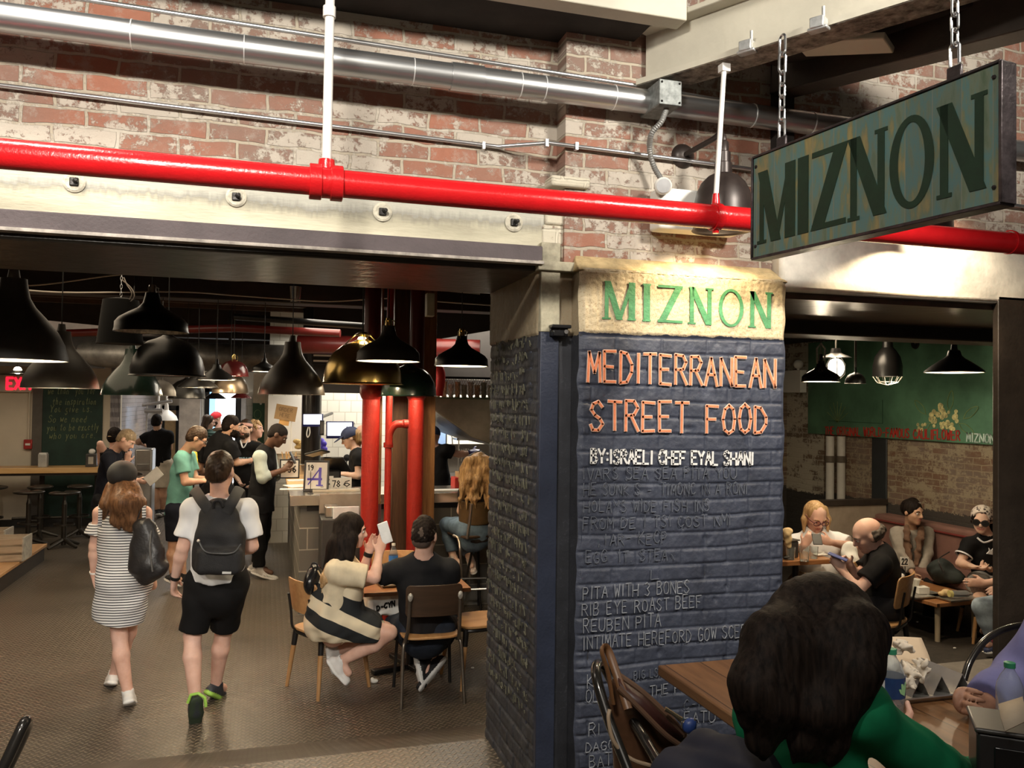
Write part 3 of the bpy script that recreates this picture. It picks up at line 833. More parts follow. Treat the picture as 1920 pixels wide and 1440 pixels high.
NAVY = (.046, .054, .082)
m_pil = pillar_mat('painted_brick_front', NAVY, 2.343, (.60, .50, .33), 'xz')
m_pils = pillar_mat('painted_brick_side_shade', (.032, .034, .042), 2.335, (.33, .27, .18), 'yz')  # darker navy and cream put the side's shade into the colour
m_steelnavy = M('navy_steel', (.028, .035, .060), .45, bump=.2, bs=90)
m_floor = plate_mat('tread_plate', (.082, .066, .050))
m_brickL = brick_mat('limewashed_brick', 'xz', (.40, .165, .105), (.24, .155, .12), (.42, .365, .285), (.50, .455, .39), .10)
m_cream = M('cream_beam_paint', (.42, .39, .29), .6, var=.2, vs=2.0, bump=.25, bs=35, col2=(.66, .62, .47), stretch=(.7, 1, 3))
nt = m_cream.node_tree; b_ = nt.nodes['Principled BSDF']; g_ = node(nt, 'ShaderNodeNewGeometry'); sp = node(nt, 'ShaderNodeSeparateXYZ', {0: g_.outputs['Position']})
mp = node(nt, 'ShaderNodeMapping', {'Vector': g_.outputs['Position'], 'Scale': (1.2, 1, 2.0)}); n1 = node(nt, 'ShaderNodeTexNoise', {'Vector': mp.outputs[0], 'Scale': 3.0, 'Detail': 4.0})
mp = node(nt, 'ShaderNodeMapping', {'Vector': g_.outputs['Position'], 'Scale': (60, 1, 8)}); n2 = node(nt, 'ShaderNodeTexNoise', {'Vector': mp.outputs[0], 'Scale': 1.0, 'Detail': 4.0})
zz = math_(nt, 'ADD', math_(nt, 'ADD', sp.outputs[2], math_(nt, 'MULTIPLY', math_(nt, 'SUBTRACT', n1.outputs[0], .5), .07)), math_(nt, 'MULTIPLY', math_(nt, 'SUBTRACT', n2.outputs[0], .5), .05))
k_ = ramp_(nt, math_(nt, 'ABSOLUTE', math_(nt, 'SUBTRACT', zz, 2.795)), .004, .030, (1, 1, 1, 1), (0, 0, 0, 1))
old = b_.inputs['Base Color'].links[0].from_socket
up_ = mix_(nt, ramp_(nt, zz, .0, 1.0) if False else math_(nt, 'GREATER_THAN', zz, 2.795), old, mix_(nt, .65, old, (.44, .44, .40, 1)))
nt.links.new(mix_(nt, math_(nt, 'MULTIPLY', k_, .55), up_, (.16, .155, .135, 1)), b_.inputs['Base Color'])
m_band = M('mauve_grey_band', (.085, .068, .072), .7, var=.15, vs=6, bump=.25, bs=80)
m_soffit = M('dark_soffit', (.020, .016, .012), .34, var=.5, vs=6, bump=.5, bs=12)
m_white = M('white_lintel', (.70, .66, .58), .6, var=.22, vs=7, bump=.2, bs=40)
m_dark = M('dark_ceiling', (.020, .016, .014), .8, var=.4)
m_dkbrown = M('dark_brown_steel', (.035, .026, .020), .45, var=.3, vs=6, bump=.15, bs=60)

# floors
fl = MB(); fl.mm((-9, 5.13, -.2), (9, 22, 0)); struct('floor', fl, m_floor)
fl = MB(); fl.prism([(4.03, -.2), (4.03, UPF), (5.13, 0), (5.13, -.2)], (-9, 0, 0), (0, 1, 0), (0, 0, 1), (1, 0, 0), 18); struct('floor_ramp', fl, m_floor)
fl = MB(); fl.mm((-9, -3, -.2), (9, 4.03, UPF)); struct('floor_hall', fl, m_floor)
# pillar
core = MB(); core.mm((XL+.012, YP+.1, UPF), (XP1-.012, YB, 2.66)); core.mm((XP0+.004, YP+.004, UPF), (XP1-.004, YB, 2.605))
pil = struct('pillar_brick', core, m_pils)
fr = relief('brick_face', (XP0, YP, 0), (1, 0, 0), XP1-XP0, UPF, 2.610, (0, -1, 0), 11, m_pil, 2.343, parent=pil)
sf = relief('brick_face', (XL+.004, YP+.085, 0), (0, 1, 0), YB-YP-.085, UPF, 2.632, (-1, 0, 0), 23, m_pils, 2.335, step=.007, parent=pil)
ch = MB(); n = 60
pf = [(XP0-.006, YP-.012), (XP1+.006, YP-.012)]
ch.add([(XP0-.012, YP-.016, 2.600), (XP1+.010, YP-.016, 2.600), (XP1-.03, YWR, 2.672), (XP0+.004, YWR, 2.672), (XP0-.012, YP+.06, 2.600), (XP1+.010, YP+.06, 2.600), (XP1-.03, YWR+.05, 2.672), (XP0+.004, YWR+.05, 2.672)],
       [(0, 1, 2, 3), (4, 7, 6, 5), (0, 4, 5, 1), (1, 5, 6, 2), (3, 2, 6, 7), (0, 3, 7, 4)])
ch.build('stone_ledge', M('stone_ledge', (.50, .38, .20), .8, var=.3, vs=14, bump=.8, bs=40), pil, bev=.006)
# steel column standing in the corner recess
st = MB(); st.mm((XL, 3.27, UPF), (XF, 3.30, 2.60)); st.mm((XF-.012, 3.30, UPF), (XF, 3.42, 2.60)); st.mm((XL, 3.40, UPF), (XP0+.01, 3.43, 2.60)); st.mm((XL, 3.282, UPF), (XL+.02, 3.30, 2.6))
struct('column_steel', st, m_steelnavy, bev=.003)
st = MB(); st.mm((XL-.002, 3.266, 2.345), (XF+.002, 3.30, 2.72)); st.mm((XF, 3.36, 2.345), (XP0+.01, 3.41, 2.70)); st.mm((XL-.02, 3.25, 2.60), (XP0+.02, 3.42, 2.64))
struct('column_head', st, M('column_head_paint', (.36, .33, .24), .7, var=.5, vs=9, bump=.4, bs=40), bev=.004)
# broken brick bits in the joint over the column
bb = MB(); bb.mm((XL+.02, 3.285, 2.80), (XP0+.0, 3.36, 2.90)); bb.mm((XL+.01, 3.29, 2.64), (XP0+.01, 3.37, 2.80)); bb.mm((XL+.03, 3.24, 2.955), (XP0+.06, 3.34, 3.0))
struct('pillar_joint', bb, brick_mat('joint_brick', 'xz', (.30, .14, .10), (.40, .33, .24), (.55, .5, .4), (.6, .56, .45), .3), bev=.01)

# brick walls over the openings
w = MB(); w.mm((-6, YWL, 2.86), (XL+.13, YWL+.5, 4.3)); struct('wall_left', w, m_brickL)
w = MB(); w.mm((XL+.10, YWR, 2.64), (7, YWR+.5, 4.3)); struct('wall_right', w, m_brickL)
# left lintel: cream beam, mauve lower band, dark soffit
bm = MB(); bm.mm((-6, 3.30, 2.69), (XL+.03, YB, 2.88)); beam = struct('beam_left', bm, m_cream, bev=.006)
bm = MB(); bm.mm((-6, 3.255, 2.632), (XL-.0, 3.34, 2.700)); bm.build('lower_band', m_band, beam, bev=.004)
bm = MB(); bm.mm((-6, 3.235, 2.622), (XL, 3.30, 2.634)); bm.build('drip_edge', M('pale_edge', (.40, .36, .32), .6, var=.4, vs=20), beam)
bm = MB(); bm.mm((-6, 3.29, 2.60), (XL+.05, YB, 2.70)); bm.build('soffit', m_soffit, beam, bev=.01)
m_iron = M('iron_bolt', (.03, .028, .027), .4, .6, bump=.3)
for (u, v) in ((140, 342), (443, 370), (717, 398), (963, 418)):
    c = atY(u, v, 3.30)
    MB().lathe([(.012, -.002), (.036, -.001), (.038, .006), (.030, .010), (.014, .006)], c, 28, axis=(0, -1, 0), close=True).build('washer', M('washer_paint', (.50, .47, .38), .6, var=.3, vs=30, bump=.5, bs=70), beam)
    b = MB(); b.box(c+Vector((0, -.006, 0)), (.030, .02, .030)); b.cyl(c+Vector((.004, -.01, .004)), c+Vector((.010, -.038, .002)), .010, .008, 8); b.build('bolt', m_iron, beam, bev=.003)
# right lintel
bm = MB(); bm.mm((XP1-.02, 3.20, 2.565), (7, YB, 2.875)); bR = struct('beam_right', bm, m_white, bev=.02)
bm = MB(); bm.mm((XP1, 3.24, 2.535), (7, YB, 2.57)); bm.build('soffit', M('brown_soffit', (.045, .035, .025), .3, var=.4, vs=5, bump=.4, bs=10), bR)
bm = MB(); bm.mm((XP1, YB-.02, 2.46), (7, YB+.25, 2.70)); bm.build('header', m_dkbrown, bR, bev=.01)
x0 = atY(1872, 900, 3.2).x
bm = MB(); bm.mm((x0, 3.20, UPF), (x0+1.2, 3.235, 2.60)); struct('column_right', bm, m_dkbrown, bev=.004)
# hall ceiling and its beams
w = MB(); w.mm((-7, -3, 4.2), (8, 3.5, 4.3)); struct('ceiling_hall', w, m_dark)
m_bcream = M('cream_steel', (.56, .53, .44), .5, var=.10, vs=3, bump=.1, bs=40)
m_rust = M('rusty_underside', (.16, .13, .10), .8, var=.6, vs=26, bump=.8, bs=50, col2=(.42, .39, .33))
bd = Vector((.495, -.869, 0)).normalized(); bs_ = bd.cross(UP)   # runs from the brick into the hall
o = Vector((1.50, 3.22, 3.415)); L = 3.2
def slab(a, across, wd, zlo, zhi, ln, mb):
    mb.box(a+bd*(ln/2)+Vector((0, 0, (zlo+zhi)/2)), (ln, wd, zhi-zlo), ax=(bd, bd.cross(UP)*-1, UP))
ib = MB(); q = Vector((o.x, o.y, 0)); side = Vector((-bd.y, bd.x, 0))  # to the far side
slab(q+side*.06, None, .02, 3.42, 3.66, L, ib); slab(q+side*.06, None, .15, 3.64, 3.665, L, ib)
ibo = struct('beam_diagonal', ib, m_bcream, bev=.004)
ib = MB(); slab(q+side*.06, None, .15, 3.405, 3.425, L, ib); ib.build('lower_flange', [m_rust][0], ibo, bev=.004)
ib = MB(); slab(q-side*.012, None, .012, 3.408, 3.432, L, ib); ib.build('flange_edge', m_bcream, ibo)
w = MB(); w.mm((-4, 2.98, 3.60), (1.60, 3.07, 3.85)); w.mm((-4, 2.93, 3.84), (1.6, 3.12, 3.87)); struct('beam_cross', w, m_bcream, bev=.004)
w = MB(); w.mm((-4, 3.07, 3.62), (1.5, 3.40, 3.64)); struct('ceiling_gap_shade', w, m_dark)  # dark sheet stands for the shaded gap behind the cross beam
def beam2(name, a, b, wd, h, mat):
    a, b = Vector(a), Vector(b); d = (b-a).normalized(); s = d.cross(UP).normalized()
    m = MB(); m.box((a+b)/2, ((b-a).length, wd, h), ax=(d, s, s.cross(d))); return struct(name, m, mat, bev=.005)
beam2('beam_dark', W(1462, 150, 3.72), W(1980, 10, 2.75), .12, .15, m_dkbrown)
beam2('beam_dark', W(1440, 60, 3.55), W(2050, -90, 2.75), .16, .25, m_dark)
beam2('beam_short', W(1500, 88, 3.3), W(1668, 80, 3.1), .16, .025, m_bcream)
w = MB(); a = atY(1452, 240, YWR-.03); w.mm((a.x, YWR-.05, 2.98), (a.x+.09, YWR+.02, 4.2)); struct('column_strap', w, m_dark)
a = atY(1740, 372, YWR-.03)
# clamps on the diagonal beam
for (u, v, nm) in ((1401, 88, 0), (1535, 45, 0)):
    c = W(u, v, 3.18 if u < 1450 else 2.93)
    t = thing('beam_clamp', 'grey clamp with a threaded stud on the pale beam, '+('nearer the brick wall' if u < 1450 else 'nearer the hanging sign chain'), 'clamp', c, 'clamps on the pale diagonal beam')
    b = MB(); b.box(c, (.05, .05, .04), rz=-1.0); b.box(c+Vector((0, 0, -.02)), (.07, .04, .012), rz=-1.0); b.build('jaw', M('galvanised', (.48, .49, .49), .45, .6, var=.2, vs=30), t, bev=.004)
    MB().cyl(c+Vector((.012, -.01, 0)), c+Vector((.012, -.01, .06)), .006, .006, 10).build('stud', MATS['galvanised'], t)

# ---- room beyond the left opening
m_wood_c = wood_mat('ceiling_boards', (.026, .013, .007), (.070, .035, .017), 1, 3, .6, plank=.22)
w = MB(); w.mm((-9, YB, 3.36), (4.4, 22, 3.45)); struct('ceiling', w, m_wood_c)
w = MB(); w.prism([(2.4, YB), (XS+.1, YB), (XS+.1, 9.95), (4.5, 9.95)], (0, 0, 2.90), (1, 0, 0), (0, 1, 0), (0, 0, 1), .5); struct('ceiling_dining', w, m_dark)
for y in (5.6, 8.9, 12.4, 15.2):
    w = MB(); w.mm((-9, y, 3.05 if y < 12 else 2.9), (4.4, y+.28, 3.36)); struct('beam_ceiling', w, M('ceiling_beam', (.022, .014, .011), .6, var=.3), bev=.01)
for y in np.arange(6.3, 12, .62):
    w = MB(); w.mm((-9, y, 3.26), (4.4, y+.07, 3.37)); struct('ceiling_joist', w, M('joist', (.060, .032, .017), .7, var=.3))
m_wallc = M('cream_wall', (.62, .54, .42), .7, var=.05, vs=3, bump=.05)
YLW = 14.6
xq = atY(225, 800, YLW).x
w = MB(); w.mm((-9, YLW, 0), (xq, YLW+.15, 3.4)); struct('wall_bar', w, m_wallc)
w = MB(); w.mm((-9, 13.1, 2.46), (xq, 13.2, 3.37)); struct('wall_bar_dark_screen', w, m_dark)  # added dark panel keeping the space above the bar dim
w = MB(); w.mm((xq-.15, YLW, 0), (xq, 19.0, 3.4)); struct('wall_corridor', w, tile_mat('glossy_tile', 'yz', (.55, .52, .54), (.30, .28, .30), .20, .075, .004, .12, bump=.2))
w = MB(); w.mm((xq-.2, 19.0, 0), (4.3, 19.15, 3.4)); struct('wall_end', w, m_wallc)
w = MB(); w.mm((-9.1, YB, 0), (-9, 22, 3.4)); struct('wall_far_left', w, m_wallc)
XK = atY(503, 800, 12.3).x
w = MB(); w.mm((XK, 12.3, 0), (4.3, 12.45, 3.4)); w.mm((XK, 12.45, 0), (XK+.12, 19, 3.4))
m_tilew = tile_mat('white_wall_tile', 'xz', (.80, .77, .68), (.52, .48, .40), .17, .17, .005, .25)
struct('wall_kitchen', w, m_tilew)
w = MB(); w.prism([(2.28, YB), (2.40, YB), (4.50, 9.9), (4.38, 9.9)], (0, 0, 0), (1, 0, 0), (0, 1, 0), (0, 0, 1), 3.4); w.mm((4.38, 9.9, 0), (4.5, 12.45, 3.4)); struct('wall_partition', w, m_dkbrown)
# ---- room beyond the right opening
m_bd = brick_mat('dining_brick', 'yz', (.20, .105, .062), (.15, .10, .065), (.27, .21, .14), (.34, .28, .19), .06, dark=(1.02, (.05, .042, .036)))
m_bp_ = brick_mat('lamplight_tinted_brick', 'yz', (.24, .16, .10), (.18, .13, .09), (.42, .38, .30), (.58, .54, .44), .22, dark=(.98, (.055, .05, .045)))  # stronger pale wash puts lamplight on this stretch into the brick colour
w = MB(); w.mm((XS, YB, 0), (XS+.15, 9.1, 3.4)); struct('wall_dining_side', w, m_bd)
w = MB(); w.mm((XS, 9.1, 0), (XS+.15, 10.05, 3.4)); struct('wall_dining_lamp_tint', w, m_bp_)
w = MB(); w.mm((4.4, 9.9, 0), (XS+.15, 10.05, 3.4)); struct('wall_dining_back', w, m_bd)
# hall side walls, so light does not leak
w = MB(); w.mm((-7, -3.1, 0), (8, -3, 4.3)); struct('wall_hall_back', w, m_wallc)

# ------------------------------------------------------------------ hand lettering
GL = {'A': ['0,0 .5,1 1,0', '.2,.38 .8,.38'], 'B': ['0,0 0,1 .6,1 .85,.8 .6,.55 0,.52', '.6,.52 .95,.28 .65,0 0,0'], 'C': ['.95,.82 .7,1 .35,.97 .05,.6 .05,.35 .35,.02 .7,0 .95,.2'],
 'D': ['0,0 0,1 .5,.95 .95,.6 .92,.35 .55,.03 0,0'], 'E': ['.9,1 0,1 0,0 .9,0', '0,.5 .7,.5'], 'F': ['.9,1 0,1 0,0', '0,.5 .7,.5'], 'G': ['.95,.85 .6,1 .15,.85 .02,.45 .25,.05 .65,0 .95,.15 .95,.45 .6,.45'],
 'H': ['0,0 0,1', '1,0 1,1', '0,.5 1,.5'], 'I': ['.5,0 .5,1'], 'J': ['.8,1 .8,.2 .5,0 .15,.15'], 'K': ['0,0 0,1', '.9,1 0,.45 .95,0'], 'L': ['0,1 0,0 .85,0'], 'M': ['0,0 .08,1 .5,.3 .92,1 1,0'],
 'N': ['0,0 0,1 1,0 1,1'], 'O': ['.5,1 .15,.85 0,.5 .15,.12 .5,0 .85,.12 1,.5 .85,.85 .5,1'], 'P': ['0,0 0,1 .65,1 .92,.78 .65,.5 0,.48'], 'R': ['0,0 0,1 .65,1 .92,.78 .65,.52 0,.5', '.4,.5 .98,0'],
 'S': ['.9,.85 .6,1 .2,.92 .08,.72 .35,.55 .75,.42 .92,.22 .6,0 .2,.02 .03,.18'], 'T': ['.5,0 .5,1', '0,1 1,1'], 'U': ['0,1 0,.25 .3,0 .7,0 1,.25 1,1'], 'V': ['0,1 .5,0 1,1'], 'W': ['0,1 .25,0 .5,.7 .75,0 1,1'],
 'X': ['0,0 1,1', '0,1 1,0'], 'Y': ['0,1 .5,.5 1,1', '.5,.5 .5,0'], 'Z': ['0,1 1,1 0,0 1,0'], '1': ['.2,.8 .55,1 .55,0'], '7': ['0,1 1,1 .4,0'], '8': ['.5,.52 .1,.72 .5,1 .9,.72 .5,.52 .02,.25 .5,0 .98,.25 .5,.52'],
 '9': ['.9,.7 .5,.45 .1,.72 .5,1 .9,.7 .8,.3 .4,0'], '2': ['.05,.75 .35,1 .8,.92 .85,.65 0,0 1,0'], '3': ['.05,.9 .5,1 .9,.78 .45,.53 .95,.25 .5,0 .03,.12'], '5': ['.9,1 .15,1 .1,.55 .6,.6 .95,.3 .6,0 .05,.08'], '0': ['.5,1 .1,.8 .05,.3 .5,0 .95,.3 .9,.8 .5,1'],
 '6': ['.85,.95 .3,.75 .05,.3 .5,0 .92,.28 .5,.55 .1,.35'], ':': ['.5,.75 .5,.68', '.5,.3 .5,.22'], '.': ['.4,.05 .5,0'], '-': ['.2,.5 .8,.5'], ',': ['.5,.1 .35,-.12'],
 't': ['.5,.95 .45,.15 .6,0 .8,.1', '.1,.65 .9,.65'], 'h': ['.1,1 .1,0', '.1,.4 .45,.6 .75,.45 .75,0'], 'e': ['.1,.3 .85,.35 .7,.58 .3,.58 .08,.25 .35,0 .85,.1'], 'i': ['.5,.6 .5,0', '.5,.8 .52,.85'], 'n': ['.1,.6 .1,0', '.1,.4 .5,.62 .8,.45 .8,0'],
 's': ['.8,.5 .45,.62 .2,.45 .75,.2 .5,0 .1,.08'], 'p': ['.1,.6 .1,-.4', '.1,.5 .55,.62 .85,.3 .5,0 .1,.1'], 'r': ['.2,.6 .2,0', '.2,.4 .5,.6 .8,.55'], 'a': ['.8,.55 .3,.58 .08,.25 .35,0 .75,.2 .8,.6 .85,0'], 'o': ['.5,.6 .12,.4 .15,.1 .5,0 .85,.15 .85,.45 .5,.6'],
 'y': ['.1,.6 .45,.1', '.85,.6 .3,-.4'], 'u': ['.1,.6 .15,.1 .45,0 .75,.15 .8,.6 .85,0'], 'g': ['.8,.55 .3,.58 .1,.28 .4,.05 .78,.2 .8,.6 .75,-.25 .4,-.42 .1,-.25'], 'v': ['.1,.6 .45,0 .85,.6'], 'w': ['.0,.6 .2,0 .5,.45 .75,0 1,.6'], 'd': ['.8,1 .8,0', '.8,.3 .5,.6 .12,.4 .2,.05 .55,0 .8,.2'],
 'b': ['.1,1 .1,0 .55,0 .85,.3 .55,.6 .1,.4'], 'x': ['.1,.6 .8,0', '.8,.6 .1,0'], 'c': ['.8,.5 .4,.62 .1,.3 .4,0 .82,.1'], 'l': ['.5,1 .5,0'], 'm': ['.05,.6 .05,0', '.05,.4 .3,.6 .5,.4 .5,0', '.5,.4 .75,.6 .95,.4 .95,0'], 'f': ['.8,.95 .5,.9 .4,0', '.1,.6 .8,.6']}
GL = {k: [[tuple(map(float, q.split(','))) for q in s.split()] for s in v] for k, v in GL.items()}
NARROW = {'I': .35, '1': .6, ':': .4, '.': .35, 'i': .4, 'l': .4, 'J': .8, ',': .4}
def strokes(text, seed=0, jit=.05, gap=.28, space=.6, slant=0.0, drop=0.0):
    "strokes of a line of text, letters one unit high; second value: total advance"
    rr = random.Random(seed); x = 0; out = []
    for ch in text:
        if ch == ' ': x += space; continue
        wd = .62*NARROW.get(ch, 1.0) if not ch.islower() else .52*NARROW.get(ch, 1.0)
        dy, sc = rr.uniform(-jit, jit)*.6, 1+rr.uniform(-jit, jit)
        for s in GL.get(ch, []):
            if rr.random() < drop: continue
            P_ = [((.5 if ch in 'Ii' and len(GL[ch]) == 1 else 1)*0 + p[0]*wd + rr.uniform(-jit, jit)*.35, p[1]*sc + dy + rr.uniform(-jit, jit)*.35) for p in s]
            out.append([(x+a+slant*b, b) for a, b in P_])
        x += wd+gap*(1+rr.uniform(-jit, jit)*2)*.75
    return out, x-gap*.75
def write(text, o, ax, ay, nrm, width, height, lw, mat, name, parent, seed=0, jit=.05, t=.004, slope=0.0, gap=.28, space=.6, slant=0, drop=0.0, mirror=False):
    st, tot = strokes(text, seed, jit, gap, space, slant, drop); b = MB()
    o, ax, ay, nrm = Vector(o), Vector(ax), Vector(ay), Vector(nrm)
    for s in st:
        pts = []
        for (x, y) in s:
            q = x/tot*width
            if mirror: q = width-q
            pts.append(o+ax*q+ay*(y*height+slope*x/tot*width))
        b.ribbon(pts, lw, nrm, t)
    return b.build(name, mat, parent, smooth=False)
def serif(word, o, ax, ay, nrm, width, height, mat, name, parent, t=.003, thick=.20, thin=.095, gap=.20, pts=None):
    "roman capitals with thick and thin strokes and slab feet"
    o, ax, ay, nrm = Vector(o), Vector(ax), Vector(ay), Vector(nrm)
    wds = {'M': 1.0, 'I': .30, 'Z': .80, 'N': .78, 'O': .84}
    tot = sum(wds[c] for c in word)+gap*(len(word)-1); k = width/tot; b = MB(); x = 0
    def quad(p, q, w):   # upright-ended bar from p to q, w wide
        poly = [(p[0]-w/2, p[1]), (p[0]+w/2, p[1]), (q[0]+w/2, q[1]), (q[0]-w/2, q[1])]
        b.prism([((x+c[0])*k, c[1]*height) for c in poly], o, ax, ay, nrm, t+random.Random(x+p[0]).random()*.0006)
    def foot(cx, y): 
        y0 = y if y < .5 else y-.045
        b.prism([((x+cx-.13)*k, y0*height), ((x+cx+.13)*k, y0*height), ((x+cx+.13)*k, (y0+.045)*height), ((x+cx-.13)*k, (y0+.045)*height)], o, ax, ay, nrm, t*1.1)
    for c in word:
        w = wds[c]
        if c == 'M':
            quad((.10, 0), (.10, 1), thin*1.2); quad((w-.12, 0), (w-.12, 1), thick); quad((.12, 1), (w*.5, 0), thick); quad((w*.5, 0), (w-.12, 1), thin*1.2); foot(.10, 0); foot(w-.12, 0)
        elif c == 'I': quad((w/2, 0), (w/2, 1), thick); foot(w/2, 0); foot(w/2, 1)
        elif c == 'Z':
            quad((.12, .0), (w-.10, 1), thick*1.1)
            for y in (0, .93): b.prism([(x*k, y*height), ((x+w)*k, y*height), ((x+w)*k, (y+.07)*height), (x*k, (y+.07)*height)], o, ax, ay, nrm, t*.9)
        elif c == 'N': quad((.10, 0), (.10, 1), thin*1.4); quad((w-.10, 0), (w-.10, 1), thin*1.4); quad((.10, 1), (w-.12, 0), thick); foot(.10, 0); foot(w-.10, 1)
        elif c == 'O':
            n = 40; A = [(w/2+math.cos(i*2*math.pi/n)*w/2, .5+math.sin(i*2*math.pi/n)*.52) for i in range(n)]
            I = [(w/2+math.cos(i*2*math.pi/n)*(w/2-thick*.62), .5+math.sin(i*2*math.pi/n)*(.52-thin*.75)) for i in range(n)]
            vs = [o+ax*((x+p[0])*k)+ay*(p[1]*height)+nrm*t for p in A+I]
            b.add(vs, [(i, (i+1) % n, n+(i+1) % n, n+i) for i in range(n)])
        x += w+gap
    return b.build(name, mat, parent, smooth=False)

m_green = M('green_paint', (.075, .26, .115), .6, var=.2, vs=20, bump=.3)
m_orange = M('orange_paint', (.78, .25, .12), .7, var=.15, vs=40)
m_pale = M('chalk_edge', (.80, .62, .52), .8)
m_chalkw = M('white_paint', (.80, .80, .80), .7, var=.1, vs=60)
m_chalk = M('faded_chalk', (.13, .145, .18), .9, var=.4, vs=30)
m_chalk2 = M('chalk', (.30, .32, .36), .9, var=.4, vs=30)
m_chalky = M('yellowish_chalk', (.12, .115, .08), .9, var=.5, vs=20)
AX, AZ, NF = (1, 0, 0), (0, 0, 1), (0, -1, 0)
def fpt(u, v): return atY(u, v, YP-.012)
def line(text, u0, v0, u1, v1, h_px, lw, mat, seed, nm='lettering', **kw):
    a, b = fpt(u0, v0), fpt(u1, v1); dep_ = dep(a)
    return write(text, a, AX, AZ, NF, b.x-a.x, h_px*dep_/F_PX, lw, mat, nm, pil, seed, slope=(b.z-a.z)/(b.x-a.x), **kw)
a, b = atY(1131, 598, YP-.0145), atY(1447, 616, YP-.0145)
serif('MIZNON', a, Vector((b-a).normalized()), AZ, NF, (b-a).length, 72*dep(a)/F_PX, m_green, 'painted_lettering', pil, t=.0015)
for (wd_, m_, off) in ((.0145, m_pale, 0), (.0095, m_orange, .002)):
    for (tx, u0, v0, u1, v1, hp) in (('MEDITERRANEAN', 1102, 714, 1453, 727, 56), ('STREET FOOD', 1106, 806, 1436, 813, 55)):
        a = atY(u0, v0, YP-.010-off); b = atY(u1, v1, YP-.010-off)
        write(tx, a, AX, AZ, NF, b.x-a.x, hp*dep(a)/F_PX, wd_, m_, 'painted_lettering', pil, 4, .04, slope=(b.z-a.z)/(b.x-a.x), t=.005, space=.75)
line('BY:ISRAELI CHEF EYAL SHANI', 1108, 868, 1412, 872, 25, .0085, m_chalkw, 6, 'painted_lettering', space=.5, gap=.22)
for (tx, u0, v0, u1, v1, hp, m_) in (('IVARS SEA SEA PITA YOU', 1092, 899, 1380, 896, 22, m_chalk), ('HE SUNK S ANTIMONC IN A RONI', 1094, 929, 1400, 926, 22, m_chalk), ('HOLAYS WIDE FISH INS', 1094, 960, 1330, 958, 22, m_chalk),
      ('FROM DE I TSI COST NMI', 1093, 992, 1370, 985, 22, m_chalk), ('S,TAR- KECP', 1106, 1024, 1250, 1018, 22, m_chalk), ('EGG. IT. STEAR', 1098, 1056, 1265, 1050, 22, m_chalk), ('L', 1220, 1086, 1236, 1085, 18, m_chalk),
      ('PITA WITH 3 BONES', 1093, 1124, 1292, 1111, 24, m_chalk2), ('RIB EYE ROAST BEEF', 1091, 1155, 1315, 1138, 24, m_chalk2), ('REUBEN PITA', 1093, 1186, 1238, 1174, 24, m_chalk2),
      ('INTIMATE HEREFORD GOW SCER', 1093, 1218, 1398, 1194, 24, m_chalk2), ('BIG LSH', 1188, 1274, 1242, 1268, 16, m_chalk), ('KI', 1101, 1291, 1122, 1289, 24, m_chalk2), ('OL', 1098, 1318, 1122, 1315, 24, m_chalk2), ('THE FI', 1218, 1304, 1280, 1296, 18, m_chalk2),
      ('C-I', 1282, 1330, 1312, 1326, 18, m_chalk), ('EATU', 1282, 1358, 1340, 1352, 20, m_chalk2), ('RI', 1104, 1380, 1124, 1378, 22, m_chalk2), ('DAGO.', 1098, 1410, 1158, 1403, 16, m_chalk2), ('BATE', 1105, 1440, 1160, 1432, 22, m_chalk2)):
    line(tx, u0, v0, u1, v1, hp, .0022, m_, int(u0+v0), 'chalk_lettering', jit=.09, drop=.06 if m_ is m_chalk else 0)
# closely written chalk on the pillar's shaded side, past reading
rr = random.Random(8); b = MB()
for i in range(24):
    z = 2.30-i*.0685
    y0, y1 = 3.36+rr.uniform(0, .05), 4.04-rr.uniform(0, .12)
    if i in (2, 3): y0 = 3.45
    y = y0
    while y < y1:
        if rr.random() < .85:
            n = rr.randint(2, 4); pts = [Vector((XL-.011, y+rr.uniform(-.01, .018), z+rr.uniform(-.012, .040))) for _ in range(n)]
            b.ribbon(pts, .0035, Vector((-1, 0, 0)), .004)
        y += rr.uniform(.018, .036)
b.build('chalk_lettering', m_chalky, pil, smooth=False)

# ------------------------------------------------------------------ pipes and fittings on the brick wall
m_red = M('red_pipe_paint', (.62, .012, .016), .22, var=.06, vs=20, bump=.12, bs=120, coat=.4)
m_galv = M('galvanised_duct', (.50, .51, .52), .33, .9, var=.12, vs=10, stretch=(.2, 6, 6), bump=.03, bs=40)
m_cond = M('conduit_steel', (.60, .61, .63), .28, .9, var=.08)
m_whitep = M('white_rod_paint', (.80, .79, .76), .4, var=.05, vs=20)
YR, ZR, RR = 2.78, 2.765, .0455
t = thing('sprinkler_pipe', 'thick glossy red sprinkler pipe running along the brick wall', 'pipe', (0, YR, ZR))
MB().cyl((-4, YR, ZR+.012), (5.5, YR, ZR-.014), RR, RR, 40).build('pipe', m_red, t)
cx = atY(612, 330, YR).x
for s in (-1, 1):
    MB().lathe([(RR-.002, -.021), (RR+.011, -.021), (RR+.013, -.019), (RR+.013, .017), (RR+.011, .019), (RR-.002, .021)], (cx+s*.034, YR, ZR), 40, axis=(1, 0, 0), close=True).build('coupling_ring', m_red, t)
b = MB(); b.cyl((cx-.03, YR, ZR), (cx+.03, YR, ZR), RR+.006, RR+.006, 40); b.cyl((cx, YR, ZR+.03), (cx, YR, ZR+.075), .030, .026, 24); b.build('tee', m_red, t)
t = thing('hanger_rod', 'thick white hanger rod rising from the red pipe coupling', 'rod', (cx, YR, ZR+.07))
MB().cyl((cx, YR, ZR+.072), (cx+.004, YR, 4.2), .0155, .0155, 20).build('rod', m_whitep, t)
MB().cyl((cx, YR, 3.315), (cx, YR, 3.35), .021, .021, 20).build('collar', m_whitep, t)
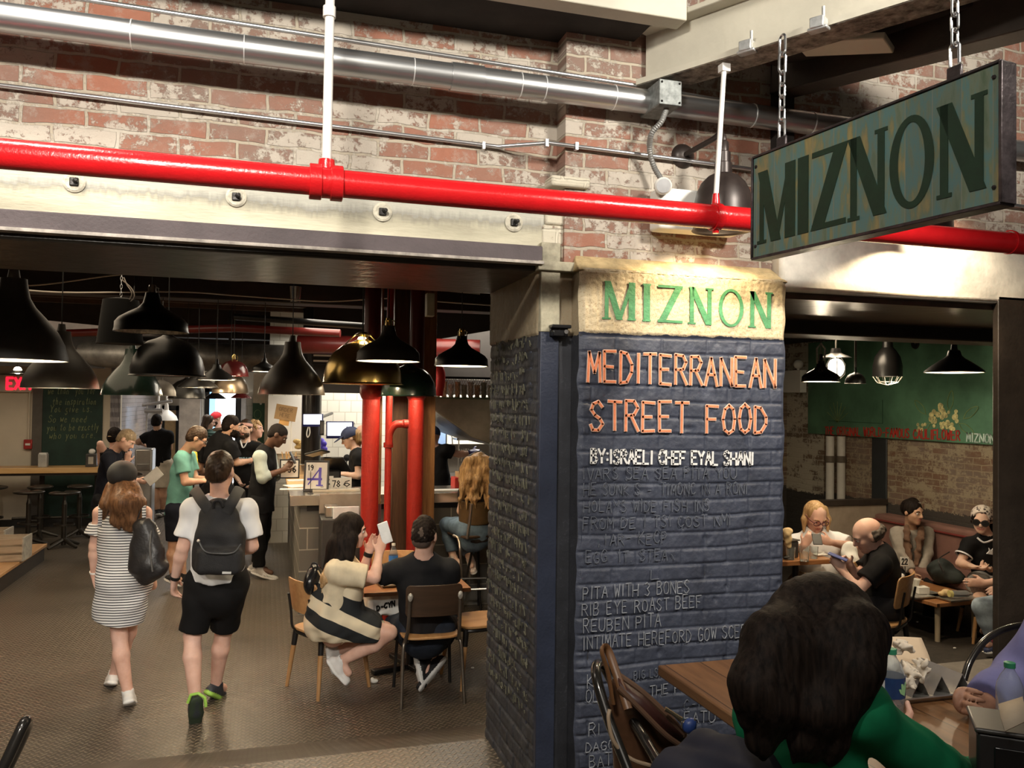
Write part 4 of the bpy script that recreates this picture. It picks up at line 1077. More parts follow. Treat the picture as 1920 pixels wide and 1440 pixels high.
c2 = atY(1342, 405, YR); top = W(1358, 126, 3.27)
t = thing('hanger_rod', 'slim white hanger rod with a red ring clamp hanging from the pale beam', 'rod', (c2.x, YR, ZR))
MB().tube([(c2.x, YR, ZR+.075), top], .010, 12).build('rod', m_whitep, t)
MB().box(top-Vector((0, 0, .005)), (.035, .035, .03)).build('top_nut', m_whitep, t)
b = MB(); b.lathe([(RR+.001, -.014), (RR+.007, -.014), (RR+.007, .014), (RR+.001, .014)], (c2.x, YR, ZR-.004), 36, axis=(1, 0, 0), close=True); b.cyl((c2.x, YR, ZR+RR), (c2.x, YR, ZR+.085), .016, .012, 12); b.cyl((c2.x, YR, ZR-RR-.02), (c2.x, YR, ZR-RR+.002), .012, .015, 12)
b.build('ring_clamp', m_red, t)
c3 = atY(1893, 455, YR)
MB().lathe([(RR+.001, -.006), (RR+.006, -.006), (RR+.006, .006), (RR+.001, .006)], (c3.x, YR, ZR-.004), 36, axis=(1, 0, 0), close=True).build('ring_clamp', m_red, t)
# duct
YD = 3.19; za, zb = atY(0, 32, YD), atY(1570, 238, YD)
dv = (zb-za).normalized(); A, B_ = za-dv*2, za+dv*8
t = thing('air_duct', 'round galvanised duct running high along the brick wall', 'duct', za)
MB().cyl(A, B_, .050, .050, 44).build('duct', m_galv, t)
for u in (247, 458, 775, 975, 1020, 1150, 1410, 1520):
    c = A+dv*((atY(u, 100, YD).x-A.x)/dv.x)
    MB().lathe([(.0495, -.002), (.0525, -.002), (.0525, .002), (.0495, .002)], c, 40, axis=dv, close=True).build('seam_band', M('pale_band', (.75, .76, .76), .35, .5), t)
c = A+dv*((atY(875, 150, YD).x-A.x)/dv.x)
MB().lathe([(.049, -.065), (.0545, -.065), (.0545, .065), (.049, .065)], c, 40, axis=dv, close=True).build('coupling_sleeve', m_galv, t)
# thin conduit above the duct, with the junction box
pa, pb = atY(165, 0, 3.235), atY(1230, 166, 3.235)
def on(pa, pb, u, Y):
    x = atY(u, 100, Y).x; k = (x-pa.x)/(pb.x-pa.x); return Vector((x, Y, pa.z+(pb.z-pa.z)*k))
t = thing('conduit', 'thin steel conduit running above the galvanised duct', 'conduit', pa)
MB().tube([pa-(pb-pa)*.6, pa, pb], .0088, 14).build('tube', m_cond, t)
pc, pd = atY(1270, 174, 3.235), atY(1700, 248, 3.235)
MB().tube([pc, pd, pd+(pd-pc)], .0088, 14).build('tube', m_cond, t)
c = atY(1250, 179, 3.09)
t = thing('junction_box', 'grey steel junction box where the thin conduit ends above the duct', 'box', c)
MB().box(c+Vector((0, .06, 0)), (.100, .18, .104)).build('box', M('mottled_zinc', (.20, .215, .21), .55, .4, var=.35, vs=40), t, bev=.006)
MB().box(c+Vector((0, -.033, 0)), (.102, .006, .104)).build('cover_plate', MATS['mottled_zinc'], t, bev=.003)
b = MB()
for (x, z) in ((-.04, -.04), (.04, -.04), (.04, .04), (-.04, .04)): b.sphere(c+Vector((x, -.037, z)), .005, 8)
b.build('screws', m_iron, t)
pts = [atY(*q) for q in ((1250, 204, 3.10), (1240, 228, 3.10), (1222, 250, 3.13), (1218, 280, 3.18), (1226, 312, 3.2), (1240, 336, 3.19))]
o = MB(); sp_ = smooth_path(pts, 14); o.tube(sp_, [.0125 if i % 2 else .0105 for i in range(len(sp_))], 14)
tag(o.build('flexible_conduit', M('grey_flex', (.26, .26, .25), .5, .4)), 'ribbed grey flexible conduit curving down from the junction box', 'conduit')
# lower conduit stepping round the brick return
pts = [atY(*q) for q in ((-200, 128, 3.36), (0, 160, 3.36), (900, 271, 3.36), (935, 275, 3.355), (1028, 268, 3.245), (1250, 296, 3.245), (1430, 320, 3.245), (2000, 398, 3.245))]
t = thing('conduit', 'steel conduit bent round the brick step below the duct', 'conduit', pts[1])
MB().tube([pts[0], pts[1], pts[2], pts[3], pts[4], pts[5], pts[6], pts[7]], .0088, 14).build('tube', m_cond, t)
for u, v, Y in ((906, 274, 3.355), (1024, 269, 3.24), (1080, 275, 3.24)):
    MB().box(atY(u, v, Y), (.012, .028, .03)).build('clip', m_cond, t)
# emergency light
c = atY(1305, 402, 3.2)
t = thing('emergency_light', 'white emergency light box with a round lamp head behind the red pipe', 'light', c)
mw = M('white_plastic', (.80, .79, .75), .4, var=.03)
MB().box((c.x+.0, 3.2, c.z+.005), (.40, .10, .175)).build('case', mw, t, bev=.012)
hc = atY(1243, 349, 3.13)
MB().lathe([(.012, -.05), (.030, -.042), (.036, -.012), (.036, .022), (.030, .028)], hc, 24, axis=(-.35, -.9, -.2)).build('lamp_head', mw, t)
MB().lathe([(.0, .029), (.029, .0285), (.029, .031), (0, .033)], hc, 24, axis=(-.35, -.9, -.2)).build('lens', M('lamp_glass', (.75, .77, .8), .1, .3), t)
MB().cyl(hc+Vector((.012, .03, -.02)), (hc.x+.02, 3.19, c.z+.09), .010, .014, 12).build('swivel', mw, t)

# barn lamp on a gooseneck; a second one hangs beyond the sign
m_bronze = M('bronze_black', (.040, .030, .027), .38, .3, var=.2, vs=20)
def barn_lamp(label, u):
    c = atY(u, 293+(u-1280)*.07, YWR-.002); s = Vector((c.x+.055, 3.02, c.z))
    t = thing('barn_lamp', label, 'lamp', c, 'barn lamps on the brick wall')
    MB().lathe([(0, -.03), (.030, -.028), (.050, -.012), (.055, 0)], c, 32, axis=(0, 1, 0)).build('wall_canopy', m_bronze, t)
    pts = smooth_path([c+Vector((0, -.03, 0)), c+Vector((.02, -.10, .012)), c+Vector((.045, -.18, .026)), Vector((s.x-.004, 3.05, c.z+.034)), Vector((s.x, 3.02, c.z+.016)), Vector((s.x, 3.02, c.z-.03))], 8)
    MB().tube(pts, .0115, 14).build('arm', m_bronze, t)
    MB().lathe([(.014, .0), (.021, -.008), (.022, -.045), (.029, -.050), (.030, -.092), (.035, -.096), (.036, -.145)], (s.x, 3.02, c.z), 28).build('socket', m_bronze, t)
    prof = [(.036, c.z-.138), (.062, c.z-.150), (.090, c.z-.178), (.108, c.z-.215), (.119, c.z-.270), (.121, c.z-.330), (.121, c.z-.365), (.127, c.z-.372)]
    MB().shell(prof, (s.x, 3.02, 0), .004).build('shade', m_bronze, t)
    MB().sphere((s.x, 3.02, c.z-.27), .035, 16).build('bulb', M('lit_bulb', (1, .9, .75), .3, emit=(1, .80, .5), es=25), t)
    lamp('SPOT', 'barn_lamp_light', (s.x, 3.01, c.z-.33), 26, (1, .80, .52), .04, (s.x-.02, 3.06, 2.0), 135, .35)
barn_lamp('dark barn lamp on a gooseneck arm over the painted pillar', 1280)
barn_lamp('dark barn lamp over the pale lintel hidden by the hanging sign', 1640)
lamp('SPOT', 'barn_lamp_light', (2.95, 2.95, 3.02), 40, (1, .86, .64), .05, (3.0, 3.22, 2.6), 120, .5)

# small black fixture on the column
c = atY(1049, 620, 3.255)
t = thing('door_sensor', 'small black bracketed box on the steel column beside the pillar', 'fixture', c)
b = MB(); b.box(c+Vector((0, -.005, .016)), (.085, .05, .014)); b.box(c+Vector((.0, .012, -.006)), (.08, .014, .036)); b.build('bracket', M('black_gloss', (.012, .012, .013), .2), t, bev=.003)
b = MB(); b.box(c+Vector((-.012, -.012, -.012)), (.05, .03, .026)); b.build('box', MATS['black_gloss'], t, bev=.004)
MB().cyl(c+Vector((.02, -.03, -.006)), c+Vector((.02, 0, -.006)), .009, .009, 12).build('lens', M('small_lens', (.5, .5, .5), .1, .8), t)

# hanging sign
s0, s1 = W(1421, 298, 2.94), W(1889, 108, 2.09)
e0 = W(1419, 488, 2.94)
sx = (s1-s0); sx.z = 0; Ls = sx.length; sx.normalize(); sy = Vector((0, 0, 1)); sn = sx.cross(sy)     # sn faces the camera side
z1 = s0.z; z0 = e0.z; Hs = z1-z0; cc = Vector((s0.x, s0.y, 0))+sx*(Ls/2)+Vector((0, 0, (z0+z1)/2))
m_sign = bpy.data.materials.new('sign_boards'); nt, nd, lk = _nt(m_sign)
tc = node(nt, 'ShaderNodeTexCoord')
dt = node(nt, 'ShaderNodeVectorMath', {0: tc.outputs['Object'], 1: tuple(sx)}, operation='DOT_PRODUCT')
spz = node(nt, 'ShaderNodeSeparateXYZ', {0: tc.outputs['Object']})
q = math_(nt, 'DIVIDE', dt.outputs[1], Ls/10.5)
wn = node(nt, 'ShaderNodeTexWhiteNoise', {'W': math_(nt, 'FLOOR', q)}, noise_dimensions='1D')
cbv = node(nt, 'ShaderNodeCombineXYZ', {0: math_(nt, 'MULTIPLY', dt.outputs[1], 26.0), 1: math_(nt, 'MULTIPLY', spz.outputs[2], 6.0), 2: math_(nt, 'MULTIPLY', wn.outputs[0], 30.0)})
nz1 = node(nt, 'ShaderNodeTexNoise', {'Vector': cbv.outputs[0], 'Scale': .7, 'Detail': 6.0, 'Roughness': .6})
cr = nd.new('ShaderNodeValToRGB'); el = cr.color_ramp.elements
el[0].position = .30; el[0].color = (.080, .125, .075, 1); el[1].position = .70; el[1].color = (.30, .28, .11, 1)
for p_, c_ in ((.42, (.14, .18, .125, 1)), (.50, (.085, .19, .19, 1)), (.56, (.15, .18, .105, 1)), (.63, (.27, .21, .085, 1))):
    e = el.new(p_); e.color = c_
lk.new(nz1.outputs[0], cr.inputs[0])
fr_ = math_(nt, 'ABSOLUTE', math_(nt, 'SUBTRACT', math_(nt, 'FRACT', q), .5))
jl = math_(nt, 'GREATER_THAN', fr_, .482)
col = mix_(nt, math_(nt, 'MULTIPLY', wn.outputs[0], .35), cr.outputs[0], (.05, .085, .085, 1))
col = mix_(nt, math_(nt, 'MULTIPLY', jl, .6), col, (.20, .20, .15, 1))
lk.new(col, nd['Principled BSDF'].inputs['Base Color']); nd['Principled BSDF'].inputs['Roughness'].default_value = .5
ts = thing('hanging_sign', 'long green board sign with dark serif capitals hanging from chains', 'sign', (cc.x, cc.y, z0))
MB().box(cc, (Ls-.012, .045, Hs-.012), ax=(sx, sn, sy)).build('board', m_sign, ts)
b = MB(); m_fr = M('sign_frame', (.055, .045, .048), .35, .6, var=.5, vs=20, bump=.2)
for (c, sz) in ((cc+sx*(Ls/2), (.010, .056, Hs)), (cc-sx*(Ls/2), (.008, .056, Hs)), (cc+sy*(Hs/2), (Ls, .056, .008)), (cc-sy*(Hs/2), (Ls, .056, .010))): b.box(c, sz, ax=(sx, sn, sy))
b.build('frame', m_fr, ts, bev=.002)
fo = Vector((s0.x, s0.y, z0))+sn*.0235 if sn.dot(CP-cc) > 0 else Vector((s0.x, s0.y, z0))-sn*.0235
nn = sn if sn.dot(CP-cc) > 0 else -sn
serif('MIZNON', fo+sx*(Ls*.035)+sy*(Hs*.13), sx, sy, nn, Ls*.92, Hs*.70, M('dark_green_paint', (.008, .030, .015), .6, var=.15, vs=30), 'lettering', ts, t=.0012, thick=.27, thin=.10, gap=.07)
b = MB()
for f_ in (.02, .98):
    for z_ in (.12, .9): b.sphere(fo+sx*(Ls*f_)+sy*(Hs*z_)+nn*.001, .006, 8)
b.build('screws', m_fr, ts)
m_chain = M('chain_steel', (.55, .56, .58), .25, .95, var=.1)
for (f_, lab) in ((.130, 'steel chain with a spring clip holding the end of the sign nearer the wall'), (.84, 'steel chain holding the end of the sign farther from the wall')):
    base = Vector((s0.x, s0.y, z1))+sx*(Ls*f_)
    t = thing('chain', lab, 'chain', base, 'chains holding the hanging sign')
    MB().box(base+Vector((0, 0, .02)), (.045, .01, .05), ax=(sx, sn, sy)).build('tab', m_fr, t, bev=.004)
    z = base.z+.035; k = 0
    while z < base.z+.36:
        L_ = .050 if 0 < k < 5 else .072; r = .0035 if 0 < k < 5 else .0045; wd = .011 if 0 < k < 5 else .014
        d = sx if k % 2 == 0 else sn
        pts = [Vector((base.x, base.y, z+L_/2))+d*(math.cos(a)*wd)+UP*((L_/2-wd)*(1 if math.sin(a) > 0 else -1)+math.sin(a)*wd) for a in [i*2*math.pi/24 for i in range(25)]]
        MB().tube(pts, r, 8, caps=False).build('link', m_chain, t); z += L_-2.4*r; k += 1

# ------------------------------------------------------------------ lamps of the room beyond
PRO = {'bell': [(1, 0), (.985, .10), (.93, .32), (.80, .58), (.58, .86), (.40, 1.06), (.30, 1.24), (.255, 1.45), (.235, 1.62)],
       'dome': [(1.05, -.02), (1.0, .02), (.985, .22), (.92, .48), (.77, .76), (.54, .96), (.30, 1.05), (.20, 1.10), (.12, 1.16)],
       'flare': [(1, 0), (.975, .10), (.965, .27), (.86, .40), (.62, .55), (.38, .68), (.25, .82), (.20, 1.0), (.18, 1.12)],
       'wide': [(1, 0), (.99, .06), (.80, .22), (.55, .40), (.36, .52), (.25, .62), (.20, .80), (.14, .84)]}
m_blk = M('black_shade', (.008, .0075, .007), .34, var=.2)
m_gry = M('grey_shade', (.065, .057, .050), .5, var=.15)
m_grn = M('dark_green_shade', (.012, .028, .020), .25, var=.2, coat=.3)
m_brn = M('brown_shade', (.040, .030, .024), .4, var=.15)
m_brs = M('brass_shade', (.50, .35, .12), .25, .95, var=.15, vs=6)
m_mar = M('maroon_shade', (.09, .012, .012), .25, var=.1, coat=.4)
m_brz = M('bronze_shade', (.12, .09, .06), .3, .7)
m_whs = M('white_shade', (.75, .72, .66), .35, var=.05)
m_lin = M('white_lining', (.85, .82, .76), .5, var=.03)
m_orl = M('orange_lining', (.75, .17, .05), .45, var=.1)
m_sil = M('silver_lining', (.55, .52, .46), .5, .5, var=.5, vs=30, bump=.6, bs=60)
m_bulb = M('glowing_bulb', (1, .9, .75), .3, emit=(1, .82, .55), es=32)
m_cord = M('black_cord', (.015, .015, .015), .6)
m_brass = M('brass_fitting', (.55, .40, .15), .25, .95)
def pendant(label, u, v, wpx, d, shape, mat, lining=None, lit=8.0, ring=None, top=3.37, cord=True, tilt=0, bulb_up=False):
    lining = lining or m_lin
    c = W(u, v, d); R = wpx*d/F_PX/2; pr = [(r*R, h*R) for r, h in PRO[shape]]; H = pr[-1][1]
    t = thing('pendant_lamp', label, 'lamp', c, 'pendant lamps of the eating room')
    sh = MB().shell(pr, c, .004).build('shade', mat, t)
    MB().shell([(r-.006, h*.955+.003) for r, h in pr[1 if shape == 'dome' else 0:-2]], c, .003).build('lining', lining, t)
    MB().cyl(c+UP*(H-.02), c+UP*(H+.05), .028*R/.22, .020*R/.22, 20).build('cap', ring or mat, t)
    if ring:
        b = MB()
        for a in (0, 2.1, 4.2): b.tube([c+Vector((math.cos(a)*.035, math.sin(a)*.035, H-.03)), c+Vector((math.cos(a)*.038, math.sin(a)*.038, H+.03)), c+Vector((0, 0, H+.055))], .004, 6)
        b.build('bracket', ring, t)
    if cord: MB().cyl(c+UP*(H+.04), Vector((c.x, c.y, top)), .0035, .0035, 8).build('cord', m_cord, t)
    if lit:
        lit *= 2.2
        zb = min(.45*R+.03, H*.5)
        MB().sphere(c+UP*zb, .038, 14).build('bulb', m_bulb, t)
        lamp('POINT', 'pendant_light', c+UP*max(zb-.06, .01), lit, (1, .82, .56), .05)
    return t, c, R, H
pendant('big grey bell lamp beside the frame edge over the wooden platform', 22, 676, 190, 4.75, 'bell', m_gry, lit=9)
pendant('big grey bell lamp in front of the chalkboard', 113, 728, 132, 5.7, 'bell', m_gry, lit=6)
pendant('black lamp with a silver lining hung highest of the cluster', 284, 623, 132, 5.3, 'flare', m_blk, m_sil, lit=0, ring=M('chrome_fitting', (.6, .6, .6), .2, .95))
pendant('black dome lamp with an orange lining', 314, 704, 132, 6.3, 'dome', m_blk, m_orl, lit=9)
pendant('dark green bell lamp above the man in black with white shorts', 247, 741, 107, 7.2, 'bell', m_grn, lit=4)
pendant('small grey dome lamp tucked behind the dark green bell lamp', 302, 742, 52, 8.3, 'dome', m_gry, lit=3)
pendant('flat black lamp just below the maroon dome lamp', 406, 713, 72, 8.4, 'wide', m_blk, lit=5)
pendant('maroon dome lamp with a brass top', 438, 705, 54, 8.9, 'dome', m_mar, lit=4, ring=m_brass)
pendant('black wide lamp with a pale rim over the bearded man', 371, 727, 74, 8.9, 'wide', m_blk, lit=4)
pendant('black dome lamp lowest over the concrete pier', 350, 747, 66, 9.5, 'dome', m_blk, lit=3)
pendant('bronze dome lamp over the bright window', 432, 737, 66, 9.3, 'dome', m_brz, lit=4)
pendant('small dark lamp at the top of the bright window', 403, 748, 40, 10.2, 'wide', m_blk, lit=0)
pendant('small maroon lamp at the top of the bright window', 452, 747, 38, 10.4, 'wide', m_mar, lit=2)
pendant('small black lamp glaring beside the big brown bell lamp', 495, 697, 46, 8.6, 'flare', m_blk, lit=6)
pendant('big dark brown bell lamp over the dark-skinned man in a vest', 547, 740, 122, 6.4, 'bell', m_brn, lit=6)
tb, cb_, Rb, Hb = pendant('big brass dome lamp with a bare bulb on top', 680, 719, 146, 6.7, 'dome', m_brs, m_brs, lit=5, cord=False)
ct = W(680, 640, 6.7)
MB().sphere(ct, .045, 16).build('top_bulb', m_bulb, tb)
lamp('POINT', 'pendant_light', ct+Vector((0, -.07, 0)), 3, (1, .82, .5), .05)
b = MB(); b.lathe([(.02, .06), (.062, .045), (.064, .055), (.022, .075)], ct, 20); 
for a in (0, 1.57, 3.14, 4.71): b.tube([ct+Vector((math.cos(a)*.06, math.sin(a)*.06, .05)), ct+Vector((math.cos(a)*.12, math.sin(a)*.12, -.01)), ct+Vector((math.cos(a)*.16, math.sin(a)*.16, -.05))], .005, 6)
b.build('bulb_cage', m_brass, tb); MB().cyl(ct+UP*.07, Vector((ct.x, ct.y, 3.3)), .006, .006, 8).build('stem', m_cord, tb)
pendant('grey flared lamp glowing white, with a brass bracket, before the brass dome', 728, 678, 120, 5.4, 'flare', m_gry, lit=8, ring=m_brass)
pendant('large dark green dome lamp hanging before the red columns', 766, 742, 104, 7.2, 'dome', m_grn, lit=5)
pendant('black flared lamp glowing white beside the brick pillar', 865, 687, 102, 5.8, 'flare', m_blk, lit=8, ring=m_brass)
pendant('small lamp half hidden below the big grey bell lamp at the frame edge', 33, 700, 27, 8.4, 'wide', m_blk, lit=3)
# black bucket-shaped hanging fixture with its chain and loops of wire
c = W(225, 645, 6.2)
t = thing('hanging_speaker', 'black bucket-shaped fixture hung on a chain behind the silver-lined lamp', 'fixture', c)
MB().lathe([(.0, 0), (.165, 0), (.160, .02), (.125, .33), (.05, .345), (0, .345)], c, 32).build('housing', M('soot_black', (.004, .004, .004), .9), t)
b = MB()
for i in range(14):
    z = c.z+.34+i*.03; dd = Vector((1, 0, 0)) if i % 2 else Vector((0, 1, 0))
    b.tube([Vector((c.x, c.y, z))+dd*(math.cos(a)*.007)+UP*(math.sin(a)*.018) for a in [k*math.pi/5 for k in range(11)]], .002, 5, caps=False)
b.build('chain', m_chain, t)
MB().tube(smooth_path([W(228, 524, 6.1), W(246, 540, 6.1), W(252, 556, 6.1), W(242, 568, 6.15)], 6), .004, 6).build('cable', M('pale_cable', (.35, .30, .26), .6), t)
MB().tube(smooth_path([W(232, 520, 6.1), W(238, 534, 6.1), W(247, 550, 6.1), W(240, 567, 6.15)], 6), .004, 6).build('cable', MATS['pale_cable'], t)
# two polished cans under the ceiling
for (u, v0, v1, d, lab) in ((554, 538, 567, 8.6, 'polished steel can light under the boards above the brown bell lamp'), (771, 560, 585, 9.2, 'polished steel can light under the boards above the grey flared lamp')):
    a, b_ = W(u, v0, d), W(u, v1, d)
    t = thing('can_light', lab, 'light', b_, 'polished can lights')
    MB().shell([(.058, b_.z), (.078, a.z), (.03, a.z+.02)], (a.x, a.y, 0), .004).build('can', M('polished_steel', (.62, .60, .56), .18, .95, var=.08), t)
    MB().cyl(a+UP*.01, Vector((a.x, a.y, 3.34)), .012, .012, 10).build('stem', m_cord, t)
# wires slung under the boards and pipes
def run(name, label, pts, r, mat, cat='wire', sm=True, grp=None):
    P_ = [W(*q) for q in pts]; o = MB().tube(smooth_path(P_, 6) if sm else P_, r, 10).build(name, mat)
    return tag(o, label, cat, grp)
m_wire = M('pale_wire', (.42, .38, .33), .5)
run('cable', 'pale cable slung along the front of the dark soffit', ((-60, 528, 7.6), (60, 535, 7.7), (215, 516, 7.7), (300, 512, 7.7), (350, 519, 7.6), (440, 526, 7.6), (560, 524, 7.6), (700, 536, 7.6), (800, 542, 7.6), (900, 551, 7.6)), .007, m_wire, 'cable')
run('cable', 'pale cable slung lower across the room behind the can lights', ((-40, 534, 7.3), (110, 548, 7.5), (330, 547, 7.8), (440, 554, 8.1), (540, 561, 8.2), (620, 565, 8.3), (740, 559, 8.3), (830, 566, 8.4), (930, 573, 8.4)), .007, m_wire, 'cable')
m_dred = M('dark_red_pipe', (.10, .010, .008), .35, var=.2)
run('overhead_pipe', 'dark red pipe across the dim ceiling behind the bell lamps', ((120, 625, 9.4), (440, 615, 9.4), (638, 625, 9.4)), .045, m_dred, 'pipe', False)
run('overhead_pipe', 'broad dark red pipe low under the ceiling above the kitchen', ((560, 645, 10.2), (900, 655, 10.2)), .12, m_dred, 'pipe', False)
run('overhead_pipe', 'black glossy pipe under the ceiling over the brass lamp', ((440, 594, 8.9), (690, 612, 8.9)), .035, m_blk, 'pipe', False)
run('overhead_pipe', 'red pipe bent down beside the kitchen shelf', ((806, 540, 8.9), (806, 620, 8.9), (810, 662, 8.9), (826, 700, 8.9), (822, 742, 8.9)), .05, M('kitchen_red', (.50, .03, .03), .3), 'pipe')
b = MB(); b.cyl(W(160, 662, 12.0), W(575, 675, 11.5), .20, .20, 28)
vd = tag(b.build('ventilation_duct', M('dull_duct', (.20, .185, .165), .45, .7, var=.3)), 'wide dull metal duct crossing the room behind the lamps', 'duct')
for k in (.15, .5, .85):
    q_ = lerp(W(160, 662, 12.0), W(480, 672, 11.6), k); MB().mm((q_.x-.02, q_.y-.01, q_.z+.15), (q_.x+.02, q_.y+.01, 3.4)).build('hanger', m_cord, vd)
c = W(806, 572, 7.2)
t = thing('ceiling_box', 'pale narrow box fixed under the boards beside the black flared lamp', 'box', c)
MB().box(c, (.07, .10, .20)).build('case', M('dull_cream', (.40, .35, .26), .6), t, bev=.006)

# ------------------------------------------------------------------ bar along the back wall
m_oak = wood_mat('bar_oak', (.50, .28, .10), (.66, .42, .19), 0, 3, .35)
m_slate = M('chalkboard', (.018, .042, .030), .7, var=.3, vs=4)
YBR = 13.72
p0, p1 = atY(-60, 880, YBR), atY(186, 877, YBR)
t = thing('bar_counter', 'long narrow oak bar counter in front of the chalkboard', 'counter', (p0.x, YBR, 0))
MB().mm((p0.x-2, YBR, .905), (p1.x+.05, YBR+.5, .985)).build('top', m_oak, t, bev=.006)
MB().mm((p0.x-2, YBR+.03, .87), (p1.x, YBR+.08, .905)).build('rail', m_dkbrown, t)
for x in (p0.x-1, p1.x-.1, (p0.x+p1.x)/2): MB().mm((x-.03, YBR+.40, 0), (x+.03, YBR+.46, .905)).build('leg', m_dkbrown, t)
a, b_ = atY(74, 728, YLW), atY(194, 728, YLW); z1 = a.z
t = thing('chalkboard', 'tall dark green chalkboard with looping chalk handwriting', 'board', (a.x, YLW, 0))
MB().mm((a.x+.06, YLW-.03, .02), (b_.x, YLW-.002, z1)).build('panel', m_slate, t)
m_frg = M('grey_frame', (.10, .085, .07), .6)
MB().mm((a.x-.08, YLW-.05, .02), (a.x+.06, YLW-.002, z1)).build('frame_post', m_frg, t)
for i, (tx, u0, u1, v) in enumerate((('we thank you for', 90, 178, 739), ('the inspiration', 98, 180, 759), ('You give us.', 93, 172, 773), ('So we need', 90, 162, 792), ('you to be exactly', 88, 184, 808), ('who you are.', 92, 178, 823))):
    q0, q1 = atY(u0, v, YLW-.032), atY(u1, v, YLW-.032)
    write(tx, q0, AX, AZ, NF, q1.x-q0.x, .105, .0085, M('board_chalk', (.21, .24, .12), .9), 'chalk_writing', t, i+3, .08, t=.004, slope=.02, slant=.18)
w = MB(); w.mm((-9, YLW-.04, 0), (xq, YLW, .12)); struct('baseboard_bar', w, M('black_base', (.02, .018, .016), .5))
# exit sign
c = atY(26, 719, YLW-.06)
t = thing('exit_sign', 'red lit EXIT sign high on the cream wall', 'sign', c)
MB().box(c, (.50, .05, .27)).build('case', M('sign_case', (.62, .55, .46), .5), t, bev=.01)
q0 = atY(13, 726.5, YLW-.09)
m_exit = M('exit_red', (.8, .02, .03), .4, emit=(1, .01, .03), es=2.2)
write('EXIT', (q0.x, YLW-.088, c.z-.085), AX, AZ, NF, .36, .17, .035, m_exit, 'lettering', t, 0, 0, t=.004)
c = atY(53, 833, YLW-.04)
t = thing('fire_alarm', 'small red fire alarm pull box on the cream wall', 'alarm', c)
MB().box(c, (.12, .06, .15)).build('case', M('alarm_red', (.35, .03, .025), .4), t, bev=.01)
MB().box(c+Vector((0, -.035, .0)), (.07, .012, .035)).build('handle', M('alarm_white', (.7, .65, .6), .4), t, bev=.004)
MB().cyl(c+UP*.07, c+UP*1.5, .012, .012, 10).build('conduit', m_wallc, t)
# things on the bar
def jar(name, label, u, v, Y, r, h, mat, cat, lidm=None):
    c = atY(u, v, Y); t = thing(name, label, cat, c)
    MB().lathe([(0, 0), (r, 0), (r, h*.8), (r*.8, h*.9), (0, h*.9)], c, 20).build('body', mat, t)
    MB().lathe([(0, h*.9), (r*.85, h*.9), (r*.85, h), (0, h)], c, 20).build('lid', lidm or mat, t)
    return t
cz = lambda u: Vector((atY(u, 870, 13.9).x, 13.9, .985))
c = cz(81); t = thing('napkin_tin', 'pale square tin standing on the bar at the end of the chalkboard', 'tin', c)
MB().box(c+UP*.10, (.12, .12, .20)).build('tin', M('pale_tin', (.45, .44, .40), .4, .3), t, bev=.01); MB().box(c+UP*.205, (.10, .10, .02)).build('lid', m_whs, t)
c = cz(172); t = thing('napkin_dispenser', 'dark napkin dispenser on the bar beside the grey-haired man', 'dispenser', c)
MB().box(c+UP*.10, (.15, .14, .20)).build('case', M('dispenser_dark', (.06, .055, .05), .35), t, bev=.01)
MB().box(c+UP*.10+Vector((0, -.073, 0)), (.07, .01, .11)).build('face', M('face_pale', (.4, .36, .3), .5), t); Body(.012).ell(c+UP*.23, (.05, .03, .045)).build('napkin', m_whs, t)
# tractor-seat stools
m_stool = M('stool_iron', (.045, .038, .030), .35, .6, var=.25)
def make_stool(label):
    t = thing('bar_stool', label, 'stool', (0, 0, 0), 'tractor-seat bar stools')
    B = Body(.012); B.ell((0, 0, .735), (.20, .17, .035), None, .02); B.ell((0, 0, .795), (.17, .15, .055), sub=True); B.ell((0, .16, .77), (.05, .10, .05), sub=True); B.build('seat', m_stool, t)
    b = MB(); b.cyl((0, 0, .36), (0, 0, .72), .018, .018, 14); b.cyl((0, 0, .03), (0, 0, .58), .032, .032, 16); b.cyl((0, 0, .58), (0, 0, .64), .032, .018, 16); b.build('post', m_stool, t)
    MB().lathe([(.12, .30), (.133, .30), (.133, .322), (.12, .322)], (0, 0, 0), 28, close=True).build('foot_ring', m_stool, t)
    for k in range(4):
        a = k*math.pi/2+.4; MB().tube([(0, 0, .11), (math.cos(a)*.12, math.sin(a)*.12, .06), (math.cos(a)*.24, math.sin(a)*.24, .015)], [.03, .026, .018], 8).build('foot', m_stool, t)
    return t
sp_ = ((52, 1014, 'iron bar stool nearest the wooden crate'), (119, 1016, 'iron bar stool in the near row toward the woman in stripes'), (-12, 985, 'iron bar stool cut by the frame edge under the bar'), (76, 985, 'iron bar stool in the far row before the cream wall'), (150, 985, 'iron bar stool in the far row before the chalkboard'))
st0 = None
for i, (u, v, lab) in enumerate(sp_):
    p = atZ(u, v+10, 0)
    if i > 1: p = atY(u, 900, 13.42); p.z = 0
    if st0 is None: st0 = make_stool(lab); st0.location = (p.x, p.y, 0)
    else: dup(st0, (p.x, p.y, 0), .5*i, lab)
b = MB(); a = atY(20, 986, 13.45); b_ = atY(150, 985, 13.45); b.cyl((a.x, 13.5, .28), (b_.x, 13.5, .28), .02, .02, 12)
tag(b.build('foot_rail', m_stool), 'low iron foot rail under the oak bar', 'rail')
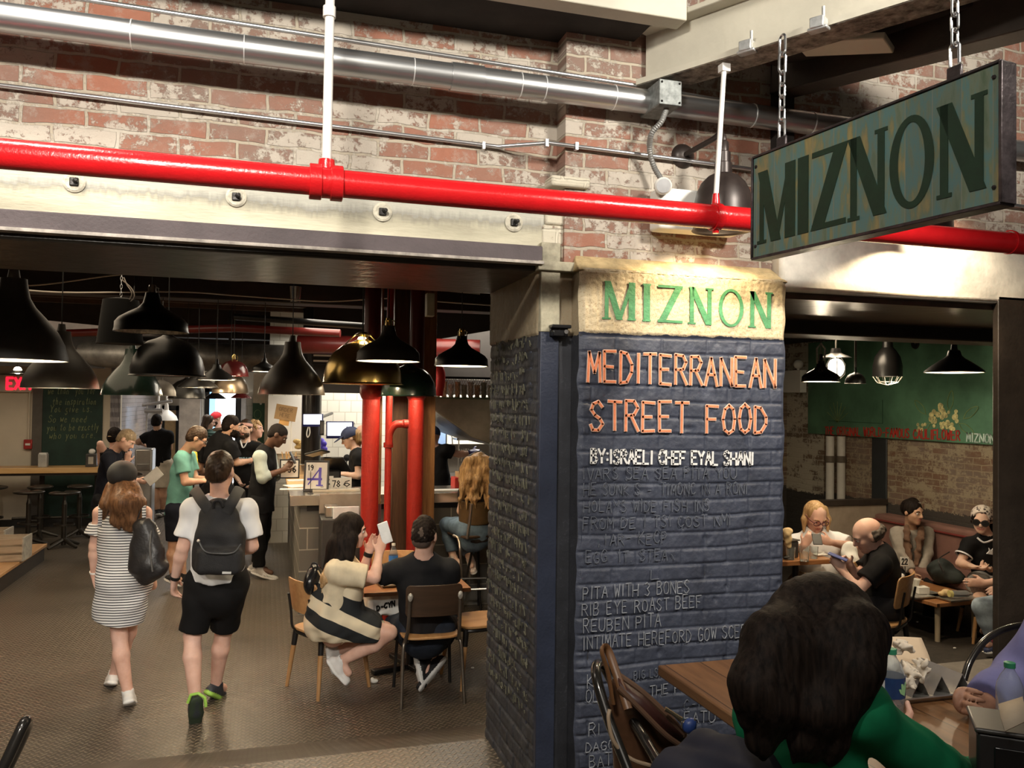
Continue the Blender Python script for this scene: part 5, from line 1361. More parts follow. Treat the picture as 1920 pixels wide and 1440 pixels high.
# platform with a slatted crate
m_plank = wood_mat('platform_boards', (.36, .19, .085), (.52, .30, .14), 1, 2.5, .5)
t = thing('platform', 'low wooden platform with a dark skirt along the passage', 'platform', (-4.5, 8, 0))
MB().mm((-6.5, 5.6, .165), (-2.60, 11.65, .20)).build('deck', m_plank, t, bev=.004)
MB().mm((-6.5, 5.62, 0), (-2.62, 11.6, .165)).build('skirt', M('dark_skirt', (.035, .028, .022), .6), t)
m_crate = wood_mat('crate_wood', (.30, .22, .15), (.50, .40, .29), 0, 4, .7)
c = atZ(20, 1052, .2)
t = thing('crate', 'weathered slatted wooden crate on the platform', 'crate', (c.x, c.y+.1, .2), rz=0)
C0 = Vector((c.x-.1, c.y+.1, .2))
for i in range(3):
    z = .045+i*.09
    for s in (-1, 1): MB().box(C0+Vector((0, s*.17, z)), (.46, .016, .062)).build('slat', m_crate, t)
for s in (-1, 1): MB().box(C0+Vector((s*.235, 0, .135)), (.018, .35, .26)).build('end_board', M('crate_end', (.34, .32, .28), .7, var=.3, vs=20), t)
MB().box(C0+Vector((0, 0, .012)), (.46, .34, .02)).build('bottom', m_crate, t)
c2 = C0+Vector((-.25, .62, 0))
t2 = dup(t, (c2.x, c2.y, .2), 0, 'weathered slatted crate behind the other crate on the platform')
t['group'] = t2['group'] = 'slatted crates on the platform'
# bench edge behind
b = MB(); b.mm((-6.5, 11.9, .30), (-3.45, 12.5, .36)); b.mm((-6.4, 12.0, 0), (-3.55, 12.4, .30)); tag(b.build('bench', m_plank, bev=.004), 'low wooden bench beyond the platform', 'bench')

# ------------------------------------------------------------------ corridor end
YE = 18.98
def panel(name, label, cat, u0, u1, v0, v1, Y, mat, th=.05, **kw):
    a, b_ = atY(u0, v0, Y), atY(u1, v1, Y); o = MB().mm((a.x, Y-th, max(b_.z, 0)), (b_.x, Y, a.z)).build(name, mat, None, **kw)
    return tag(o, label, cat)
def spanel(name, u0, u1, v0, v1, Y, mat, th=.05):
    a, b_ = atY(u0, v0, Y), atY(u1, v1, Y); return struct(name, MB().mm((a.x, Y-th, max(b_.z, 0)), (b_.x, Y, a.z)), mat)
spanel('door_1', 309, 331, 769, 905, YE, M('tan_door', (.62, .42, .20), .4), .03)
a, b_ = atY(280, 760, YE), atY(336, 905, YE)
w = MB(); w.mm((a.x, YE-.06, 0), (atY(309, 800, YE).x, YE, a.z)); w.mm((atY(330, 800, YE).x, YE-.06, 0), (b_.x, YE, a.z)); w.mm((a.x, YE-.06, atY(300, 769, YE).z), (b_.x, YE, a.z)); struct('door_frame', w, m_blk)
spanel('window_1', 335, 340, 762, 905, YE-.01, M('blue_daylight', (.6, .75, .9), .5, emit=(.55, .75, 1), es=1.8), .02)
spanel('column_concrete', 341, 375, 700, 905, YE-.3, M('raw_concrete', (.42, .36, .30), .9, var=.25, vs=4, bump=.6, bs=9), .4)
spanel('trim_1', 375, 383, 740, 905, YE-.2, M('white_trim', (.85, .83, .78), .5), .1)  # trim in one plain white
w = MB(); wz = atY(400, 735, YE-.25).z
for (u0, u1) in ((383, 392), (441, 453)): w.mm((atY(u0, 800, YE-.25).x, YE-.33, 0), (atY(u1, 800, YE-.25).x, YE-.2, wz+.2))
w.mm((atY(383, 800, YE-.25).x, YE-.33, wz), (atY(453, 800, YE-.25).x, YE-.2, wz+.2)); struct('window_2_frame', w, m_blk)
spanel('window_2', 392, 441, 735, 905, YE-.2, M('white_daylight', (.9, .92, .95), .5, emit=(.92, .95, 1), es=3.2), .02)
spanel('window_3', 392, 401, 735, 905, YE-.23, M('sky_strip', (.5, .7, .95), .5, emit=(.32, .60, .95), es=1.6), .02)
spanel('trim_2', 453, 462, 735, 905, YE-.3, M('grey_trim', (.42, .40, .38), .6), .1)
spanel('trim_3', 462, 476, 735, 905, 15.5, tile_mat('pale_tile', 'xz', (.70, .70, .68), (.5, .48, .45), .16, .16, .005, .3), .1)
spanel('wall_header', 476, 505, 690, 756, 15.4, M('pale_cream', (.78, .66, .50), .6), .1)  # header in a paler cream than the walls
t = thing('green_board', 'small dark green board with faint chalk rings beyond the queue', 'board', atY(487, 880, 15.4))
a, b_ = atY(474, 755, 15.4), atY(497, 880, 15.4)
MB().mm((a.x, 15.34, b_.z), (b_.x, 15.4, a.z)).build('panel', M('board_green', (.035, .10, .055), .5), t)
q = atY(483, 777, 15.33); MB().tube([q+Vector((math.cos(a_)*.06, 0, math.sin(a_)*.08)) for a_ in [i*.42 for i in range(17)]], .005, 6).build('chalk_ring', M('board_chalk2', (.2, .3, .15), .9), t)
MB().sphere(atY(489, 757, 15.33), .02, 10).build('clip', m_whs, t)
spanel('trim_4', 497, 504, 740, 930, 15.3, M('cream_post', (.60, .50, .36), .5), .12)
# service lamps: white shades on bent arms
for (u, v, lab) in ((297, 778, 'white enamel lamp on a bent arm over the man with white shorts'), (312, 782, 'white enamel lamp on a bent arm partly behind its twin')):
    c = W(u, v, 15.2); t = thing('arm_lamp', lab, 'lamp', c, 'white lamps on bent arms')
    MB().shell([(.20, -.06), (.17, .02), (.10, .09), (.04, .13), (.03, .24)], c, .005).build('shade', m_whs, t)
    MB().tube(smooth_path([c+UP*.22, c+Vector((.0, 0, .40)), c+Vector((-.06, .1, .55)), c+Vector((-.30, .3, .58))], 6), .018, 10).build('arm', m_whs, t)
    MB().sphere(c+UP*.0, .05, 12).build('bulb', m_bulb, t)
c = W(264, 770, 15.0)+Vector((.22, 0, 0))
t = thing('espresso_rig', 'metal pipework rig standing by the glossy tiled wall', 'rig', (c.x, c.y, 0))
m_rig = M('rig_steel', (.45, .43, .40), .3, .85)
for dx in (-.12, .12): MB().cyl((c.x+dx, c.y, .9), (c.x+dx, c.y, c.z+.15), .015, .015, 10).build('post', m_rig, t)
b = MB(); b.cyl((c.x-.2, c.y, c.z+.1), (c.x+.3, c.y, c.z+.18), .03, .03, 12); b.cyl((c.x-.15, c.y-.05, c.z), (c.x+.15, c.y-.05, c.z), .045, .045, 14); b.build('pipes', m_rig, t)
a, b_ = W(253, 842, 12.6), W(283, 935, 12.6)
t = thing('steel_bin', 'tall brushed steel waste bin behind the grey-haired man', 'bin', ((a.x+b_.x)/2, a.y, 0))
MB().box(((a.x+b_.x)/2, a.y+.2, a.z/2), (b_.x-a.x, .4, a.z)).build('body', M('brushed_steel', (.42, .40, .36), .32, .9, stretch=(2, 2, 40), var=.15), t, bev=.02)
MB().box(((a.x+b_.x)/2, a.y-.005, a.z*.78), (.18, .02, .10)).build('flap', M('bin_flap', (.3, .29, .27), .3, .9), t, bev=.005)

# ------------------------------------------------------------------ kitchen counter, columns and kitchen
m_cmu = tile_mat('block_front', 'xz', (.150, .138, .118), (.42, .38, .31), .40, .205, .006, .7, bump=.5)
m_cmus = tile_mat('block_side', 'yz', (.145, .13, .108), (.50, .45, .37), .40, .205, .008, .7, bump=.5)  # paler joints put the light on the return into the colour
m_steel = M('stainless_top', (.62, .58, .52), .24, .95, var=.08, stretch=(1, 20, 20))
XC, YC = .33, 8.165
t = thing('service_counter', 'grey block counter with a thick stainless steel top', 'counter', (XC, YC, 0))
MB().mm((XC, YC, 0), (2.75, YC+.5, 1.045)).build('block_base', m_cmu, t, bev=.004)
MB().mm((XC-.004, YC+.002, 0), (XC+.26, 12.2, 1.045)).build('block_return', m_cmus, t)
MB().mm((XC-.10, YC-.10, 1.045), (2.8, YC+.62, 1.142)).build('steel_top', m_steel, t, bev=.004)
MB().mm((XC-.10, YC+.5, 1.10), (XC+.34, 12.2, 1.142)).build('wood_top', m_oak, t, bev=.004)
MB().mm((XC+.06, YC-.012, .985), (2.7, YC-.0, 1.045)).build('recess_shadow_strip', m_blk, t)  # black strip drawn in for the shade under the overhanging top
# red columns and timber
m_redc = M('red_column_paint', (.33, .020, .013), .42, var=.10, vs=30, bump=.35, bs=60)
m_timb = wood_mat('old_timber', (.055, .026, .013), (.16, .08, .035), 2, 5, .6, bump=.4)
m_timb2 = wood_mat('amber_timber', (.18, .075, .022), (.42, .21, .075), 2, 5, .5, bump=.4)
def col_pipe(label, u0, u1, d, r=None, cap=True, grp='red columns at the counter', z1=3.3):
    c = W((u0+u1)/2, 900, d); r = (u1-u0)*d/F_PX/2
    t = thing('red_column', label, 'column', (c.x, c.y, 0), grp)
    MB().cyl((c.x, c.y, 0), (c.x, c.y, 2.10), r, r, 32).build('shaft', m_redc, t)
    MB().cyl((c.x, c.y, 2.10), (c.x, c.y, z1), r*.92, r*.92, 28).build('upper_shaft', m_dred, t)
    if cap:
        zc = 2.05+16*d/F_PX
        MB().lathe([(r, -.07), (r*1.15, -.05), (r*1.3, -.02), (r*1.3, .05), (r*1.12, .07), (r, .09)], (c.x, c.y, zc), 32, close=True).build('collar', M('collar_red', (.26, .018, .014), .35, bump=.3), t)
    return t, c, r
col_pipe('thick red column nearest the cashier', 677, 710, 7.35)
col_pipe('thick red column against the amber timber post', 763, 793, 7.55)
c = W(727, 900, 7.35)
t = thing('standpipe', 'slim red standpipe with an elbow outlet between the two red columns', 'pipe', (c.x, c.y, 0))
r = .030
MB().cyl((c.x, c.y, 0), (c.x, c.y, 3.2), r, r, 20).build('pipe', m_redc, t)
zt = W(733, 808, 7.35).z
MB().tube(smooth_path([(c.x, c.y-.02, zt-.12), (c.x+.005, c.y-.03, zt-.02), (c.x+.05, c.y-.05, zt+.055), (c.x+.125, c.y-.06, zt+.065)], 8), [.034]*24+[.040], 16).build('elbow', m_redc, t)
MB().lathe([(.030, -.025), (.043, -.02), (.043, .02), (.030, .025)], (c.x, c.y, zt-.125), 24, close=True).build('coupling', m_redc, t)
MB().cyl((c.x+.125, c.y-.06, zt+.065), (c.x+.165, c.y-.062, zt+.063), .040, .040, 18).build('outlet', m_redc, t)
for (u0, u1, d, m_, lab) in ((735, 765, 7.75, m_timb, 'dark old timber post between the red pipes'), (790, 806, 7.72, m_timb2, 'amber timber post at the end of the red columns')):
    a, b_ = W(u0, 900, d), W(u1, 900, d)
    MBx = MB().mm((a.x, a.y, 0), (b_.x+.05, a.y+.16, 3.3)); tag(MBx.build('timber_post', m_, bev=.008), lab, 'post')
c = W(717, 900, 7.6); MB_ = MB().mm((c.x-.03, c.y, 0), (c.x-.012, c.y+.05, 3.2)); tag(MB_.build('timber_batten', m_timb2), 'thin batten beside the slim red standpipe', 'batten')

# waste station in front of the counter
a = W(603, 968, 7.45); x1 = W(690, 968, 7.45).x
t = thing('waste_station', 'dark waste station with steel pans before the block counter', 'station', (a.x, a.y, 0))
m_ws = M('station_black', (.040, .038, .036), .5)
MB().mm((a.x, a.y, 0), (x1, YC-.12, a.z-.03)).build('cabinet', m_ws, t, bev=.01)
MB().mm((a.x+.0, YC-.15, a.z-.03), (x1, YC-.13, a.z+.16)).build('back_splash', M('taupe_panel', (.30, .25, .20), .4), t, bev=.02)
MB().mm((a.x+.04, a.y+.1, a.z-.03), (a.x+.16, a.y+.35, a.z+.07)).build('pan', m_steel, t, bev=.008)
MB().mm((a.x+.10, a.y+.02, a.z-.22), (x1-.06, a.y+.04, a.z+.08)).build('white_panel', M('glossy_white', (.66, .66, .68), .12), t, bev=.01)
MB().mm((x1+.03, a.y-.02, .3), (x1+.13, a.y+.1, a.z+.1)).build('chute', M('chute_steel', (.5, .55, .62), .2, .9), t)
Body(.012).ell((x1+.08, a.y+.05, a.z+.13), (.06, .05, .05)).ell((x1+.05, a.y+.06, a.z+.16), (.04, .04, .04)).build('napkins', m_whs, t)

# ---- on the counter
ZC = 1.142
def onc(u, v): return atZ(u, v, ZC)
m_paper = M('white_paper', (.82, .80, .75), .7, var=.03)
m_pblk = M('black_plastic', (.014, .014, .015), .35)
m_dig = M('black_ink', (.012, .012, .012), .6)
m_blu = M('violet_blue', (.10, .07, .48), .5)
# framed notice
c = onc(592, 922); dx = Vector((.985, -.17, 0)); tl = Vector((.10, .26, 1)).normalized(); tl = orth(tl, dx); nn_ = dx.cross(tl)
t = thing('counter_notice', 'black framed white notice with a violet blue figure leaning on the counter', 'frame', c)
MB().box(c+tl*.155, (.245, .02, .31), ax=(dx, nn_*-1, tl)).build('frame', m_pblk, t, bev=.004)
MB().box(c+tl*.158+nn_*.011, (.205, .004, .262), ax=(dx, nn_*-1, tl)).build('paper', m_paper, t)
b = MB(); O = c+tl*.06+nn_*.0135-dx*.02
b.ribbon([O+dx*.055, O+dx*.055+tl*.17], .026, nn_, .002); b.ribbon([O+dx*-.055+tl*.01, O+dx*.05+tl*.165], .012, nn_, .002); b.ribbon([O+dx*-.06+tl*.062, O+dx*.07+tl*.062], .022, nn_, .002); b.ribbon([O+dx*.025, O+dx*.085], .012, nn_, .002)
b.build('blue_figure', m_blu, t)
MB().box(c+tl*.045+nn_*.0135+dx*.06, (.03, .002, .006), ax=(dx, nn_*-1, tl)).build('small_print', m_dig, t)
def number_card(num, p, rz, label, w=.085, h=.115, stem=.16, grp='numbered table cards'):
    x = Vector((math.cos(rz), math.sin(rz), 0)); n = Vector((math.sin(rz), -math.cos(rz), 0))
    t = thing('number_card', label, 'card', p, grp)
    MB().cyl(p, p+UP*stem, .003, .003, 8).build('stem', m_pblk, t); MB().lathe([(0, 0), (.03, 0), (.028, .006), (0, .008)], p, 18).build('base', m_pblk, t)
    c = p+UP*(stem+h/2-.02); MB().box(c, (w, .004, h), ax=(x, -n, UP)).build('card', m_paper, t, bev=.002)
    write(num, c-x*(w*.36)-UP*(h*.26)+n*.0025, x, UP, n, w*.72, h*.52, .009, m_dig, 'number', t, 1, .0, t=.0015)
    return t
number_card('19', onc(582, 926), -.15, 'white number card reading 19 in front of the framed notice', .072, .095, .225)
for i, (num, u, v, lab) in enumerate((('17', 598, 920, 'first of the white number cards beside the till, reading 17'), ('5', 612, 919, 'white number card reading 5 tucked between two others'), ('78', 630, 920, 'white number card reading 78 beside the red column'), ('1', 616, 917, 'white number card mostly hidden behind card 5'), ('6', 650, 919, 'white number card just clear of the red column'))):
    number_card(num, onc(u, v)+Vector((0, .04*(i % 2), 0)), -.25+.15*i, lab, .105, .118, .03)
t = thing('card_rack', 'pale rack holding the number cards on the counter', 'rack', onc(625, 922))
p = onc(625, 922); MB().box(p+Vector((.03, .03, .012)), (.46, .10, .024)).build('tray', M('clear_tray', (.6, .55, .45), .2), t, bev=.004)
# till
c = onc(632, 912)
t = thing('till_screen', 'black till with two tilted screens facing the cashier', 'till', c)
for (dx_, w_, h_, k) in ((.0, .26, .24, 0), (-.20, .22, .05, 1)):
    f = Vector((.35, .55, .75)).normalized() if k == 0 else Vector((-.1, .3, .95)).normalized()
    x = Vector((.8, -.6, 0)).normalized(); x = orth(x, f); y = f.cross(x)
    MB().box(c+Vector((dx_+.0, .15, .22 if k == 0 else .34)), (w_, .02, h_ if k == 0 else .16), ax=(x, f, y)).build('screen', m_pblk, t, bev=.006)
MB().box(c+Vector((-.02, .2, .08)), (.14, .16, .16)).build('stand', m_pblk, t, bev=.02)
MB().cyl(c+Vector((-.15, .1, 0)), c+Vector((-.15, .1, .3)), .02, .02, 14).build('pole', M('smoke', (.1, .1, .1), .2), t)
# counter clutter
for (u, v, sx_, sy_, rz, lab, nm) in ((556, 912, .20, .28, .3, 'white sheet of paper at the near corner of the counter', 'paper_sheet'), (548, 918, .24, .10, -.1, 'white paper slip overhanging the counter edge by the man in the vest', 'paper_sheet'), (562, 902, .26, .12, .1, 'folded white napkins with a blue pen on the wooden counter', 'napkin_stack')):
    p = onc(u, v); o = MB().box(p+UP*.004, (sx_, sy_, .006 if nm == 'paper_sheet' else .02), rz=rz).build(nm, m_paper); tag(o, lab, 'paper')
p = onc(563, 893)+Vector((0, .3, 0))
t = thing('steel_pot', 'small steel pot with a rim among the counter clutter', 'pot', p)
MB().shell([(.075, 0), (.078, .11), (.088, .115)], p, .003).build('pot', m_steel, t); MB().lathe([(0, .002), (.07, .002), (.07, .09), (0, .09)], p, 20).build('contents', M('sauce', (.3, .18, .08), .4), t)
p = onc(545, 890)+Vector((0, .25, 0))
t = thing('wooden_box', 'small wooden box of cutlery near the man in the vest', 'box', p)
MB().box(p+UP*.06, (.22, .18, .12)).build('box', m_oak, t, bev=.004)
b = MB(); rr = random.Random(3)
for i in range(7):
    q = p+Vector((rr.uniform(-.08, .08), rr.uniform(-.06, .06), .1)); MB().cyl(q, q+Vector((rr.uniform(-.05, .05), 0, .16)), .006, .006, 6).build('stick', m_oak, t)
p = onc(575, 886)+Vector((.02, .9, 0))
t = thing('tray_stack', 'stack of pale trays at the kitchen pass', 'trays', p)
for i in range(7): MB().box(p+Vector((0, 0, .015+i*.03)), (.34, .30, .026)).build('tray', M('pale_tray', (.62, .55, .42), .5), t, bev=.004)
pt = p+UP*.22
t = thing('bread_pile', 'heap of golden bread in paper on the tray stack', 'bread', pt)
B = Body(.012); rr = random.Random(5)
for i in range(14): B.ell(pt+Vector((rr.uniform(-.12, .06), rr.uniform(-.06, .06), .03+rr.uniform(0, .10))), (.055, .05, .032), None, .008)
B.build('bread', M('golden_bread', (.70, .42, .13), .7, var=.3, vs=20, col2=(.85, .65, .30)), t)
b = MB(); b.add([pt+Vector(q) for q in ((.02, -.1, 0), (.12, -.05, 0), (.10, -.08, .16), (.0, -.09, .17))], [(0, 1, 2, 3)]); o = b.build('paper', m_paper, t); o.modifiers.new('s', 'SOLIDIFY').thickness = .003
pg = p+Vector((.19, .0, .21))
t = thing('glove_box', 'bunch of violet gloves by the black flue', 'gloves', pg)
B = Body(.010)
for q in ((0, 0, .06), (.05, 0, .10), (.02, .02, .14), (-.04, 0, .11), (.06, 0, .03)): B.ell(pg+Vector(q), (.045, .035, .04), None, .006)
B.build('gloves', M('violet_glove', (.09, .055, .50), .4), t); MB().box(pg+Vector((-.02, .03, -.02)), (.12, .08, .10)).build('box', M('glove_carton', (.72, .52, .28), .6), t)
# numbered frame near the queue
c = W(543, 880, 9.5); c.z = ZC
t = thing('order_frame', 'dark framed card with faint numbers behind the hands of the man in the vest', 'frame', c)
MB().box(c+UP*.11, (.22, .02, .22)).build('frame', m_pblk, t, bev=.003); MB().box(c+UP*.11+Vector((0, -.012, 0)), (.19, .004, .19)).build('card', m_paper, t)
write('756', c+Vector((-.07, -.015, .07)), AX, AZ, NF, .14, .08, .012, m_dig, 'numbers', t, 2, .05, t=.002)
# kitchen wall things
YK = 12.28
a, b_ = W(566, 745, 11.0), W(604, 745, 11.0)
t = thing('flue', 'black round flue in the lit kitchen', 'flue', ((a.x+b_.x)/2, a.y, 0))
MB().cyl(((a.x+b_.x)/2, a.y, 1.1), ((a.x+b_.x)/2, a.y, 3.3), (b_.x-a.x)/2, (b_.x-a.x)/2, 32).build('pipe', M('flue_black', (.035, .032, .03), .3, .6, stretch=(1, 1, .05), vs=30, var=.4), t)
MB().box(((a.x+b_.x)/2, a.y, .55), (.34, .4, 1.1)).build('oven_body', m_pblk, t)
def screen(label, u0, u1, v0, v1, d):
    p0, p1 = W(u0, v0, d), W(u1, v1, d); x = (W(u1, v0, d)-p0).normalized(); y = (p0-W(u0, v1, d)).normalized(); n = x.cross(y); c = (p0+p1)/2; w_, h_ = (W(u1, v0, d)-p0).length, (p0-W(u0, v1, d)).length
    t = thing('monitor', label, 'screen', c, 'order screens in the kitchen')
    MB().box(c, (w_, .04, h_), ax=(x, -n, y)).build('bezel', M('bezel_blue', (.012, .016, .11), .3), t, bev=.004)
    MB().box(c+n*.021+y*.012, (w_*.90, .004, h_*.78), ax=(x, -n, y)).build('display', M('display_white', (.9, .93, 1), .3, emit=(.86, .92, 1), es=1.6), t)
    MB().cyl(c-n*.02, c-n*1.1+UP*.05, .02, .02, 10).build('mount', m_pblk, t)
    MB().box(c+n*.024, (w_*.08, .002, h_*.03), ax=(x, -n, y)).build('icon', M('icon_grey', (.5, .55, .6), .5), t)
screen('small order screen on the black flue', 568, 606, 776, 800, 10.6)
screen('order screen behind the cashier in a cap', 612, 663, 790, 822, 11.2)
c = W(603.5, 802, 10.5); t = thing('wall_phone', 'black box speaker hung beside the small order screen', 'speaker', c)
MB().box(c, (.055, .05, .19)).build('case', m_pblk, t, bev=.006); MB().box(c+Vector((0, -.027, .0)), (.04, .004, .15)).build('grille', m_gry, t)
run('cable_loop', 'white looped cable below the small order screen', ((579, 797, 10.6), (575, 812, 10.58), (577, 820, 10.58), (581, 812, 10.58), (580, 797, 10.6)), .007, m_whs, 'cable')
c = W(536, 774, 10.2); dx_ = Vector((.97, -.1, -.16)).normalized(); up_ = orth(UP, dx_)
t = thing('cardboard_sign', 'tilted brown cardboard sign with faded capitals on a stick', 'sign', c)
MB().box(c, (.255, .008, .185), ax=(dx_, dx_.cross(up_)*-1, up_)).build('board', M('cardboard', (.30, .185, .085), .8, var=.12), t)
nn2 = dx_.cross(up_)
for i, tx in enumerate(('ORDER', 'HERE')): write(tx, c-dx_*(.085-.02*i)+up_*(.015-.07*i)+nn2*.0045, dx_, up_, nn2, .16-.04*i, .045, .007, M('faded_ink', (.16, .10, .05), .8), 'lettering', t, i, .04, t=.001)
MB().box(c-up_*.12+Vector((-.0, .01, 0)), (.12, .01, .07), ax=(dx_, dx_.cross(up_)*-1, up_)).build('backing', M('tan_card', (.55, .30, .10), .7), t)
MB().cyl(c+Vector((.07, .02, -.10)), Vector((c.x+.07, c.y+.02, ZC)), .008, .008, 8).build('stick', m_whs, t)
spanel('wall_white_board', 503, 566, 742, 850, 12.25, M('plain_white_board', (.85, .82, .76), .5, var=.02), .04)  # plain white board before the kitchen tiles
a, b_ = atY(586, 736, 10.9), atY(940, 742, 10.9)
spanel_ = MB().mm((a.x, 10.9, a.z), (b_.x+.4, 11.0, 3.38)); struct('wall_kitchen_dark_screen', spanel_, M('dark_screen', (.022, .017, .014), .6))  # added dark panel keeping the upper kitchen dim
c = atY(607, 672, 10.88); t = thing('vent_grille', 'white slotted vent grille on the added dark panel behind the brown bell lamp', 'vent', c)
MB().box(c, (.30, .03, .16)).build('frame', m_pblk, t)
for k in range(2): MB().box(c+Vector((0, -.018, -.035+.07*k)), (.26, .012, .022)).build('slot', m_whs, t)
c = W(650, 866, 11.9); t = thing('ladle', 'black ladle hanging on the white tiles', 'ladle', c)
MB().lathe([(0, -.02), (.045, -.01), (.05, .02), (0, .03)], c+UP*.06, 18, axis=(0, -1, 0)).build('bowl', m_pblk, t); MB().cyl(c-UP*.14, c+UP*.05, .008, .008, 8).build('handle', m_pblk, t)

# ---- cooking line
a = W(803, 742, 9.6)
t = thing('extractor_hood', 'big dull steel extractor hood over the cooking line', 'hood', a)
h0, h1, h2, h3 = W(808, 745, 9.3), W(935, 745, 9.3), W(935, 838, 9.3), W(884, 820, 9.3)
back = Vector((0, 2.0, 0))
m_hood = M('hood_steel', (.24, .22, .19), .38, .85, var=.25, vs=4)
b = MB(); q = [h0, h1, h2, h3, W(812, 768, 9.3)]; n = len(q)
b.add(q+[p_+back for p_ in q], [(4, 3, 2, 1, 0), (5, 6, 7, 8, 9)]+[(i, (i+1) % n, n+(i+1) % n, n+i) for i in range(n)]); b.build('canopy', m_hood, t, bev=.01)
for i in range(3):
    p_ = W(822+i*22, 775+i*14, 9.7); MB().tube([p_, p_+Vector((.5, .1, -.28))], .015, 8).build('tube', M('tube_grey', (.30, .29, .27), .4, .6), t)
y_ = 9.0; sa, sb = W(806, 744, y_), W(960, 748, y_)
t = thing('cup_shelf', 'hanging mesh shelf stacked with cups above the hood', 'shelf', sa)
MB().mm((sa.x, sa.y-.02, sa.z-.02), (sb.x, sa.y+.35, sa.z)).build('board', M('green_shelf', (.10, .14, .09), .5), t)
MB().mm((sa.x+.1, sa.y-.01, sa.z+.20), (sb.x, sa.y+.35, sa.z+.225)).build('upper_board', m_blk, t)
b = MB()
for i in range(34):
    for s in (-1, 1):
        x = sa.x+.02+i*.028; b.tube([(x, sa.y-.012, sa.z), (min(max(x+s*.10, sa.x), sb.x), sa.y-.012, sa.z+.2)], .0022, 4)
b.build('mesh_front', M('mesh_wire', (.20, .18, .15), .4, .6), t)
rr = random.Random(2)
for i in range(11):
    x = sa.x+.10+i*.075
    m_ = (M('kraft_cup', (.62, .42, .22), .6), M('sage_cup', (.24, .30, .22), .5), m_whs)[(0, 0, 2, 0, 1, 2, 0, 1, 2, 2, 0)[i]]
    o = MB().shell([(.026, sa.z), (.033, sa.z+.14+.03*(i % 2))], (x, sa.y+.08, 0), .003, 18).build('paper_cup', m_); tag(o, ('tan' if m_.name.startswith('kraft') else 'sage green' if m_.name.startswith('sage') else 'white')+' paper cup stack behind the wire mesh of the kitchen shelf', 'cup', 'paper cups on the mesh shelf')
pa = W(855, 845, 11.0)
t = thing('pan_shelf', 'steel wall shelf piled with dark pans', 'shelf', pa)
q0, q1 = W(857, 823, 11.2), W(930, 838, 9.2)
MB().mm((q0.x, q0.y, q0.z-.02), (q0.x+1.2, q0.y+.35, q0.z+.01)).build('board', m_steel, t)
MB().cyl((q0.x+.03, q0.y+.02, q0.z-.5), (q0.x+.03, q0.y+.02, q0.z), .008, .008, 8).build('hook_bar', m_steel, t)
for i in range(4):
    p_ = Vector((q0.x+.15+i*.2, q0.y+.12, q0.z+.02)); t2 = thing('pan', 'dark frying pan, number %s in the pile on the steel wall shelf' % ('one', 'two', 'three', 'four')[i], 'pan', p_, 'pans on the steel wall shelf')
    t2['label'] = 'dark frying pan piled on the steel wall shelf'
    MB().shell([(.09, 0), (.125, .05)], p_, .006, 24).build('bowl', M('pan_black', (.03, .028, .026), .4, .5), t2); MB().lathe([(0, 0), (.09, 0), (.09, .006), (0, .006)], p_, 24).build('base', MATS['pan_black'], t2)
    MB().tube([p_+Vector((-.10, -.03, .05)), p_+Vector((-.30, -.08, .075))], .010, 8).build('handle', MATS['pan_black'], t2)
for i in range(5):
    p_ = W(862+i*4, 842, 11.1); o = MB().cyl(p_, p_-UP*(.13+.03*(i % 3)), .006, .010, 8).build('utensil', m_steel); tag(o, 'steel utensil hanging in a row under the wall shelf', 'utensil', 'utensils under the wall shelf')
p_ = atY(845, 905, 10.55)
t = thing('range', 'steel cooking range with black knobs', 'stove', (p_.x, 10.7, 0))
MB().mm((p_.x-.25, 10.6, 0), (p_.x+1.0, 11.4, .98)).build('body', m_hood, t, bev=.01); MB().mm((p_.x-.25, 10.56, .98), (p_.x+1.0, 11.45, 1.06)).build('top', M('range_top', (.12, .11, .10), .4, .7), t, bev=.01)
MB().mm((p_.x-.25, 11.4, 1.05), (p_.x+1.0, 11.45, 1.45)).build('back_panel', m_steel, t)
for i in range(7): MB().cyl((p_.x-.2+i*.09, 10.60, .92), (p_.x-.2+i*.09, 10.55, .92), .022, .018, 12).build('knob', m_pblk, t)
for (u0, u1, v0, v1, d, m_, nm, lab, ct_) in ((861, 884, 886, 920, 8.75, M('kraft_box', (.45, .29, .14), .7), 'cardboard_box', 'open brown cardboard box on the counter by the curly-haired woman', 'box'), (853, 861, 896, 914, 8.7, M('box_red', (.55, .04, .03), .5), 'carton', 'small red carton beside the brown cardboard box', 'carton')):
    p0_, p1_ = W(u0, v0, d), W(u1, v1, d); o = MB().mm((p0_.x, p0_.y, ZC), (p1_.x, p0_.y+.2, p0_.z)).build(nm, m_, bev=.003); tag(o, lab, ct_)
p_ = onc(812, 921); o = MB().box(p_+Vector((.1, .05, .004)), (.38, .16, .008)).build('menu_sheet', m_paper); tag(o, 'white menu sheet lying on the stainless counter past the timber post', 'paper')
p_ = W(846, 800, 11.8); t = thing('wall_socket', 'small grey socket box on the kitchen tiles with a hanging cord', 'socket', p_); MB().box(p_, (.12, .06, .12)).build('box', m_gry, t, bev=.005); MB().tube([p_-UP*.05, p_+Vector((.03, 0, -.3)), p_+Vector((.01, 0, -.6))], .008, 6).build('cord', m_gry, t)
p_ = W(838, 815, 11.6); t = thing('drinks_fridge', 'blue lit fridge door glimpsed behind the cook', 'fridge', (p_.x, p_.y, 0))
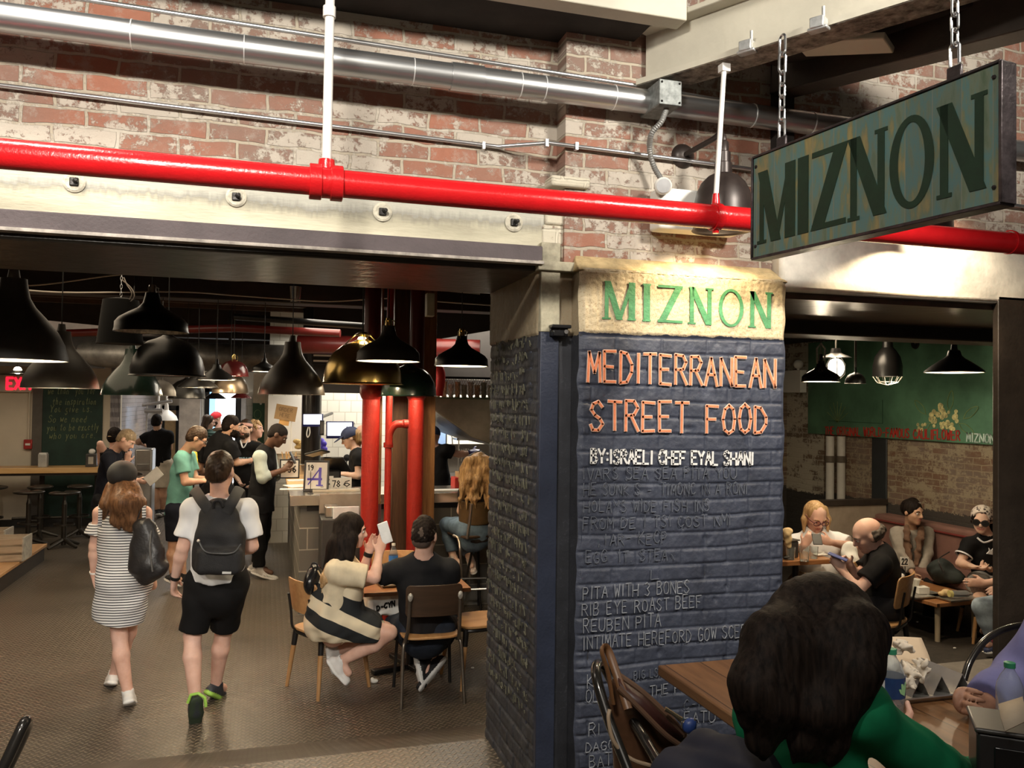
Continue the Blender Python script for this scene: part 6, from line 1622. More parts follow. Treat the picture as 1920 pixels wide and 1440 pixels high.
MB().mm((p_.x-.3, p_.y, 0), (p_.x+.0, p_.y+.5, 1.75)).build('body', M('fridge_dark', (.03, .04, .06), .3), t); MB().mm((p_.x-.24, p_.y-.01, 1.45), (p_.x-.02, p_.y, 1.72)).build('window', M('fridge_glow', (.3, .45, .7), .2, emit=(.35, .5, .8), es=.6), t); MB().mm((p_.x-.25, p_.y-.01, 1.30), (p_.x-.02, p_.y, 1.33)).build('light_strip', M('strip_glow', (.6, .8, 1), .2, emit=(.4, .6, 1), es=2), t)

# ------------------------------------------------------------------ dining room beyond the right opening
m_dfl = M('dark_mat_floor', (.032, .025, .019), .7, var=.4, vs=10, bump=.3, bs=60)
w = MB(); w.mm((2.3, 4.45, -.1), (9, 9.5, .004)); struct('floor_dining', w, m_dfl)
w = MB(); w.mm((1.7, 4.0, -.1), (9, 4.45, UPF)); struct('floor_edge', w, M('grey_floor_edge', (.16, .14, .12), .7, var=.2, bump=.2))
m_gb = M('green_wall_board', (.085, .19, .115), .5, var=.35, vs=2.2)
t = thing('wall_board', 'big green painted wall board with red capitals and a pale flower drawing', 'board', (XS, 7, 1.72))
zb = atX(1700, 824, XS-.04).z
MB().mm((XS-.04, 4.5, zb), (XS-.002, 9.38, 2.88)).build('panel', m_gb, t)
NX, AXY = (-1, 0, 0), (0, -1, 0)
def bx(u, v): return atX(u, v, XS-.043)
a, b_ = bx(1547, 810), bx(1800, 820)
write('THE ORIGINAL WORLD-FAMOUS CAULIFLOWER', (a.x, a.y, a.z-.03), AXY, AZ, NX, a.y-b_.y, .10, .013, M('red_chalk', (.50, .035, .025), .7), 'red_lettering', t, 7, .05, t=.004, slope=(b_.z-a.z)/(a.y-b_.y))
a, b_ = bx(1813, 828), bx(1865, 831)
write('MIZNON', a, AXY, AZ, NX, a.y-b_.y, .085, .014, M('pale_blue_paint', (.55, .68, .62), .7), 'pale_lettering', t, 2, .04, t=.004)
c = bx(1772, 786); rr = random.Random(11); cl = M('cauliflower_chalk', (.52, .47, .22), .8, var=.5, vs=30); cl2 = M('leaf_chalk', (.20, .27, .11), .8, var=.4)
b = MB()
for i in range(40):
    a_, r_ = rr.uniform(0, 6.28), math.sqrt(rr.random())*.17
    q = c+Vector((-.001*(i % 5)-.001, math.cos(a_)*r_*1.15, math.sin(a_)*r_*.9)); w_ = rr.uniform(.018, .034)
    b.lathe([(0, 0), (w_, 0), (w_*.9, .003), (0, .004)], q, 12, axis=NX)
for i in range(9):
    q = bx(1728+rr.uniform(-8, 8), 800+rr.uniform(-7, 7)); b.lathe([(0, 0), (.02, 0), (.018, .003), (0, .004)], q, 10, axis=NX)
b.build('cauliflower_drawing', cl, t)
b = MB()
for (du, dv, an) in ((48, -12, .6), (-46, -22, 2.4), (40, 18, -.5), (-40, 16, 3.6), (10, -34, 1.4)):
    q = bx(1772+du, 786+dv); pts = [q+Vector((0, -math.cos(an)*s*.11+math.sin(an)*k, math.sin(an)*s*.11+math.cos(an)*k)) for s, k in ((-1, 0), (-.3, .035), (.5, .03), (1, 0), (.5, -.03), (-.3, -.035), (-1, 0))]
    b.ribbon(smooth_path(pts, 4), .008, NX, .003)
for i in range(7):
    q = bx(1570, 792); an = .5+i*.36; b.ribbon([q, q+Vector((0, math.cos(an)*.22, math.sin(an)*.26))], .008, NX, .003)
b.build('leaf_drawing', cl2, t)
b = MB(); q0, q1, q2 = bx(1554, 789), bx(1655, 794), bx(1655, 750); b.ribbon([q0, q1, q2], .006, NX, .003); b.build('drawn_outline', M('dark_chalk', (.02, .06, .035), .8), t)
m_pipew = M('white_riser', (.52, .50, .46), .5, var=.08)
for (u, lab) in ((1556, 'pale vertical pipe on the dining room brick, the one nearer the painted pillar'), (1577, 'pale vertical pipe on the dining room brick beside the dark steel column')):
    c = W(u, 900, 10.2); r = 7.5*10.2/F_PX
    t = thing('riser_pipe', lab, 'pipe', (c.x, c.y, 0), 'pale riser pipes')
    MB().cyl((c.x, c.y, 0), (c.x, c.y, 1.68), r, r, 20).build('pipe', m_pipew, t)
    MB().cyl((c.x, c.y, 1.36), (c.x, c.y, 1.44), r*1.25, r*1.25, 20).build('joint', M('pipe_joint', (.10, .08, .06), .6), t)
c0, c1 = atX(1634, 900, XS-.02), atX(1662, 900, XS-.02)
w = MB(); w.mm((XS-.022, c1.y, 0), (XS, c0.y, 1.75)); struct('column_dining', w, M('dark_steel_blue', (.025, .028, .03), .5), bev=.01)
m_bench = M('mauve_leather', (.20, .105, .085), .45, var=.12, vs=5, bump=.15)
t = thing('bench', 'long mauve leather wall bench along the brick', 'bench', (XS-.4, 7, 0))
MB().mm((XS-.24, 5.2, .36), (XS-.03, 7.9, .84)).build('backrest', m_bench, t, bev=.03)
MB().mm((XS-.66, 5.2, .34), (XS-.2, 7.9, .45)).build('seat', m_bench, t, bev=.03)
MB().mm((XS-.60, 5.25, 0), (XS-.05, 7.85, .34)).build('base', m_dkbrown, t)
MB().cyl((XS-.25, 5.2, .775), (XS-.25, 7.9, .775), .012, .012, 10).build('piping', M('oxblood', (.16, .03, .025), .4), t)
t = thing('booth_panel', 'beige booth end panel behind the man in a black polo', 'panel', (XS-1, 8.75, 0))
MB().mm((XS-1.0, 7.95, 0), (XS-.02, 8.02, .93)).build('panel', M('beige_panel', (.30, .24, .18), .5), t, bev=.01); MB().mm((XS-1.05, 7.93, .93), (XS-.02, 8.04, .99)).build('top_rail', m_dkbrown, t)

# lamps of the dining room
ZD = 2.9
def dlamp(label, u, v, wpx, d, shape, mat, lit, rod=.004, neck=None, **kw):
    t, c, R, H = pendant(label, u, v, wpx, d, shape, mat, lit=lit, top=ZD+.02, cord=False, **kw)
    t['group'] = 'lamps of the dining room'
    MB().cyl(c+UP*(H+.04), Vector((c.x, c.y, ZD+.02)), rod, rod, 8).build('rod', M('grey_rod', (.16, .15, .13), .5), t)
    return t, c, R, H
t, c, R, H = dlamp('black bell lamp with a chrome yoke blazing beside the painted pillar', 1539, 716, 70, 6.0, 'flare', M('chrome_black', (.05, .045, .04), .15, .8), 26)
b = MB(); b.tube([c+Vector((-.03, 0, H-.02)), c+Vector((-.035, 0, H+.09)), c+Vector((0, 0, H+.13)), c+Vector((.035, 0, H+.09)), c+Vector((.03, 0, H-.02))], .006, 8); b.build('yoke', m_sil, t)
dlamp('small black dome lamp on a long grey rod', 1604, 719, 37, 7.0, 'dome', m_blk, 4, .010)
dlamp('wide black lamp on a thin cord next to the dark steel post', 1789, 699, 103, 6.2, 'wide', m_blk, 9)
c = W(1567, 690, 7.6)
t = thing('caged_lamp', 'glowing caged bulb lamp under a small flat shade', 'lamp', c, 'lamps of the dining room')
MB().lathe([(.14, .095), (.05, .135), (.04, .18), (0, .18)], c, 28).build('shade', m_blk, t)
MB().sphere(c, .075, 18, (1, 1, 1.2)).build('globe', M('glowing_globe', (1, .9, .7), .3, emit=(1, .85, .6), es=14), t)
b = MB()
for k in range(6):
    a = k*math.pi/3; b.tube([c+Vector((math.cos(a)*r_, math.sin(a)*r_, z_)) for r_, z_ in ((.05, .10), (.09, .03), (.085, -.06), (.02, -.12))], .004, 6)
b.build('cage', m_blk, t); MB().cyl(c+UP*.18, Vector((c.x, c.y, ZD+.02)), .006, .006, 8).build('rod', MATS['grey_rod'], t)
lamp('POINT', 'pendant_light', c-UP*.15, 8, (1, .84, .58), .06)
q0, q1 = W(1822, 606, 6.6), W(1900, 632, 6.6); o = MB().mm((q0.x, q0.y, q1.z), (q0.x+.7, q0.y+.5, 2.92)).build('duct_box', M('beige_box', (.30, .24, .18), .6), bev=.01); tag(o, 'beige boxed duct under the dark ceiling by the steel post', 'duct')
c = W(1664, 706, 8.0); wl_ = atX(1718, 645, XS-.03)
t = thing('wall_cage_lamp', 'black dome wall lamp with a wire cage on a bent arm', 'lamp', wl_, 'lamps of the dining room')
R = .135; MB().shell([(R, 0), (R*.99, .10), (R*.85, .19), (R*.55, .255), (.05, .28), (.045, .38)], c, .005).build('shade', m_blk, t)
MB().sphere(c+UP*.06, .05, 14).build('bulb', m_bulb, t)
b = MB()
for k in range(6):
    a = k*math.pi/6; b.tube([c+Vector((math.cos(a)*R*x, math.sin(a)*R*x, z_)) for x, z_ in ((-1, 0), (-.7, -.06), (0, -.085), (.7, -.06), (1, 0))], .003, 6)
b.tube(arc(c-UP*.05, R*.75, 0, 6.284, 24, (1, 0, 0), (0, 1, 0)), .003, 6, caps=False); b.build('cage', m_sil, t)
MB().tube(smooth_path([c+UP*.36, c+UP*.46, c+Vector((.15, -.05, .50)), Vector((wl_.x, wl_.y, wl_.z))], 6), .014, 10).build('arm', m_blk, t)
MB().lathe([(0, .03), (.05, .025), (.065, 0), (0, 0)], wl_, 20, axis=(-1, 0, 0)).build('wall_plate', m_blk, t)
lamp('SPOT', 'wall_lamp_light', c-UP*.04, 30, (1, .88, .66), .05, c+Vector((.5, -.1, -1)), 125, .6)
c = atX(1488, 714, XS-.1)
t = thing('emergency_box', 'pale emergency light box with one round head beside the pillar edge', 'light', (XS, c.y, c.z))
MB().mm((XS-.14, c.y-.20, c.z-.16), (XS-.04, c.y+.20, c.z+.14)).build('case', mw, t, bev=.006); MB().sphere((XS-.10, c.y-.10, c.z+.22), .065, 16).build('lamp_head', mw, t); MB().cyl((XS-.10, c.y-.10, c.z+.13), (XS-.10, c.y-.10, c.z+.2), .018, .018, 10).build('neck', mw, t)
c = atZ(1643, 603, ZD); MBs = MB().lathe([(0, -.045), (.08, -.035), (.11, 0), (0, 0)], (c.x, c.y, ZD), 28); tag(MBs.build('smoke_detector', mw), 'round pale smoke detector on the dark dining room ceiling', 'detector')

# ------------------------------------------------------------------ wooden chairs
m_seat = wood_mat('chair_ply', (.40, .20, .075), (.56, .32, .14), 1, 3, .35)
m_dkply = wood_mat('dark_ply', (.045, .026, .016), (.085, .048, .028), 0, 3, .4)
m_frame = M('black_frame', (.018, .016, .015), .4, .3)
m_tubes = M('worn_steel_tube', (.20, .17, .14), .35, .8, var=.2)
m_legw = wood_mat('leg_ply', (.36, .18, .065), (.50, .28, .12), 2, 3, .4)
def curved_panel(w, z0, z1, y, sag, tilt, t, mb, n=10, r=.03):
    "bent back panel, hollow to the front (+y)"
    vs, fs = [], []; rows = [z0, z0+r*.3, z0+r, z1-r, z1-r*.3, z1]; ins = [r, r*.35, 0, 0, r*.35, r]
    for s in (0, t):
        for z, q in zip(rows, ins):
            for i in range(n+1):
                x = (-w/2+q)+(w-2*q)*i/n; vs.append((x, y-tilt*(z-z0)-s+sag*(2*x/w)**2, z))
    R_, N = len(rows), n+1
    for k in range(R_-1):
        for i in range(n):
            a = k*N+i; fs.append((a, a+N, a+N+1, a+1)); b = R_*N+a; fs.append((b, b+1, b+N+1, b+N))
    ring = [i for i in range(N)]+[k*N+n for k in range(1, R_)]+[(R_-1)*N+i for i in range(n-1, -1, -1)]+[k*N for k in range(R_-2, 0, -1)]
    for i, a in enumerate(ring):
        b = ring[(i+1) % len(ring)]; fs.append((a, b, b+R_*N, a+R_*N))
    return mb.add(vs, fs)
def wood_chair(label, loc, rz, sh=.44, group='plywood cafe chairs'):
    t = thing('plywood_chair', label, 'chair', (0, 0, 0), group); k = sh/.44
    B = Body(.008); B.rbox((0, 0, sh), (.205, .20, .014), None, .013); B.cut((0, -.215, sh), (0, -1, 0)); o = MB()
    pts = [(math.copysign(abs(math.cos(a))**.45, math.cos(a))*.205, math.copysign(abs(math.sin(a))**.45, math.sin(a))*.20) for a in [i*math.pi/24 for i in range(48)]]
    o.prism(pts, (0, 0, sh-.016), (1, 0, 0), (0, 1, 0), (0, 0, 1), .020); o.build('seat', m_seat, t, bev=.005)
    f = MB(); f.tube([(p[0]*.95, p[1]*.95, sh-.030) for p in pts+pts[:1]], .013, 8, caps=False); f.build('seat_frame', m_frame, t)
    curved_panel(.37, sh+.125, sh+.36, -.215, .035, .16, .012, MB()).build('backrest', m_seat, t, bev=.003)
    for s in (-1, 1):
        MB().tube(smooth_path([(s*.135, -.17, sh-.03), (s*.135, -.215, sh+.01), (s*.135, -.228, sh+.12), (s*.135, -.25, sh+.25)], 5), .012, 8, flat=.7).build('back_bar', m_frame, t)
        for fr in (-1, 1):
            top = Vector((s*.165, fr*.165, sh-.02)); bot = Vector((s*.205, fr*.21, 0)); m_ = lerp(top, bot, .28)
            l = MB().tube([top, m_], [.021, .019], 14).build('leg', m_frame, t); MB().tube([m_, lerp(top, bot, .97), bot], [.018, .0125, .0125], 14).build('wooden_leg', m_legw, l)
    t.location = loc; t.rotation_euler = (0, 0, rz); return t
def facing(v): return math.atan2(v.y, v.x)-math.pi/2
pa, pb, pc_ = atZ(540, 1286, 0), atZ(598, 1314, 0), atZ(690, 1288, 0)
fA = (pc_-pb); cA = (pa+pc_)/2
wood_chair('plywood chair with black seat frame under the woman with the phone', cA, facing(fA), .43)
def tube_chair(label, loc, rz):
    t = thing('tube_chair', label, 'chair', (0, 0, 0), None)
    pts = [(math.copysign(abs(math.cos(a))**.5, math.cos(a))*.20, math.copysign(abs(math.sin(a))**.5, math.sin(a))*.195) for a in [i*math.pi/24 for i in range(48)]]
    MB().prism(pts, (0, 0, .435), (1, 0, 0), (0, 1, 0), (0, 0, 1), .016).build('seat', m_seat, t, bev=.004)
    curved_panel(.385, .60, .815, -.225, .03, .12, .012, MB(), r=.025).build('backrest', m_dkply, t, bev=.003)
    for s in (-1, 1):
        MB().tube(smooth_path([(s*.215, -.235, 0), (s*.20, -.185, .36), (s*.185, -.17, .43), (s*.175, -.225, .52), (s*.172, -.248, .66), (s*.170, -.262, .765)], 6), .0125, 10).build('rear_leg', m_tubes, t)
        MB().tube(smooth_path([(s*.205, .215, 0), (s*.185, .17, .40), (s*.17, .12, .425), (s*.17, -.16, .425)], 6), .0115, 10).build('front_leg', m_frame, t)
        MB().sphere((s*.170, -.268, .745), .018, 10, (1, .5, 1.6)).build('end_cap', m_sil, t)
    t.location = loc; t.rotation_euler = (0, 0, rz); return t
pa, pb = atZ(755, 1330, 0), atZ(868, 1320, 0); mid = (pa+pb)/2; R_ = (pb-pa).normalized(); f_ = Vector((-R_.y, R_.x, 0))
tube_chair('steel tube chair with a dark plywood back under the man in a black shirt', mid+f_*.235, facing(f_))
p = atZ(898, 1290, 0); wood_chair('empty plywood chair half hidden by the brick pillar', p+Vector((.04, .2, 0)), math.pi*.55, .44)
p = atZ(718, 1240, 0); wood_chair('plywood chair across the small table holding a white paper bag', p+Vector((.10, .18, 0)), math.pi*.95, .43)
# small table with tray
TZ = .665
q = [atZ(u, v, TZ) for u, v in ((688, 1112), (852, 1107))]; 
t = thing('cafe_table', 'small wooden cafe table between the seated couple', 'table', (q[0].x, q[0].y, 0))
tx0, ty0, tx1, ty1 = q[0].x-.02, q[0].y, atZ(876, 1095, TZ).x, q[0].y+.66
m_ttop = wood_mat('table_top_wood', (.27, .11, .04), (.42, .20, .08), 0, 3, .3, plank=.09)
MB().mm((tx0, ty0, TZ-.03), (tx1, ty1, TZ)).build('top', m_ttop, t, bev=.004)
MB().cyl(((tx0+tx1)/2, (ty0+ty1)/2, .03), ((tx0+tx1)/2, (ty0+ty1)/2, TZ-.03), .03, .03, 18).build('post', m_frame, t)
for a in (0, 1): MB().box(((tx0+tx1)/2, (ty0+ty1)/2, .02), (.62, .06, .035), rz=a*math.pi/2+.3).build('foot', m_frame, t, bev=.006)
def sheet_tray(label, c, w_, d_, rz=0, grp=None):
    t = thing('serving_tray', label, 'tray', c, grp, rz)
    b = MB(); hx, hy = w_/2, d_/2; o = [(-hx, -hy), (hx, -hy), (hx, hy), (-hx, hy)]; i_ = [(x*.93, y*.90) for x, y in o]
    vs = [(x, y, .022) for x, y in o]+[(x, y, .004) for x, y in i_]+[(x*1.01, y*1.01, .018) for x, y in o]+[(x, y, 0) for x, y in i_]
    b.add(vs, [(4, 5, 6, 7), (11, 10, 9, 8)]+[f for k in range(4) for f in ((k, (k+1) % 4, 4+(k+1) % 4, 4+k), (8+k, 12+k if 0 else 8+k, 0, 0)) if len(set(f)) == 4]+[(8+k, 8+(k+1) % 4, (k+1) % 4, k) for k in range(4)]+[(12+k, 12+(k+1) % 4, 8+(k+1) % 4, 8+k) for k in range(4)])
    o_ = b.build('tray', M('tray_aluminium', (.50, .48, .44), .35, .85, var=.15), t, local=True)
    return t
tc_ = Vector(((tx0+tx1)/2-.06, ty0+.28, TZ)); sheet_tray('metal tray of food on the small cafe table', tc_, .42, .30, .1)
B = Body(.010); rr = random.Random(4)
for i in range(8): B.ell(tc_+Vector((rr.uniform(-.12, .10), rr.uniform(-.08, .08), .04)), (.04, .035, .028), None, .01)
tag(B.build('flatbread', M('pita', (.62, .45, .24), .8, var=.25, vs=20)), 'torn flatbread on the metal tray of the cafe table', 'bread')
def bottle(name, label, base, r, h, capm, label_m=None, lz=(.35, .62), clear=None, grp=None):
    t = thing(name, label, 'bottle', base, grp)
    clear = clear or M('clear_plastic', (.85, .9, .95), .05, trans=.92, ior=1.2, var=.02)
    pr = [(r*.55, 0), (r*.9, .004), (r, .02), (r*.97, h*.2), (r, h*.3), (r*.96, h*.45), (r, h*.62), (r*.92, h*.70), (r*.70, h*.80), (r*.42, h*.88), (r*.36, h*.91), (r*.36, h*.97)]
    MB().lathe(pr+[(x-.0015 if x > .003 else x, z+.0015) for x, z in reversed(pr)], base, 32, close=True).build('body', clear, t)
    MB().lathe([(0, h*.93), (r*.42, h*.93), (r*.42, h), (r*.38, h*1.005), (0, h*1.005)], base, 24).build('cap', capm, t)
    if label_m:
        MB().lathe([(r+.0008, h*lz[0]), (r+.0012, h*lz[1]), (r+.0004, h*lz[1]), (r+.0002, h*lz[0])], base, 40, close=True).build('label', label_m, t)
    return t
bottle('water_bottle', 'clear water bottle with a blue band on the small cafe table', Vector((atY(737, 1085, ty0+.6).x, ty0+.6, TZ)), .036, .245, m_whs, M('label_blue', (.05, .22, .65), .4))
# paper bag with lettering on the chair across the table
c = atZ(718, 1150, .46)
B = Body(.010); B.rbox(c+Vector((.03, .03, .06)), (.13, .05, .085), None, .03); B.ell(c+Vector((-.09, .0, .11)), (.06, .035, .05), None, .03); B.ell(c+Vector((-.12, -.03, .02)), (.035, .03, .09), None, .03); B.disp = wrinkle(.006, 35, 4)
t = thing('paper_bag', 'crumpled white paper bag with black lettering on the chair beyond the table', 'bag', c)
B.build('bag', m_paper, t)
write('D-CYN', c+Vector((-.05, -.032, .03)), AX, AZ, NF, .13, .035, .010, m_dig, 'lettering', t, 3, .1, t=.006, slope=.25)
o = Body(.006).ell(atZ(702, 1277, .012), (.03, .02, .016), None, .004).ell(atZ(698, 1275, .02), (.015, .02, .02), None, .004).build('crumpled_napkin', m_whs); tag(o, 'crumpled white napkin on the tread plate floor beside the tube chair', 'napkin')
o = Body(.004).ell(atZ(886, 1252, .006), (.016, .012, .007), None, .004).build('paper_scrap', m_whs); tag(o, 'tiny white paper scrap on the floor by the pillar', 'scrap')

# dining table with the dispenser and glasses
a, b_ = atZ(1440, 1066, .76), atZ(1560, 1047, .76)
t = thing('dining_table', 'wooden dining table edge in front of the woman in white', 'table', (b_.x-.4, b_.y+.3, 0))
MB().mm((b_.x-1.3, b_.y-.03, .72), (b_.x, b_.y+.62, .76)).build('top', m_ttop, t, bev=.005)
for (x, y) in ((-1.2, .08), (-.3, .08), (-1.2, .55), (-.3, .55)): MB().cyl((b_.x+x, b_.y+y, 0), (b_.x+x, b_.y+y, .72), .022, .028, 12).build('leg', m_frame, t)
TB = Vector((0, 0, .76))
def ont(u, v): return atZ(u, v, .76)
p = ont(1484, 1046); t = thing('napkin_dispenser', 'dark napkin dispenser on the table of the woman in white', 'dispenser', p)
MB().box(p+Vector((0, .05, .07)), (.11, .14, .14), rz=.2).build('case', M('dispenser_black', (.035, .032, .03), .3), t, bev=.01); MB().box(p+Vector((0, .05, .148)), (.13, .15, .012), rz=.2).build('lid', M('dispenser_lid', (.10, .09, .08), .35), t, bev=.004)
m_glass = M('clear_glass', (.9, .95, .95), .03, trans=.95, ior=1.3, var=.01)
for (u, v, r_, h_, lab) in ((1482, 1049, .040, .105, 'clear tumbler in front of the dark napkin dispenser'), (1508, 1052, .044, .125, 'biggest clear tumbler, in the middle of the three glasses'), (1526, 1047, .036, .10, 'clear tumbler nearest the phone of the woman in white')):
    p = ont(u, v); t = thing('tumbler', lab, 'glass', p, 'clear tumblers on the dining table')
    MB().shell([(r_*.82, 0), (r_, h_)], p, .003, 24).build('glass', m_glass, t); MB().lathe([(0, .001), (r_*.8, .001), (r_*.8, .012), (0, .012)], p, 20).build('base', m_glass, t)
p = ont(1474, 1049); o = Body(.006).ell(p+UP*.015, (.035, .02, .012), None, .005).ell(p+Vector((.02, .01, .02)), (.02, .02, .012), None, .005).build('keys', m_pblk); tag(o, 'small black key fob lying before the nearest tumbler', 'keys')
p = ont(1538, 1042); o = Body(.006).rbox(p+UP*.012, (.06, .04, .006), None, .004).rbox(p+UP*.025, (.03, .03, .005), ((.9, .2, .3), (-.2, 1, 0), (-.3, 0, .9)), .004).build('folded_napkin', m_paper); tag(o, 'folded white napkin on the dining table below the phone', 'napkin')
p = W(1477, 1010, 6.75); B = Body(.007).cone(p+UP*-.06, p+UP*.03, .024, .034, .01).ell(p+UP*.06, (.045, .035, .035), None, .01); B.disp = wrinkle(.004, 60, 3)
o = B.build('pita_wrap', MATS['pita']); o.location.z -= 0; tag(o, 'pita sandwich in paper standing behind the dark napkin dispenser', 'sandwich')
# low table with number 22
T2 = .36
c1, c2, c3 = atZ(1757, 1132, T2), atZ(1668, 1108, T2), atZ(1850, 1124, T2)
ex, ey = (c2-c1), (c3-c1); ey = ey.normalized()*.62; ex = ex.normalized()*1.0; ex = orth(ex, ey.normalized())*1.0
nz_ = UP
t = thing('low_table', 'low wooden table carrying the card numbered 22', 'table', (c1.x, c1.y, 0))
vs = [c1, c1+ey, c1+ey+ex, c1+ex]
b = MB(); b.add([v-UP*.035 for v in vs]+vs, [(3, 2, 1, 0), (4, 5, 6, 7), (0, 1, 5, 4), (1, 2, 6, 5), (2, 3, 7, 6), (3, 0, 4, 7)]); b.build('top', m_ttop, t, bev=.004)
m_palel = M('pale_leg', (.46, .37, .25), .5, var=.1, stretch=(6, 6, .5))
for (a_, b2) in ((.09, .10), (.09, .52), (.9, .1), (.9, .52)):
    p = c1+ex*a_+ey.normalized()*b2; MB().cyl((p.x, p.y, 0), (p.x, p.y, T2-.03), .022, .024, 14).build('leg', m_palel, t)
ron = lambda u, v, z=T2: atZ(u, v, z)
p = ron(1697, 1092)
t = thing('number_card', 'white card numbered 22 on a black stem on the low table', 'card', p)
MB().cyl(p, p+UP*.22, .004, .004, 8).build('stem', m_pblk, t); MB().lathe([(0, 0), (.032, 0), (.03, .008), (0, .01)], p, 20).build('base', m_pblk, t)
cc_ = W(1696, 1053, dep(p)); x_ = cv(1, 0, 0); MB().box(cc_, (.082, .004, .088), ax=(x_, cv(0, 1, 0), UP)).build('card', m_paper, t, bev=.003)
write('22', cc_-x_*.028-UP*.026-cv(0, 1, 0)*.003, x_, UP, -cv(0, 1, 0), .056, .054, .010, m_dig, 'number', t, 1, 0, t=.001)
ang = math.atan2(ey.y, ey.x)
pt1, pt2 = ron(1727, 1117), ron(1790, 1122)
sheet_tray('metal tray with a white paper box on the low table', pt1, .36, .26, ang, 'metal trays on the low table')
sheet_tray('metal tray with an empty plastic bottle on the low table', pt2, .36, .26, ang, 'metal trays on the low table')
p = ron(1728, 1112, T2+.02); t = thing('paper_box', 'white paper food box on the metal tray near the 22 card', 'box', p)
MB().box(p+UP*.03, (.10, .09, .06), rz=-.2).build('box', m_paper, t, bev=.003); MB().box(p+Vector((-.01, .10, .045)), (.12, .004, .10), ax=(cv(1, 0, 0), cv(0, .9, .4), cv(0, -.4, .9))).build('lid', m_paper, t)
MB().shell([(.035, .06), (.05, .115)], p+Vector((-.02, .06, 0)), .003, 20).build('cup', m_whs, t)
p = ron(1686, 1090); o = Body(.007).ell(p+UP*.03, (.05, .04, .025), None, .01).ell(p+Vector((.04, .01, .045)), (.025, .03, .03), None, .006).ell(p+Vector((-.04, 0, .035)), (.03, .03, .02), None, .006).build('crumpled_napkin', m_whs); tag(o, 'crumpled white napkin at the foot of the 22 card', 'napkin')
p = ron(1800, 1120, T2+.03)
t = thing('water_bottle', 'empty clear bottle lying on the tray below the knee of the woman in sunglasses', 'bottle', p)
b = MB(); d_ = cv(1, .05, 0); b.tube([p+UP*.03-d_*.07, p+UP*.03+d_*.06, p+UP*.03+d_*.09, p+UP*.03+d_*.11], [.031, .031, .014, .013], 20); b.build('body', M('clear_plastic', (.85, .9, .95), .05, trans=.92, ior=1.2, var=.02), t); MB().cyl(p+UP*.03-d_*.10, p+UP*.03-d_*.072, .028, .03, 16).build('label', M('yellow_label', (.6, .52, .2), .5), t)
p = ron(1772, 1116, T2+.03); o = Body(.007).ell(p+UP*.02, (.05, .04, .02), None, .01).ell(p+Vector((.03, .02, .03)), (.04, .03, .02), None, .008).ell(p+Vector((-.05, -.01, .02)), (.03, .03, .02), None, .008).build('food_scraps', MATS['pita']); tag(o, 'heap of food scraps and wrappers on the tray with the lying bottle', 'food')
# chairs in the dining room
wood_chair('plywood chair with its back to us under the man in a black polo', W(1640, 1150, 6.25)*1+Vector((0, 0, -W(1640, 1150, 6.25).z)), facing(cv(-.75, .65, 0)), .46)
p = atZ(1838, 1208, 0); wood_chair('plywood chair cut by the dark steel post', p+Vector((.22, .10, 0)), facing(cv(-1, .2, 0)), .34)
o = Body(.012).ell(W(1766, 1070, 7.9), (.12, .12, .12), None, .04).ell(W(1788, 1082, 7.8), (.09, .10, .08), None, .04); o.disp = wrinkle(.008, 20, 4)
t = thing('dark_bag', 'dark green soft bag on the bench between the two seated women', 'bag', W(1765, 1090, 7.9)); o.build('bag', M('dark_green_cloth', (.018, .024, .022), .8, var=.3), t); MB().tube(smooth_path([W(1770, 1075, 7.65), W(1760, 1050, 7.7), W(1780, 1035, 7.75)], 6), .006, 6).build('strap', m_pblk, t)
o = Body(.010).ell(W(1592, 1040, 6.9), (.07, .06, .12), None, .03).ell(W(1598, 1055, 6.85), (.06, .05, .09), None, .03); o.disp = wrinkle(.006, 25, 2)
wood_chair('plywood chair beyond the man in a black polo with a white jacket over it', Vector((W(1595, 1040, 6.95).x, W(1595, 1040, 6.95).y, 0)), facing(cv(-.3, .9, 0)), .44)
tag(o.build('white_jacket', M('white_cloth', (.78, .76, .72), .8)), 'white jacket bundled beyond the black polo shoulder', 'jacket')
for (u, v) in ((1790, 1215), (1844, 1222), (1805, 1168), (1720, 1166)):
    o = Body(.004).ell(atZ(u, v, .01), (.016, .011, .007), None, .003).build('paper_scrap', m_whs); tag(o, 'white paper scrap on the dark dining room floor', 'scrap', 'paper scraps on the dark floor')

# ------------------------------------------------------------------ the near table and what is on it
TT = UPF+.75
t = thing('wooden_table', 'brown plank table nearest the camera, with the green-sleeved arm on it', 'table', (1.8, 2.1, UPF))
m_near = wood_mat('near_table_wood', (.095, .042, .016), (.19, .09, .036), 1, 3, .4, plank=.14)
MB().mm((1.355, 1.50, TT-.038), (2.25, 2.70, TT)).build('top', m_near, t, bev=.006)
MB().box((1.8, 2.1, UPF+.36), (.08, .08, .70)).build('post', m_frame, t)
for a in (.785, -.785): MB().box((1.8, 2.1, UPF+.02), (.75, .07, .04), rz=a).build('foot', m_frame, t, bev=.006)
tr = sheet_tray('large metal tray at the back of the near table', Vector((2.02, 2.29, TT)), .46, .30, 0)
TC = TT+.008
m_hold = M('holder_steel', (.50, .48, .45), .35, .85, var=.1)
t = thing('pita_stand', 'folded steel pita stand with two open tents on the large tray', 'stand', (2.05, 2.25, TC))
b = MB(); x = 1.955; y0, y1 = 2.155, 2.33; prof = []
for k in range(3): prof += [(x+k*.082, TC), (x+.041+k*.082, TC+.068)]
prof.append((x+3*.082, TC))
prof = [(p[0]-.0, p[1]) for p in prof]
vs = [Vector((p[0], y0, p[1])) for p in prof]+[Vector((p[0], y1, p[1])) for p in prof]; n = len(prof)
